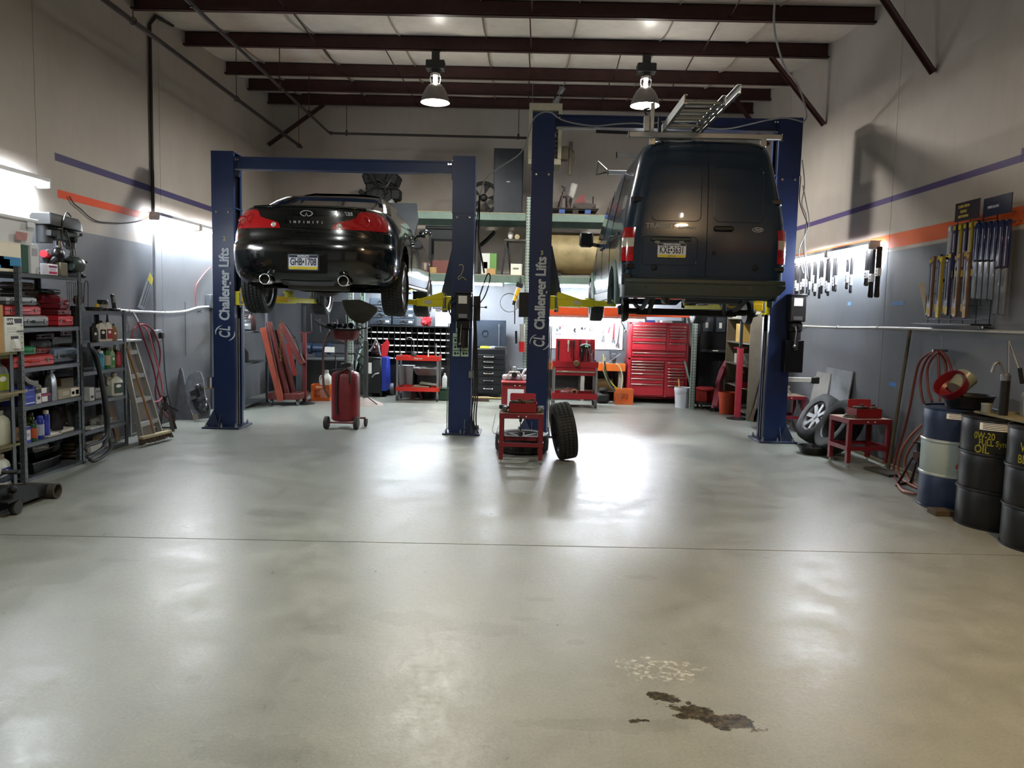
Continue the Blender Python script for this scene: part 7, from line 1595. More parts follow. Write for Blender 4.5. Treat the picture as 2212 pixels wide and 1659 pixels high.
# ---- bench grinder table and pegboard on the far left
t = thing('grinder_bench', 'dark steel bench in the far left corner', 'workbench', (-3.6, 14.4, 0), world=True); MB().bb(-4.3, -3.1, 14.1, YB-.02, .66, .70, .004).build('bench_top', M('#5a5d60', .5, .3), t)
for x in (-4.25, -3.2):
    for y in (14.15, 14.8): MB().bb(x, x+.05, y, y+.05, 0, .66).build('leg', DKSTEEL, t)
p = at(688, 745, 14.3); x = p.x; t = thing('bench_grinder', 'dark blue bench grinder on the corner bench', 'bench grinder', (x, 14.4, .70), world=True); BG = M('#22344c', .45, .2); MB().cyl((x-.12, 14.4, .86), (x+.12, 14.4, .86), .08, n=20).bb(x-.07, x+.07, 14.33, 14.47, .70, .8, .01).build('motor', BG, t)
for s in (-1, 1): MB().lathe([(.001, -.03), (.11, -.03), (.11, .03), (.001, .03)], (x+s*.18, 14.4, .86), 20, 'x').build('wheel_guard', BG, t)
MB().bb(x+.1, x+.3, 14.28, 14.3, .80, .9).build('name_plate', PAPER, t)
o = MB().bb(-4.3, -3.2, YB-.03, YB-.005, .95, 1.75).build('dark_pegboard', M('#2a2d30', .6, .2)); tag(o, 'dark pegboard on the back wall above the bench grinder', 'tool board')
for i in range(6): x = -4.1+.17*i; o = MB().bar((x, YB-.05, 1.5-.1*(i % 2)), (x+.02, YB-.05, 1.15), .02, .012, (0, 1, 0)).cyl((x, YB-.06, 1.5-.1*(i % 2)), (x, YB-.02, 1.5-.1*(i % 2)), .01, n=6).build('hanging_spanner', M('#77797c', .35, .8)); tag(o, ('first', 'second', 'third', 'fourth', 'fifth', 'last')[i]+' spanner hanging on the dark pegboard, counted from the corner', 'spanner', 'spanners on the dark pegboard')
p = fl(706, 862); jug('tall white plastic canister on the floor behind the orange crate', (p.x, 13.6, 0), .2, .18, .52, '#b9bab4', '#8d8f8c', None, -1.5, name='canister', cat='canister')
# ---- left rear shelving
t = thing('steel_shelving', 'grey steel shelving half hidden behind the far left lift post', 'shelving', (-4.55, 12.4, 0), world=True); SX0, SX1 = -4.80, -4.33
for x in (SX0, SX1):
    for y in (11.85, 12.95): MB().bb(x-.02, x+.02, y-.002, y+.002, 0, 1.75).bb(x+(.016 if x == SX1 else -.02), x+(.02 if x == SX1 else -.016), y, y+.03, 0, 1.75).build('post', M('#6d757c', .4, .4), t)
for z in (.06, .72, 1.22): MB().bb(SX0, SX1, 11.87, 12.93, z-.03, z, .003).build('shelf_board', M('#63696d', .45, .3), t)
for i, (x, y, z, w_, h_, c, cc, lb, lab) in enumerate(((-4.45, 12.0, .06, .17, .28, '#8fa6bc', '#d5d5d5', '#3f6aa8', 'blue washer fluid jug on the bottom of the rear shelving'), (-4.62, 12.05, .06, .17, .28, '#7d96b0', '#c9c9c9', None, 'second washer fluid jug behind the blue-labelled one'), (-4.46, 11.95, .72, .08, .2, '#c4627c', '#d5d5d5', '#b03a5c', 'pink bottle on the middle of the rear shelving'), (-4.44, 12.2, .72, .14, .24, '#2a2b2d', '#55575a', None, 'black jug on the middle of the rear shelving'), (-4.46, 12.0, 1.22, .16, .27, '#5a6472', '#8d9296', None, 'grey-blue jug on the top of the rear shelving'), (-4.46, 12.35, 1.22, .18, .22, '#3a3c3f', '#77797c', '#8d8f92', 'dark tin with pale label on the top of the rear shelving'), (-4.48, 12.65, 1.22, .15, .3, '#3f2a28', '#222', None, 'brown jug at the back of the rear shelving'))): jug(lab, (x, y, z), w_, w_*.8, h_, c, '#222222' if cc == '#222' else cc, lb, -1.2)
# ---- engine hoist
YH = 12.7; HR = M('#5c2622', .45, 0, .2); HO = M('#8e4230', .45, 0, .15)
t = thing('engine_hoist', 'folded red engine hoist with an orange leg and a chain', 'engine hoist', (at(610, 870, YH).x, YH, 0), world=True)
def hb(a, b, w, m, name, y=YH, h=None): 
    p, q = at(*a, y), at(*b, y); p.z = max(p.z, .03); q.z = max(q.z, .03); return MB().bar(p, q, w, h or w, (0, 1, 0), .006).build(name, m, t)
hb((569, 708), (607, 866), .09, HO, 'leg', YH-.25, .1); hb((581, 696), (620, 855), .085, HR, 'leg', YH-.1, .1); hb((600, 712), (632, 850), .1, HR, 'mast', YH+.05); hb((608, 700), (654, 786), .09, HR, 'boom', YH-.05); hb((622, 742), (638, 812), .06, M('#7a2420', .4), 'hydraulic_ram', YH); hb((629, 730), (640, 727), .03, HR, 'pivot_bracket', YH)
p, q = at(579, 858, YH-.15), at(648, 856, YH-.15); MB().bb(p.x, q.x, YH-.2, YH+.35, .1, .2, .006).build('base_frame', HR, t)
for px in (584, 640): pp = at(px, 860, YH-.2); caster(t, pp.x, YH-.12, .05, m=M('#8d8f92', .4, .6))
hb((576, 692), (598, 800), .012, STEEL, 'pull_rod', YH-.35)
mb = MB(); n_ = 16
for k in range(n_):
    p = at(606+1.2*math.sin(k), 694+5.6*k, YH-.2); mb.torus(p, .018, .005, 'y' if k % 2 else 'x', 8, 4)
mb.build('chain', M('#8a6a3c', .4, .8), t)
MB().tube([at(616, 700, YH-.1), at(632, 722, YH-.1), at(642, 740, YH-.1), at(650, 775, YH-.1)], .008, 6, k=4).build('cable', DKSTEEL, t)
# ---- tall stands
def pole_stand(label, px, pyb, top, w, Y, col):
    b = at(px, pyb, Y); x = b.x; zt_ = at(px, top, Y).z; t = thing('pole_stand', label, 'stand', (x, Y, 0), world=True, group='tall underhoist stands'); m = hexm(col, .45)
    MB().lathe([(.001, 0), (.17, 0), (.17, .01), (.05, .035), (.001, .035)], (x, Y, 0), 24).build('foot', DKSTEEL, t); MB().bar((x, Y, .03), (x, Y, zt_*.72), w, w, ch=.004).build('outer_tube', m, t); MB().cyl((x, Y, zt_*.7), (x, Y, zt_), w*.3, n=10).build('screw', DKSTEEL, t)
    MB().bb(x-.1, x+.1, Y-.012, Y+.012, zt_*.72, zt_*.72+.02).build('tee_handle', m, t); MB().lathe([(.001, 0), (.05, 0), (.06, .02), (.001, .02)], (x, Y, zt_), 12).build('saddle', DKSTEEL, t); return t
pole_stand('slim dark red pole stand beside the orange crate', 658, 868, 660, .06, 12.85, '#5e1f20'); 
YP = fl(1592, 905).y; q = pole_stand('bright red pole stand with a tee handle right of the bins', 1592, 905, 693, .085, YP, '#9c2030'); MB().bb(q.location.x-.02, q.location.x+.14, YP-.02, YP+.03, .5, .6, .006).build('hook_plate', hexm('#9c2030', .45), q)
# jack pole with round concrete base
p = fl(797, 872); t = thing('support_pole', 'grey pole on a wide pale cone base behind the oil drain', 'pole', (p.x, 12.95, 0), world=True); x = p.x
MB().lathe([(.001, 0), (.27, 0), (.26, .015), (.09, .09), (.05, .12), (.001, .12)], (x, 12.95, 0), 30).build('cone_base', M('#9a8f88', .7, 0, .15), t); MB().cyl((x-.03, 12.95, .1), (x-.03, 12.95, 1.08), .04, n=14).build('lower_tube', M('#3d3f40', .5, .4), t); MB().cyl((x-.03, 12.95, 1.05), (x-.03, 12.95, 1.62), .026, n=12).build('upper_tube', STEEL, t); MB().tube([(x-.03, 12.9, .45), (x-.02, 12.85, .2), (x+.15, 12.8, .06), (x+.2, 12.78, .03)], .01, 6, k=4).build('lever', BLACK, t)
for k in range(7):
    rn = random.Random(60+k); zz = .55+.16*k; o = MB().tube([(x-.09-.02*(k % 2), 12.9, zz+.1), (x-.12-.03*(k % 3), 12.86, zz+.05), (x-.1, 12.87, zz-.02), (x-.07, 12.9, zz-.06)], .012, 6, k=4).build('hung_chain', DKSTEEL); tag(o, ('lowest', 'second lowest', 'third lowest', 'middle', 'third highest', 'second highest', 'highest')[k]+' dark hook chain hanging on the grey pole', 'chain', 'chains on the grey pole'); 
# ---- waste oil drainer under the coupe
YO = 10.35; b = fl(745, 915); x = at(747, 850, YO).x; t = thing('oil_drain', 'red waste oil drain tank on wheels with a funnel bowl, below the coupe', 'oil drain', (x, YO, 0), world=True); RO = M('#6a1c24', .35, 0, .15)
MB().lathe([(.001, .10), (.17, .10), (.19, .12), (.19, .70), (.175, .745), (.1, .775), (.001, .785)], (x, YO, 0), 32).build('tank', RO, t)
for s in (-1, 1): MB().lathe([(.001, -.03), (.045, -.03), (.08, -.028), (.085, -.015), (.085, .015), (.08, .028), (.045, .03), (.001, .03)], (x+s*.20-.02, YO-.16, .085), 22, 'x').build('wheel', M('#2b2926', .6), t)
MB().cyl((x-.22, YO-.16, .085), (x+.2, YO-.16, .085), .012, n=8).build('axle', RO, t); caster(t, x+.25, YO+.12, .05); MB().bar((x+.1, YO+.1, .12), (x+.25, YO+.12, .12), .05, .02).build('caster_arm', RO, t)
MB().cyl((x+.0, YO, .78), (x+.0, YO, 1.22), .022, n=12).build('mast_tube', STEEL, t)
zb_ = at(748, 733, YO).z; MB().lathe([(.001, -.04), (.03, -.04), (.15, .0), (.16, .02), (.185, .12), (.175, .12), (.15, .03), (.001, .0)], (x, YO, zb_), 28).build('funnel_bowl', RO, t)
MB().tube([(x-.2, YO-.1, zb_+.1), (x-.27, YO-.12, zb_-.1), (x-.28, YO-.12, .8), (x-.26, YO-.14, .55), (x-.19, YO-.14, .42)], .016, 8, k=6).build('drain_hose', M('#5a3a34', .5), t)
MB().tube([(x+.05, YO-.1, .8), (x-.02, YO-.17, .78), (x-.07, YO-.2, .7), (x-.08, YO-.2, .3), (x-.06, YO-.2, .2)], .016, 8, k=5).tube([(x+.06, YO-.1, .79), (x+.1, YO-.17, .77), (x+.1, YO-.2, .62)], .014, 8, k=4).build('suction_hose', M('#241c18', .5), t)
MB().cyl((x-.18, YO-.12, .79), (x+.1, YO-.12, .82), .012, n=8).bb(x-.06, x+.08, YO-.05, YO+.08, .77, .88, .01).build('valve_block', DKSTEEL, t); MB().lathe([(.001, -.02), (.025, -.02), (.025, .0), (.001, .0)], (x+.08, YO-.14, .82), 12, 'y').build('gauge', CHROME, t)
MB().tube([(x-.17, YO+.1, .76), (x-.17, YO+.12, 1.0), (x+.1, YO+.12, 1.0), (x+.1, YO+.1, .76)], .012, 8).build('push_handle', BLACK, t)
zt_ = zb_+.125; t = thing('undershield', 'black plastic splash shield with bolts balanced on the drain bowl', 'splash shield', (x, YO, zt_), world=True)
a0, a1 = at(680, 690, YO).x, at(796, 705, YO).x
MB().loft([[(xx, YO-.2*k, zt_+dz), (xx, YO+.25*k, zt_+dz), (xx, YO+.25*k, zt_+dz+.015), (xx, YO-.2*k, zt_+dz+.015)] for xx, k, dz in ((a0, .4, .12), (a0+.08, .7, .07), (a0+.2, 1, .025), (x-.1, 1, .0), (x+.1, 1, .0), (a1, .5, .03))]).build('shield', M('#111213', .4, 0, .1), t)
for k in range(8): rn = random.Random(80+k); crumple((a0+.2+.045*k, YO+rn.uniform(-.1, .1), zt_+.06), (.03, .03, .035), 8, 6, .4).build('bracket', IRON, t)
t = thing('heat_shield', 'grey perforated metal heat shield standing on the drain bowl under the coupe', 'heat shield', (x+.12, YO+.1, zt_+.02), world=True)
GP = M('#73726a', .5, .1, .25, 9); Q = [at(a, b, YO+.1) for a, b in ((738, 648), (776, 647), (796, 655), (815, 664), (814, 674), (800, 690), (786, 699), (770, 698), (756, 688), (744, 668))]; MB().prism(Q, (0, .012, 0)).build('plate', GP, t)
for a, b in ((747, 653), (748, 659), (757, 654), (766, 650), (770, 651), (779, 656)): p = at(a, b, YO+.095); MB().torus(p, .015, .004, 'y', 10, 5).build('ear', M('#8d8c86', .4, .6), t)
# ---- right rear corner
x0, x1 = 3.3, 4.06
t = thing('dark_cabinet', 'black steel cabinet with sunken panels in the far right corner', 'cabinet', (3.68, 14.5, 0), world=True); KC = M('#191b1d', .5, .3, .2)
MB().bb(x0, x1, 14.35, YB-.01, 0, 1.9, .006).build('cabinet_body', KC, t); MB().bb(x0, x1, 14.2, 14.35, .98, 1.02).build('ledge', M('#3a3d40', .5, .3), t)
for k, (a, b) in enumerate(((.03, .22), (.28, .45), (.50, .72))): d = MB().bb(x0+a, x0+b, 14.33, 14.35, 1.35, 1.62, .004).build('slate_panel', M('#3f464e', .45, .3), t); MB().bb(x0+a+.05, x0+a+.1, 14.325, 14.33, 1.42, 1.52).build('tag', PAPER, d)
for a in (.2, .45): MB().bb(x0+a, x0+a+.1, 14.195, 14.2, 1.0, 1.018).build('label', PAPER, t)
t = thing('grease_bucket_dolly', 'low wheeled dolly in the far right corner holding red crates', 'dolly', (3.2, 13.6, 0), world=True); p = fl(1535, 885); dx, dy = p.x, p.y+.25; MB().lathe([(.001, .08), (.26, .08), (.27, .1), (.26, .12), (.001, .12)], (dx, dy, 0), 26).build('deck', IRON, t)
for a in range(4): caster(t, dx+.2*math.cos(a*1.57+.8), dy+.2*math.sin(a*1.57+.8), .035)
for s in (-1, 1): o = crate(('left' if s < 0 else 'right')+' small red crate on the wheeled dolly', (dx+s*.12, dy, .121), .2*s, '#b3302a', .18, .2)
o = MB().lathe([(.001, 0), (.2, 0), (.215, .015), (.215, .04), (.2, .05), (.001, .05)], (dx, dy, .322), 26).build('round_lid', M('#9c2a2e', .4)); tag(o, 'round red lid lying on the two red crates', 'lid')
b0 = fl(1545, 888); b1 = at(1567, 778, b0.y+.3); t = thing('ramp_bar', 'faded pink-red car towing bar with end hooks leaning in the right corner', 'tow bar', (b0.x, b0.y, 0), world=True); PK = M('#a0485a', .45, 0, .12)
m1 = b0.lerp(b1, .5)+Vector((-.03, 0, .06)); q = [b0+Vector((0, 0, .05)), b0.lerp(b1, .3), m1, b0.lerp(b1, .8), b1+Vector((.06, 0, .02))]
MB().loft([[v+Vector((-w_, 0, 0)), v+Vector((0, -.05, .01)), v+Vector((w_, 0, 0)), v+Vector((0, .05, -.01))] for v, w_ in zip(q, (.075, .085, .055, .075, .06))]).build('bar', PK, t)
for v in (q[0], q[2]+Vector((-.06, -.02, -.05)), q[3]+Vector((-.06, 0, .1))): MB().torus(v+Vector((-.03, -.05, 0)), .045, .013, 'x', 14, 6).build('shackle', IRON, t)
MB().bb(b0.x-.1, b0.x+.25, b0.y-.02, b0.y+.25, 0, .03, .006).build('foot', IRON, t)
p = fl(1583, 900); t = thing('orange_bucket', 'orange plastic bucket behind the red pole stand', 'bucket', (p.x+.0, 12.95, 0)); MB().lathe([(.001, 0), (.125, 0), (.15, .34), (.158, .34), (.158, .37), (.148, .37), (.12, .01), (.001, .01)], n=28).build('bucket', M('#b8421f', .45), t); MB().torus((0, 0, .3), .156, .006, 'z', 26, 6).build('rib', M('#b8421f', .45), t)
p = fl(1478, 882); t = thing('white_bucket', 'white plastic bucket with a brush handle before the big red chest', 'bucket', (p.x, p.y+.15, 0)); MB().lathe([(.001, 0), (.13, 0), (.15, .3), (.16, .3), (.16, .33), (.155, .33), (.155, .36), (.145, .36), (.122, .01), (.001, .01)], n=28).build('bucket', M('#c9cbcf', .45, 0, .06), t); MB().cyl((-.03, 0, .05), (-.09, 0, .5), .014, n=8).build('brush_handle', M('#c9a85a', .6), t); MB().tube([(.14, 0, .33), (.12, -.02, .45), (.06, -.04, .52), (.0, -.02, .53)], .004, 5, k=4).build('bail', STEEL, t)
for z in (.24, .27): MB().torus((0, 0, z), .148+.006*(z > .25), .004, 'z', 26, 5).build('rib', M('#c9cbcf', .45, 0, .06), t)
# tan steel shelving edge-on with boxes
ty = 12.1; t = thing('tan_shelving', 'tall tan steel shelving end panel beside the tall right lift post', 'shelving', (3.85, 12.6, 0), world=True); TN = M('#6d6455', .5, .2, .2)
MB().bb(3.56, 4.06, ty, ty+.025, 0, 1.75, .003).bb(3.56, 4.06, ty+1.4, ty+1.425, 0, 1.75, .003).bb(4.05, 4.06, ty, ty+1.4, 0, 1.75).build('end_panel', TN, t)
for z in (.12, .5, .86, 1.22, 1.62): MB().bb(3.57, 4.05, ty+.03, ty+1.395, z-.025, z, .003).build('shelf_board', M('#8a8678', .5, .2), t)
for (y, z, w_, h_, c, lab) in ((12.9, 1.22, .35, .30, '#c9a860', 'yellow-tan carton on the tan shelving'), (13.2, 1.62, .3, .1, '#c9c9c4', 'white carton on top of the tan shelving'), (12.95, .86, .3, .16, '#d0d0c9', 'white bag on the middle of the tan shelving')): carton(lab, 3.60, 3.92, y-w_/2, y+w_/2, z, z+h_, M(c, .65, 0, .1), fx='-x')
for i, y in enumerate((12.75, 12.9, 13.05)): can(('first', 'second', 'third')[i]+' dark spray can on the low tan shelf', (3.66, y, .5), .035, .24, ('#4a4b44', '#6b6a60', '#3a3c3a')[i], capc='#8d8d86')
for i, (a, b) in enumerate((((1655, 780), (1625, 905)), ((1660, 830), (1632, 908)))):
    p = at(*b, 11.95); p.z = .01; q = at(*a, 12.05); o = MB().bar(p, q, .03, .02).bar(p, p+Vector((.05, .0, .2)), .09, .01, (0, 1, 0)).build('long_tool', M(('#5a4a38', '#2b2c2d')[i], .6)); tag(o, ('wooden-handled shovel', 'dark long bar')+() and ('wooden-handled shovel', 'dark long bar')[i]+' leaning on the tan end panel', 'shovel' if i == 0 else 'bar')
# ---- tools on the rack post by the tall lift post
p = at(1118, 605, 13.3); t = thing('angle_drill', 'yellow and black cordless tool hanging from the rack beam', 'power tool', (p.x, 13.36, at(1115, 655, 13.36).z), world=True); a, b = at(1121, 622, 13.36), at(1111, 650, 13.36)
MB().cyl(a, b, .04, .032, n=12).build('body', M('#c9a01c', .4), t); MB().cyl(b, b+(b-a)*.3, .034, .02, n=10).box(a+Vector((.01, 0, .05)), (.12, .08, .08), rotm(ry=.3), .01).build('grip', BLACK, t); MB().tube([a+Vector((0, 0, .09)), a+Vector((.02, .04, .2)), (a.x+.03, 13.44, ZL-.13)], .006, 5).build('hanger', BLACK, t)
p = at(1128, 657, 13.3); t = thing('cord_reel', 'round grey cord reel on the rack post', 'cord reel', (p.x, 13.33, p.z), world=True); MB().lathe([(.001, -.05), (.1, -.05), (.105, -.04), (.105, .06), (.001, .06)], (p.x, 13.36, p.z), 26, 'y').build('reel', M('#6b6a66', .45, .2), t); MB().bb(p.x-.02, p.x+.02, 13.30, 13.31, p.z-.02, p.z+.02).build('label', M('#c9bc8a', .5), t); MB().cyl((p.x, 13.42, p.z), (p.x+.0, 13.45, p.z), .03, n=10).build('mount', STEEL, t)
MB().torus((p.x-.22, 13.33, p.z+.02), .16, .006, 'y', 30, 5).build('cord', M('#3a3a3a', .5), t)
for i, (px, y0_, y1_, c, r_, lab) in enumerate(((1128, 700, 738, '#9a9a96', .045, 'steel cylinder strapped to the rack post'), (1127, 738, 760, '#b8282c', .05, 'red fuel bottle below the steel cylinder on the rack post'), (1115, 715, 742, '#1a1b1c', .02, 'black air tool hanging beside the steel cylinder'), (1112, 650, 700, '#2a2b2d', .01, 'thin black hanging cable beside the rack post'))):
    a, b = at(px, y0_, 13.36), at(px, y1_, 13.36); o = MB().cyl(a, b, r_, n=16).lathe([(r_*1.06, -.006), (r_*1.06, .006)], (a.x, 13.36, (a.z+b.z)/2), 16, cap=False).bb(a.x-.01, a.x+.01, 13.36, 13.448, (a.z+b.z)/2-.01, (a.z+b.z)/2+.01).build('hung_tool', M(c, .35, .3)); tag(o, lab, 'shop tool')
p = fl(962, 862); t = thing('green_case', 'dark green case on the floor beside the cart behind the coupe', 'case', (p.x, 13.85, 0), world=True); MB().bb(p.x-.1, p.x+.18, 13.8, 14.1, 0, .2, .015).build('case_body', M('#1c3a2a', .5), t); MB().bb(p.x-.1, p.x+.18, 13.79, 14.11, .2, .23, .008).build('lid', M('#1c3a2a', .5), t)
jug('white spray bottle standing on the dark green case', (p.x, 13.92, .231), .09, .07, .26, '#c3c8cc', '#d5d8da', None, -1.57, handle=False)

# ================================================================ RIGHT WALL AND MIDDLE
def stool(label, c, w, d, h, rz=0., col='#6c1a25'):
    t = thing('red_stand', label, 'stand', c, rz, group='low red steel stands'); m = hexm(col, .4)
    for sx in (-1, 1):
        for sy in (-1, 1):
            x, y = sx*(w/2-.025), sy*(d/2-.025)
            MB().bb(x-.022, x+.022, y-.022, y+.022, .05, h-.04).build('leg', m, t); MB().cyl((x, y, 0), (x, y, .012), .02, n=10).cyl((x, y, .01), (x, y, .06), .009, n=8).build('levelling_foot', CHROME, t)
    MB().bb(-w/2, w/2, -d/2, d/2, h-.055, h, .004).build('top', m, t); MB().bb(-w/2+.01, w/2-.01, -d/2+.01, d/2-.01, h, h+.002).build('worn_deck', M('#8d7a66', .5, .3, .3, 9), t)
    for s in (-1, 1): MB().bb(-w/2, w/2, s*(d/2)-.004, s*(d/2)+.004, .19, .235).build('cross_rail', m, t); MB().bb(s*w/2-.004, s*w/2+.004, -d/2, d/2, .19, .235).build('side_rail', m, t)
    for x in (-.03, .05): MB().lathe([(.001, -.006), (.007, -.006), (.007, 0)], (x, -d/2-.001, h-.028), 8, 'y').build('bolt', PAPER, t)
    return t
def tray(label, c, w, d, rz, h=.1):
    t = thing('tool_tray', label, 'tool tray', c, rz, group='red tool trays on the stands'); m = hexm('#7a1218', .4)
    MB().bb(-w/2, w/2, -d/2, d/2, 0, .006).bb(-w/2, w/2, -d/2, -d/2+.005, 0, h).bb(-w/2, w/2, d/2-.005, d/2, 0, h).bb(-w/2, -w/2+.005, -d/2, d/2, 0, h).bb(w/2-.005, w/2, -d/2, d/2, 0, h).build('tray_body', m, t)
    MB().prism([(a*.95, d/2+.0, h+.045+b) for a, b in rrect(w*.98, .09, .02)], (0, .006, 0)).build('raised_back', hexm('#a8323c', .4), t)
    for k in range(6): rn = random.Random(k+int(c[1]*10)); MB().box((rn.uniform(-w*.4, w*.4), rn.uniform(-d*.3, d*.3), h+.005), (.09, .03, .035), rotm(rz=rn.uniform(-.5, .5)), .006).build('tool_piece', M(('#2b2520', '#5a4a34', '#3c3c3a')[k % 3], .5, .3), t)
    for x in (-w*.13, w*.33): MB().bb(x-.022, x+.022, -.02, .0, h-.02, h+.045, .003).build('divider', hexm('#4a3022', .5), t)
    return t
# middle stand, tray, loose tyre
cs = fl(1124, 1004); S1 = stool('low red steel stand in the middle of the floor holding a red tray', (.008, 8.26, 0), .47, .42, .545)
tray('dark red open tool tray on the middle stand', (.02, 8.20, .548), .30, .2, 0)
for i, (x, y, c) in enumerate(((-.17, 8.2, '#5a5c58'), (-.19, 8.32, '#3d3f3e'), (.19, 8.17, '#6b6d6a'), (.2, 8.3, '#4b4f55'))): o = MB().box((x, y, .548+.03), (.05, .11, .05), rotm(rz=i*.7), .01).cyl((x, y-.05, .57), (x+.03, y+.07, .585), .015, n=8).build('socket_part', M(c, .4, .6)); tag(o, ('grey part at the front left', 'dark part at the back left', 'pale part at the front right', 'bluish part at the back right')[i]+' of the tray on the middle stand', 'small part')
o = MB().cyl((.0, 8.05, .36), (.0, 8.05, .49), .006, n=6).lathe([(.001, 0), (.022, 0), (.028, .02), (.022, .045), (.001, .05)], (0, 8.05, .31), 8).bb(-.015, .015, 8.04, 8.055, .46, .51).build('hanging_weight', DKSTEEL); tag(o, 'small metal nut weight hanging from the front of the middle stand', 'weight')
t = thing('tyre_casing', 'worn car tyre standing tilted against the post beside the middle stand', 'tyre', (.475, 8.40, .325)); tyre(t, .315, .20, .2, .15, 4, 60); t.rotation_euler = (0, -.16, .12)
t = thing('spare_wheel', 'wheel lying flat behind the middle stand', 'wheel', (.02, 8.86, .115)); tyre(t, .31, .2, .2, .2); rim(t, .2, .18, 1, 6, M('#3a3b3d', .5, .6), False); t.rotation_euler = (0, -PI/2, 0)
o = MB().tube([fl(1070, 895, .02), fl(1066, 915, .012), fl(1064, 930, .01), fl(1071, 936, .008), fl(1077, 918, .012), fl(1076, 928, .01)], .004, 5, k=4).build('floor_wire', M('#55565a', .5)); tag(o, 'thin wire lying on the floor left of the middle stand', 'wire')
# red battery charger box behind it
b = fl(1112, 888); t = thing('red_cabinet', 'small red cabinet with a white front panel behind the middle stand', 'cabinet', (-.1, 12.7, 0), world=True); x0, x1, z0, z1 = pb(1083, 828, 1142, 888, 12.6)
MB().bb(x0, x1, 12.62, 13.0, .0, z1, .008).build('cabinet_body', DKRED, t); MB().bb(x0+.1, x1-.08, 12.61, 12.62, .06, z1-.1, .002).build('front_panel', M('#c3c9d0', .4), t); MB().bb(x0-.01, x1+.01, 12.6, 13.02, z1, z1+.025, .006).build('lid', M('#9c3038', .4), t)
for x in (x0+.22, x0+.3): MB().sph((x, 12.61, z1-.04), .009, 8, 6).build('rivet', PAPER, t)
zt_ = z1+.026; xm = (x0+x1)/2; t = thing('transmission_cradle', 'bright aluminium cradle with spread feet on the small red cabinet', 'cradle', (xm-.02, 12.78, zt_), world=True)
for s in (-1, 1): MB().bar((xm-.02+s*.17, 12.75, zt_+.012), (xm-.02+s*.07, 12.78, zt_+.14), .03, .04, (0, 1, 0), .006).build('leg', M('#b9bcbc', .3, .8), t)
MB().bb(xm-.11, xm+.07, 12.74, 12.82, zt_+.12, zt_+.16, .01).bb(xm-.05, xm+.0, 12.74, 12.84, zt_+.16, zt_+.24, .01).build('bridge', M('#b9bcbc', .3, .8), t); MB().lathe([(.001, -.02), (.05, -.02), (.05, .0), (.001, .0)], (xm-.02, 12.74, zt_+.1), 7, 'y').build('knob', BLACK, t)
t = thing('plastic_tray', 'pale grey plastic tray behind the aluminium cradle', 'tray', (xm, 12.9, zt_), world=True); MB().bb(x0, x1, 12.86, 13.0, zt_, zt_+.09, .02).build('tray', M('#a9adb3', .5), t); MB().tube([(xm+.1, 12.86, zt_+.05), (xm+.14, 12.84, zt_+.16), (xm+.2, 12.86, zt_+.2)], .02, 8, k=4).build('hose', M('#c9cccf', .5), t)
t = thing('parts_rack', 'grey open steel box frame above the small red cabinet', 'steel frame', (xm, 13.15, 0), world=True); a, b = pb(1117, 795, 1142, 818, 13.2)[:2]; zf = at(1130, 805, 13.2).z
MB().bb(a, b+.1, 13.15, 13.4, zf-.12, zf-.1).bb(a, a+.015, 13.15, 13.4, zf-.12, zf+.05).bb(a, b+.1, 13.38, 13.4, zf-.12, zf+.05).bb(a, b+.1, 13.15, 13.4, zf+.05, zf+.065).build('box_frame', M('#6d757c', .4, .4), t); MB().bb(a, a+.03, 13.2, 13.23, 0, zf-.12).bb(b+.05, b+.08, 13.2, 13.23, 0, zf-.12).build('legs', DKSTEEL, t)
# right stands
stool('low red steel stand near the right wall with a red tray on it', (3.80, 8.60, 0), .50, .42, .535, .12)
tray('dark red open tool tray on the stand by the right wall', (3.83, 8.58, .538), .30, .2, .15)
o = MB().torus((3.66, 8.52, .548), .075, .008, 'z', 24, 6).torus((3.665, 8.53, .565), .06, .008, 'z', 24, 6).build('ring_set', M('#6b6a62', .4, .6)); tag(o, 'stack of metal rings on the stand by the right wall', 'rings')
stool('red steel stand half hidden behind the tall right lift post', (3.80, 11.16, 0), .52, .44, .52, 0)
t = thing('lift_adapter', 'bright metal lift adapter on the red stand behind the tall post', 'lift adapter', (3.72, 11.1, .523), world=True)
for s in (-1, 1): MB().bar((3.72+s*.15, 11.05, .536), (3.72+s*.08, 11.05, .64), .03, .03, (0, 1, 0)).build('leg', M('#b5b5b0', .3, .8), t)
MB().bb(3.60, 3.84, 11.0, 11.1, .63, .66, .006).build('bar', M('#b5b5b0', .3, .8), t); MB().cyl((3.7, 11.05, .523), (3.7, 11.05, .63), .035, n=12).build('post', M('#4a3a30', .5), t)
za = at(1730, 820, 10.1).z-0; MB().bb(.14, .46, .05, .09, za-.03, za+.03, .004).build('adapter_bar', M('#c3c3be', .4), D_); MB().bb(.46, .56, .03, .11, za-.045, za+.045, .01).build('adapter_foot', BLACK, D_)
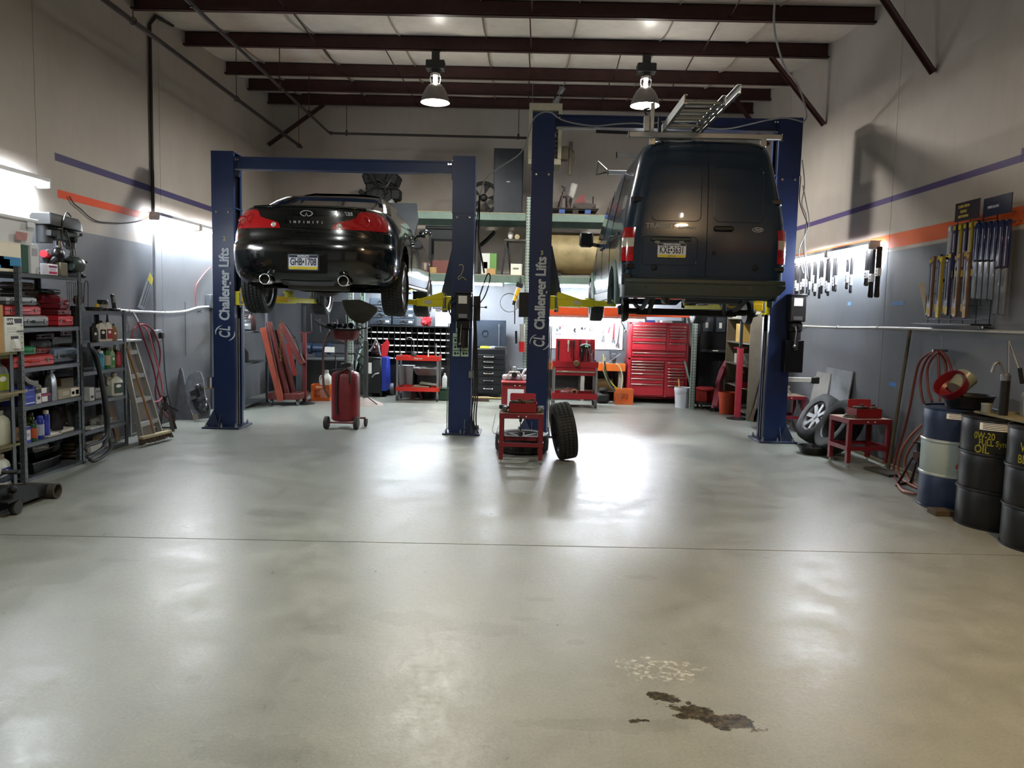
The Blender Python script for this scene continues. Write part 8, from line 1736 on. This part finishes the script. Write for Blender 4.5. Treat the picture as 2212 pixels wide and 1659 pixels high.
# tyres and pan by the wall
for i, (c, rz, lab) in enumerate((((3.82, 9.80, .345), .12, 'tyre with a grey rim leaning on the right wall behind the red stand'), ((3.80, 9.14, .345), .05, 'dark tyre behind the rimmed tyre at the right wall'))):
    t = thing('leaning_wheel', lab, 'tyre', c); tyre(t, .33, .21, .2, .2)
    if i == 0: rim(t, .2, .18, -1, 7, M('#77787a', .45, .7), False)
    t.rotation_euler = (0, .52, rz)
p = fl(1768, 985); t = thing('drain_pan', 'round black drain pan on the floor left of the right red stand', 'drain pan', (p.x, p.y+.16, 0)); MB().lathe([(.001, 0), (.15, 0), (.175, .07), (.19, .075), (.19, .095), (.18, .095), (.165, .075), (.14, .012), (.001, .012)], n=32).build('pan', M('#101112', .4), t)
for i, (y0, y1, z1, x0, c, lab) in enumerate(((9.58, 10.42, .98, 3.985, '#7c7f82', 'tall grey plywood sheet leaning on the right wall behind the tyre'), (10.1, 10.72, .9, 3.93, '#85807a', 'stained pale board leaning on the right wall beside the tall plywood'), (10.75, 11.3, .52, 3.95, '#3c3e40', 'short dark board leaning on the right wall by the hidden stand'))):
    o = MB().prism([(x0, y0, 0), (x0, y1, 0), (4.11-.02*i, y1-.03*i, z1), (4.11-.02*i, y0+.12*(i == 1), z1)], (.012, 0, 0)).build('plywood_sheet', M(c, .7, 0, .25, 5)); tag(o, lab, 'board')
a, b = fl(1923, 1012), wx(1966, 712, 4.05); o = MB().cyl((a.x-.02, a.y, 0.01), b, .019, n=10).build('steel_pipe', M('#5a5448', .55, .4, .3)); tag(o, 'long steel pipe leaning against the right wall under the air line', 'pipe')
p = fl(1908, 1022); o = MB().box((p.x, p.y, .015), (.18, .42, .03), rotm(rz=.2), .004).build('greasy_board', M('#3a372f', .8, 0, .3)); tag(o, 'short greasy board lying on the floor by the right wall', 'board')
jack_stand('rusty brown jack stand on the floor beside the blue and white drum', (3.86, 7.42, 0), .5, '#4a3028', .30, .26)
# red hose on the right wall
XH = 4.03; t = thing('air_hose', 'long red-brown hose hung in loops on the right wall and trailing to the floor', 'hose', (XH, 7.6, .02), world=True); HB_ = M('#602620', .5, 0, .15)
def hz(L_, dx=0):
    out = []
    for a, b in L_:
        p = wx(a, b, XH+dx)
        if p.z < .02: p = fl(a, b, .02)
        out.append(p)
    return out
for L_, dx in ((((2026, 758), (2005, 764), (1985, 785), (1974, 830), (1965, 880), (1950, 940), (1935, 985), (1930, 1020), (1938, 1045)), 0), (((2026, 760), (2008, 768), (1993, 795), (1988, 830), (1993, 865), (2000, 880)), -.02), (((2028, 760), (2012, 775), (2003, 800), (2005, 840), (2013, 868)), -.04), (((2026, 762), (2028, 800), (2028, 840), (2030, 868)), -.03), (((2030, 758), (2045, 772), (2055, 800), (2058, 830)), -.02), (((2030, 762), (2042, 785), (2043, 820), (2042, 860)), -.01)): MB().tube(hz(L_, dx), .013, 8, k=5).build('hose_loop', HB_, t)
HC_ = M('#8a4a34', .5, 0, .15)
for L_ in (((1938, 1045), (1950, 1060), (1970, 1066), (1988, 1068)), ((1995, 915), (1965, 945), (1945, 980), (1940, 1020), (1955, 1040), (1985, 1055)), ((1996, 930), (1975, 955), (1958, 985), (1955, 1010), (1965, 1035), (1990, 1052))): MB().tube([p if p.z < .1 else Vector((min(p.x, 3.97), p.y, p.z)) for p in hz(L_, -.12)], .013, 8, k=5).build('hose_trail', HC_, t)
p = wx(2028, 757, 4.05); MB().cyl((3.99, p.y, p.z), (XR, p.y, p.z), .012, n=8).build('hook', STEEL, t)
o = MB().tube([wx(a, b, 4.095) for a, b in ((2030, 722), (2035, 735), (2034, 750), (2031, 757))], .003, 5).build('tie_wire', M('#b5b5ae', .5)); tag(o, 'pale wire from the wall down to the hose hook', 'wire')
# ---- oil drums
def drum(label, c, cols, rz=0.):
    t = thing('oil_drum', label, 'oil drum', c, rz, group='steel oil drums along the right wall'); R = .287; H_ = .88
    def seg(z0, z1, m, nm):
        prof = [(R*.985, z0), (R, z0+.01), (R, z1-.01), (R*.985, z1)]
        MB().lathe(prof, n=48, cap=False).build(nm, m, t)
    a, b = .30, .59
    seg(.015, a-.012, cols[0], 'lower_shell'); seg(a+.012, b-.012, cols[1], 'middle_shell'); seg(b+.012, H_-.02, cols[2], 'upper_shell')
    for z in (a, b): MB().lathe([(R*.985, z-.016), (R+.008, z-.009), (R+.011, z), (R+.008, z+.009), (R*.985, z+.016)], n=48, cap=False).build('rolling_hoop', cols[3], t)
    MB().lathe([(R*.99, 0), (R+.006, 0), (R+.006, .016), (R*.99, .02)], n=48, cap=False).build('bottom_chime', cols[0], t)
    MB().lathe([(R*.985, H_-.024), (R+.006, H_-.018), (R+.006, H_), (R-.006, H_), (R-.01, H_-.014), (.001, H_-.014)], n=48, cap=False).build('lid', cols[2], t)
    return t
def ondrum(par, txt, ang, z, size, col, wide=.8, R=.2885, c=(0, 0), bold=.0012, name='chalk_lettering'):
    MB().text(txt, size, lambda u, v, d: Vector((R*math.cos(ang+u/R), R*math.sin(ang+u/R), z+v))*1.0+Vector((0, 0, 0)), .0006, bold=bold, wide=wide, res=4).build(name, col, par)
def sticker(par, a0, a1, z0, z1, rows=3):
    R = .2888; n = 6; s = MB().add([(R*math.cos(a0+(a1-a0)*i/n), R*math.sin(a0+(a1-a0)*i/n), z) for z in (z0, z1) for i in range(n+1)], [(i, i+1, i+n+2, i+n+1) for i in range(n)]).build('sticker', PAPER, par, 80)
    R += .0006
    for k in range(rows): zz = z0+(z1-z0)*(k+.6)/(rows+.4); MB().add([(R*math.cos(a0+(a1-a0)*(.1+.75*i/n)), R*math.sin(a0+(a1-a0)*(.1+.75*i/n)), z) for z in (zz, zz+(z1-z0)*.1) for i in range(n+1)], [(i, i+1, i+n+2, i+n+1) for i in range(n)]).build('sticker_print', INK, s, 80)
DB = M('#1f2d4a', .38, .2, .2, 5); DW = M('#98a49e', .45, .1, .12, 6); DKB = M('#121315', .36, .2, .25, 6); CHK = M('#b9b03a', .8, 0, .3, 60)
D1 = drum('blue drum with a wide pale white band, farthest of the three', (3.825, 6.70, 0), (DB, DW, DB, M('#aab2ae', .3, .3, .1)))
D2 = drum('black drum chalked full synthetic oil, middle of the three', (3.825, 6.10, 0), (DKB, DKB, DKB, DKB))
D3 = drum('black drum chalked blend at the right edge, nearest of the three', (3.825, 5.50, 0), (DKB, DKB, DKB, DKB))
fa = lambda d: math.atan2(-d.location.y, -d.location.x)              # the side seen from the middle of the room
A1_, A2_, A3_ = fa(D1), fa(D2), fa(D3)
sticker(D1, A1_-.35, A1_+.35, .795, .84); sticker(D2, A2_-.55, A2_+.25, .785, .84, 4)
ondrum(D2, '0W-20', A2_-.42, .735, .075, CHK, .72); ondrum(D2, 'FULL Syn.', A2_-.2, .685, .062, CHK, .8); ondrum(D2, 'OIL', A2_-.46, .63, .085, CHK, .85)
ondrum(D3, 'W-30', A3_-.45, .735, .09, CHK, .8); ondrum(D3, 'BLEND', A3_-.45, .65, .085, CHK, .75); sticker(D3, A3_-.62, A3_-.5, .78, .84, 2)
RS = M('#a8322a', .5)
for k in range(5): rn = random.Random(90+k); a = A1_+.1+rn.uniform(-.1, .25); MB().add([(.2895*math.cos(a+u*.05), .2895*math.sin(a+u*.05), .36+.04*k+v*.02) for u, v in ((-1, -1), (.3, -1.3), (1, .2), (.1, 1.1), (-.8, .5))], [(0, 1, 2, 3, 4)]).build('red_scrawl', RS, D1, 0)
o = MB().bb(3.47, 3.64, 6.32, 6.46, 0, .045, .004).build('wood_block', M('#4a3d28', .8, 0, .3)); tag(o, 'small wooden block on the floor between the blue and black drums', 'wood block')
# on the drums
zD = .881
t = thing('drain_pan', 'black drain pan on the blue and white drum under the red funnel', 'drain pan', (3.87, 6.68, zD)); MB().lathe([(.001, 0), (.17, 0), (.2, .1), (.21, .1), (.2, .11), (.19, .1), (.16, .012), (.001, .012)], n=32).build('pan', M('#131415', .4), t)
t = thing('red_funnel', 'big dented red funnel lying on the blue and white drum', 'funnel', (3.66, 6.80, zD+.005), world=True)
Rf = rotm(ry=-.9, rz=.4); MB().lathe([(.018, -.12), (.022, -.04), (.06, .0), (.125, .06), (.135, .14), (.128, .14), (.118, .065), (.055, .008), (.017, -.035), (.014, -.12)], (3.73, 6.60, zD+.13), 28, 'z', Rf, cap=False).build('funnel', M('#701620', .35, 0, .15), t)
t = thing('measuring_jug', 'cloudy translucent container tipped into the red funnel', 'container', (3.72, 6.74, zD+.2), world=True); MB().lathe([(.001, 0), (.075, 0), (.085, .15), (.09, .16), (.08, .155), (.07, .01), (.001, .01)], (3.70, 6.58, zD+.16), 24, 'z', rotm(ry=.85, rz=.35)).build('jar', M('#8f9482', .3, 0, .1, tr=.3), t)
zP_ = .90
t = thing('drum_board', 'worn wooden board laid across the two black drums', 'board', (3.74, 5.9, zD), world=True); MB().bb(3.68, 4.04, 5.35, 6.26, zD, zD+.018, .003).build('board', M('#7d7350', .7, 0, .3, 8), t); zB = zD+.0185
t = thing('grease_pump', 'black cylinder lever grease pump with a bright handle on the black drum', 'grease gun', (3.74, 5.98, zB)); MB().cyl((0, 0, 0), (0, 0, .27), .035, n=20).build('barrel', M('#17181a', .35), t); MB().lathe([(.036, .27), (.036, .31), (.02, .33), (.001, .33)], n=18).build('cap', STEEL, t); MB().cyl((.02, 0, .32), (.0, 0, .58), .007, n=8).cyl((.0, 0, .58), (.10, 0, .36), .008, n=8).build('lever', CHROME, t); MB().cyl((.10, 0, .37), (.13, 0, .25), .016, n=10).build('lever_grip', BLACK, t); MB().tube([(-.02, 0, .31), (-.05, 0, .4), (-.09, 0, .4), (-.11, .0, .33)], .011, 8, k=4).build('spout', STEEL, t)
t = thing('fluid_jar', 'small cloudy glass jar beside the grease pump', 'jar', (3.70, 6.13, zB)); MB().lathe([(.001, 0), (.035, 0), (.037, .06), (.035, .075), (.03, .075), (.03, .01), (.001, .01)], n=20).build('glass', M('#a3a9a4', .15, 0, .1, tr=.5), t); MB().lathe([(.038, .065), (.038, .075)], n=20, cap=False).build('rim', M('#8d918c', .3), t)
jug('pale translucent jug behind the grease pump on the board', (3.93, 5.95, zB), .14, .12, .24, '#8f938c', '#3a3c3a', None, 2.8, name='gallon_jug', cat='jug')
t = thing('funnel_can', 'large red can holding black funnels on the board', 'can', (3.85, 5.60, zB)); MB().lathe([(.001, 0), (.088, 0), (.09, .2), (.084, .2), (.082, .01), (.001, .01)], n=28).build('can', M('#9c2420', .4, 0, .15), t); MB().torus((0, 0, .19), .09, .004, 'z', 28, 5).build('rim', M('#8f221e', .4), t)
for i, (dx, dy, tl) in enumerate(((-.02, .02, .0), (.03, -.02, .45))):
    t = thing('black_funnel', ('upright black funnel standing', 'tilted black funnel leaning')[i]+' in the red can', 'funnel', (3.85+dx, 5.60+dy, zB+.012), world=True); Rf = rotm(rx=tl if i else 0); MB().lathe([(.02, .05), (.024, .06), (.03, .2), (.075, .38), (.08, .4), (.072, .395), (.026, .2), (.018, .05)], (3.85+dx, 5.60+dy, zB+.0), 24, 'z', Rf, cap=False).build('cone', M('#151718', .4, 0, .1), t)
o = MB().lathe([(.001, 0), (.06, 0), (.07, .06), (.062, .06), (.052, .01), (.001, .01)], (3.76, 5.46, zB), 20).build('black_dish', M('#18191a', .4)); tag(o, 'small black dish beside the red funnel can', 'dish')
# ---- wiper display on the wall
XW = 4.06; BW = M('#1b1c1e', .4, .4)
t = thing('wire_rack', 'black wire display rack on the right wall for wiper blades', 'wire rack', (XW, 7.3, 1.59), world=True)
y0, y1 = 6.78, 7.80
for k in range(6): y = y0+(y1-y0)*k/5; MB().cyl((XW, y, 1.6), (XW, y, 2.25 if k > 3 else 2.55), .004, n=5).build('wire_upright', BW, t)
for k in range(8): z = 1.64+.125*k; MB().cyl((XW, y0, z), (XW, y1 if z < 2.26 else y1-.25, z), .004, n=5).build('wire_bar', BW, t)
MB().bb(XW-.16, XW+.02, y0, y1+.02, 1.585, 1.60).build('bottom_tray', BW, t); MB().bb(XW, XR, 7.0, 7.02, 2.0, 2.03).bb(XW, XR, 7.6, 7.62, 2.0, 2.03).build('wall_bracket', BW, t)
wn = 0
def wiper(y, z, L_, cols, x, cat='wiper pack', grp='boxed wiper blades on the wire rack', lab='slim boxed wiper blade on the wire rack'):
    t = thing('wiper_pack', lab, cat, (x, y, z-L_), world=True, group=grp)
    MB().box((x, y, z-L_/2), (.026, .045, L_), rotm(rx=.02*((y*37) % 3-1)), .003).build('sleeve', M(cols[0], .3, 0, .1, 12, coat=.5), t)
    MB().bb(x-.0145, x-.013, y-.02, y+.02, z-L_*.98, z-L_*.86).build('lower_print', M(cols[1], .5), t); MB().bb(x-.0145, x-.013, y-.02, y+.02, z-.05, z-.01).build('upper_print', M(cols[1], .5), t); MB().bb(x-.015, x-.013, y-.006, y+.006, z-L_*.8, z-.08).build('blade_window', M('#b9bcc6', .15, .2, .1, coat=.8), t)
    MB().cyl((x-.02, y, z-.012), (XW, y, z-.012), .003, n=5).build('peg', STEEL, t)
PURP = ('#2b2a4e', '#b9a52a'); BRZ = ('#5a4538', '#a88a4a'); YELB = ('#8a7a2a', '#c9b52a')
for k in range(10): y = 7.74-.075*k; wiper(y, 2.24+.012*(k % 3), .56+.03*(k % 2), (PURP, BRZ, PURP, YELB, PURP)[k % 5] if k < 7 else BRZ, XW-.035-.02*(k % 2), lab='%s slim boxed wiper in the lower tier of the wire rack' % ('first', 'second', 'third', 'fourth', 'fifth', 'sixth', 'seventh', 'eighth', 'ninth', 'tenth')[k])
for k in range(6): y = 7.44-.085*k; wiper(y, 2.52, .34 if k == 0 else .5, (('#9aa0b0', '#d5d5da') if k == 0 else PURP if k % 2 else YELB), XW-.035, lab='%s slim boxed wiper in the upper tier of the wire rack' % ('first', 'second', 'third', 'fourth', 'fifth', 'sixth')[k])
NAV = M('#10143a', .25, 0, .1, coat=.6); CLP = M('#666b75', .12, .1, .15, 10, coat=.8)
for k in range(6):
    y = 6.98-.085*k; L_ = .68 if k < 4 else .8; z = 2.50-.005*k; t = thing('wiper_clamshell', '%s navy and clear wiper clamshell hanging on the right wall' % ('first', 'second', 'third', 'fourth', 'fifth', 'sixth')[k], 'wiper pack', (4.02, y, z-L_), world=True, group='navy wiper clamshells on the right wall')
    MB().box((4.02, y, z-L_*.25), (.03, .07, L_*.5), None, .008).build('card_sleeve', NAV, t); MB().box((4.02, y, z-L_*.75), (.026, .06, L_*.49), None, .008).build('clear_shell', CLP, t); MB().bb(4.0035, 4.005, y-.012, y-.004, z-L_*.48, z-.06).build('foil_stripe', M('#c3c8d4', .2, .5), t); MB().cyl((3.99, y, z-.01), (XR, y, z-.01), .004, n=5).build('peg', STEEL, t)
for i, (y0_, y1_, z0_, z1_, c, lines) in enumerate(((6.90, 7.28, 2.53, 2.70, '#2a1e22', (('CLEAR VISION', .035), ('EQUALS', .035), ('SAFE DRIVING', .032))), (6.45, 6.84, 2.52, 2.68, '#141630', (('', .03), ('WIPER BLADES', .03), ('', .03))))):
    t = thing('header_sign', ('brown header card with yellow lettering above the boxed wipers', 'navy header card above the wiper clamshells')[i], 'sign', (3.97, (y0_+y1_)/2, z0_), world=True); MB().bb(3.965, 3.975, y0_, y1_, z0_, z1_, .002).build('card', M(c, .4), t); MB().cyl((3.975, (y0_+y1_)/2, z0_+.03), (XR, (y0_+y1_)/2, z0_+.03), .005, n=5).build('bracket', STEEL, t)
    for k, (s_, sz) in enumerate(lines):
        if s_: MB().text(s_, sz, lambda u, v, d: Vector((3.9645-d, (y0_+y1_)/2+.05-u, z1_-.04-.045*k+v)), .0006, bold=.0006, wide=.8).build('card_lettering', M('#c9b850' if i == 0 else '#b9bccc', .5), t)
o = MB().bar((3.98, 7.83, 2.0), (4.06, 7.80, 1.66), .045, .012, (0, 1, 0)).build('loose_wiper_pack', M('#b5b2a8', .4)); tag(o, 'loose pale wiper sleeve hanging at the left side of the wire rack', 'wiper pack')
# ---- drive belts on pegs
def belt(loc, L_, w, lab, big=False, sl=.09, sz=.0):
    t = thing('drive_belt', lab, 'drive belt', loc, group='packaged drive belts on the right wall'); m = M('#1a1b1d', .5, 0, .1); r = .022 if not big else .035; x = 0
    path = [(x, r*math.sin(a), -.0+r*.6*math.cos(a)) for a in (-1.2, -.6, 0, .6, 1.2)]+[(x, r*.75, -L_*.4), (x, r*.6, -L_*.8), (x, r*.9, -L_+.02), (x, 0, -L_), (x, -r*.9, -L_+.02), (x, -r*.6, -L_*.8), (x, -r*.75, -L_*.4)]
    P = smoothpts(path, 3, True); mb = MB(); n = len(P)
    v = []; h = w/2
    for p in P:
        q = Vector((0, p.y, p.z-(-L_/2))); q = q.normalized()*.004; v += [(p.x-h, p.y, p.z), (p.x+h, p.y, p.z), (p.x+h, p.y+q.y, p.z+q.z), (p.x-h, p.y+q.y, p.z+q.z)]
    mb.add(v, [tuple((i % n)*4+j for i, j in ((a, k), (a+1, k), (a+1, (k+1) % 4), (a, (k+1) % 4))) for a in range(n) for k in range(4)]).build('belt_loop', m, t)
    z0_ = -L_*.78+sz; sv = MB().bb(-h-.004, h+.004, -r*1.05, r*1.05, z0_, z0_+sl, .002).build('paper_sleeve', M('#cfd0d2', .5, 0, .03), t)
    MB().bb(-h-.0052, -h-.004, -r*.5, r*.5, z0_+sl*.2, z0_+sl*.3).bb(-h-.0052, -h-.004, -r*.4, r*.4, z0_+sl*.6, z0_+sl*.7).build('sleeve_print', INK, sv)
    MB().cyl((-.03, 0, .006), (.115, 0, .006), .004, n=6).build('peg', STEEL, t)
    return t
rn = random.Random(11); ORD = 'first second third fourth fifth sixth seventh eighth ninth tenth eleventh twelfth thirteenth fourteenth'.split()
for k in range(14):
    y = 11.5-.115*k; L_ = .40+.06*rn.random()+.02*(k % 3); belt((4.015-.02*(k % 2), y, 2.40), L_, .022, ORD[k]+' drive belt in the dense row under the strip light, counted from the lift post', sz=rn.uniform(-.05, .05), sl=.11)
belt((4.02, 9.72, 2.36), .36, .02, 'drive belt with a square white tag, left of the middle pair', sl=.13); belt((4.02, 9.60, 2.37), .42, .022, 'drive belt with a square white tag, right of the middle pair', sl=.13)
belt((4.02, 9.17, 2.42), .40, .03, 'short black belt pack left of the three wide belts', True); belt((4.02, 9.04, 2.43), .55, .035, 'long black belt pack between two wide belts', True, sz=.06); belt((4.02, 8.88, 2.42), .54, .035, 'widest black belt pack at the right end of the belt row', True, sz=.12)
# blue tape scraps on the wall
wr = bpy.data.objects['wall_right']
for px, py, L_, c in ((1727, 791, .1, '#4f8fc0'), (1835, 656, .1, '#6f9fc0'), (1940, 655, .26, '#4a6f9c'), (1928, 830, .16, '#3f7fc4')):
    p = wx(px, py, XR); MB().bb(XR-.002, XR, p.y-L_/2, p.y+L_/2, p.z-.022, p.z+.022).tf(Matrix.Translation(-wr.location)).build('tape_strip', M(c, .6, 0, .15), wr)
# ---- cables
GRY = M('#8a8c8c', .5, 0, .05)
t = thing('overhead_cable', 'grey cable draped over the lift posts and along the beam above the van', 'cable', (1.2, 9.9, 4.1), world=True)
L_ = [(1036, 422), (1050, 385), (1085, 358), (1125, 330), (1142, 290), (1152, 258), (1172, 243), (1192, 244), (1212, 258), (1250, 268), (1290, 272), (1330, 268), (1370, 266), (1400, 268), (1450, 262), (1520, 275), (1570, 278), (1620, 268), (1665, 258), (1700, 255), (1735, 264)]
MB().tube([at(a, b, 9.90) for a, b in L_], .009, 6, k=4).build('cable_run', GRY, t); MB().tube([at(1735, 264, 9.9), at(1742, 250, 9.9), at(1738, 225, 9.7), at(1722, 180, 9.4), at(1698, 150, 9.0), at(1680, 100, 8.6), at(1672, 50, 8.3), at(1674, 0, 8.2), Vector((at(1674, 0, 8.2).x, 8.2, zc(8.2)-.2))], .012, 6, k=4).build('ceiling_drop', GRY, t)
t = thing('hanging_cable', 'black cable falling behind the post with the green stickers', 'cable', (-.5, 10.35, 2), world=True); MB().tube([at(1036, 422, 10.2), at(1035, 470, 10.3), at(1034, 520, 10.3), at(1041, 560, 10.3), at(1046, 590, 10.3)], .013, 6, k=4).tube([at(1036, 422, 10.2), at(1028, 500, 10.25), at(1026, 560, 10.25), at(1022, 640, 10.2), at(1020, 700, 10.1)], .008, 6, k=4).build('cable_run', BLACK, t)
t = thing('post_wiring', 'bundle of grey wires hanging down the outer side of the tall right lift post', 'wiring', (3.6, 10.1, 1.9), world=True)
for k, L_ in enumerate((((1733, 345), (1738, 400), (1732, 440), (1742, 470), (1738, 520), (1745, 600), (1742, 640), (1728, 662)), ((1730, 380), (1727, 430), (1735, 460), (1745, 490), (1735, 525), (1742, 580), (1746, 630), (1730, 672)), ((1734, 400), (1742, 440), (1748, 480), (1738, 510), (1726, 540), (1730, 570), (1736, 590)))): MB().tube([at(a, b, 10.05-.02*k) for a, b in L_], .006, 6, k=4).build('wire_run', (GRY, M('#2a2b2d', .5), GRY)[k], t)
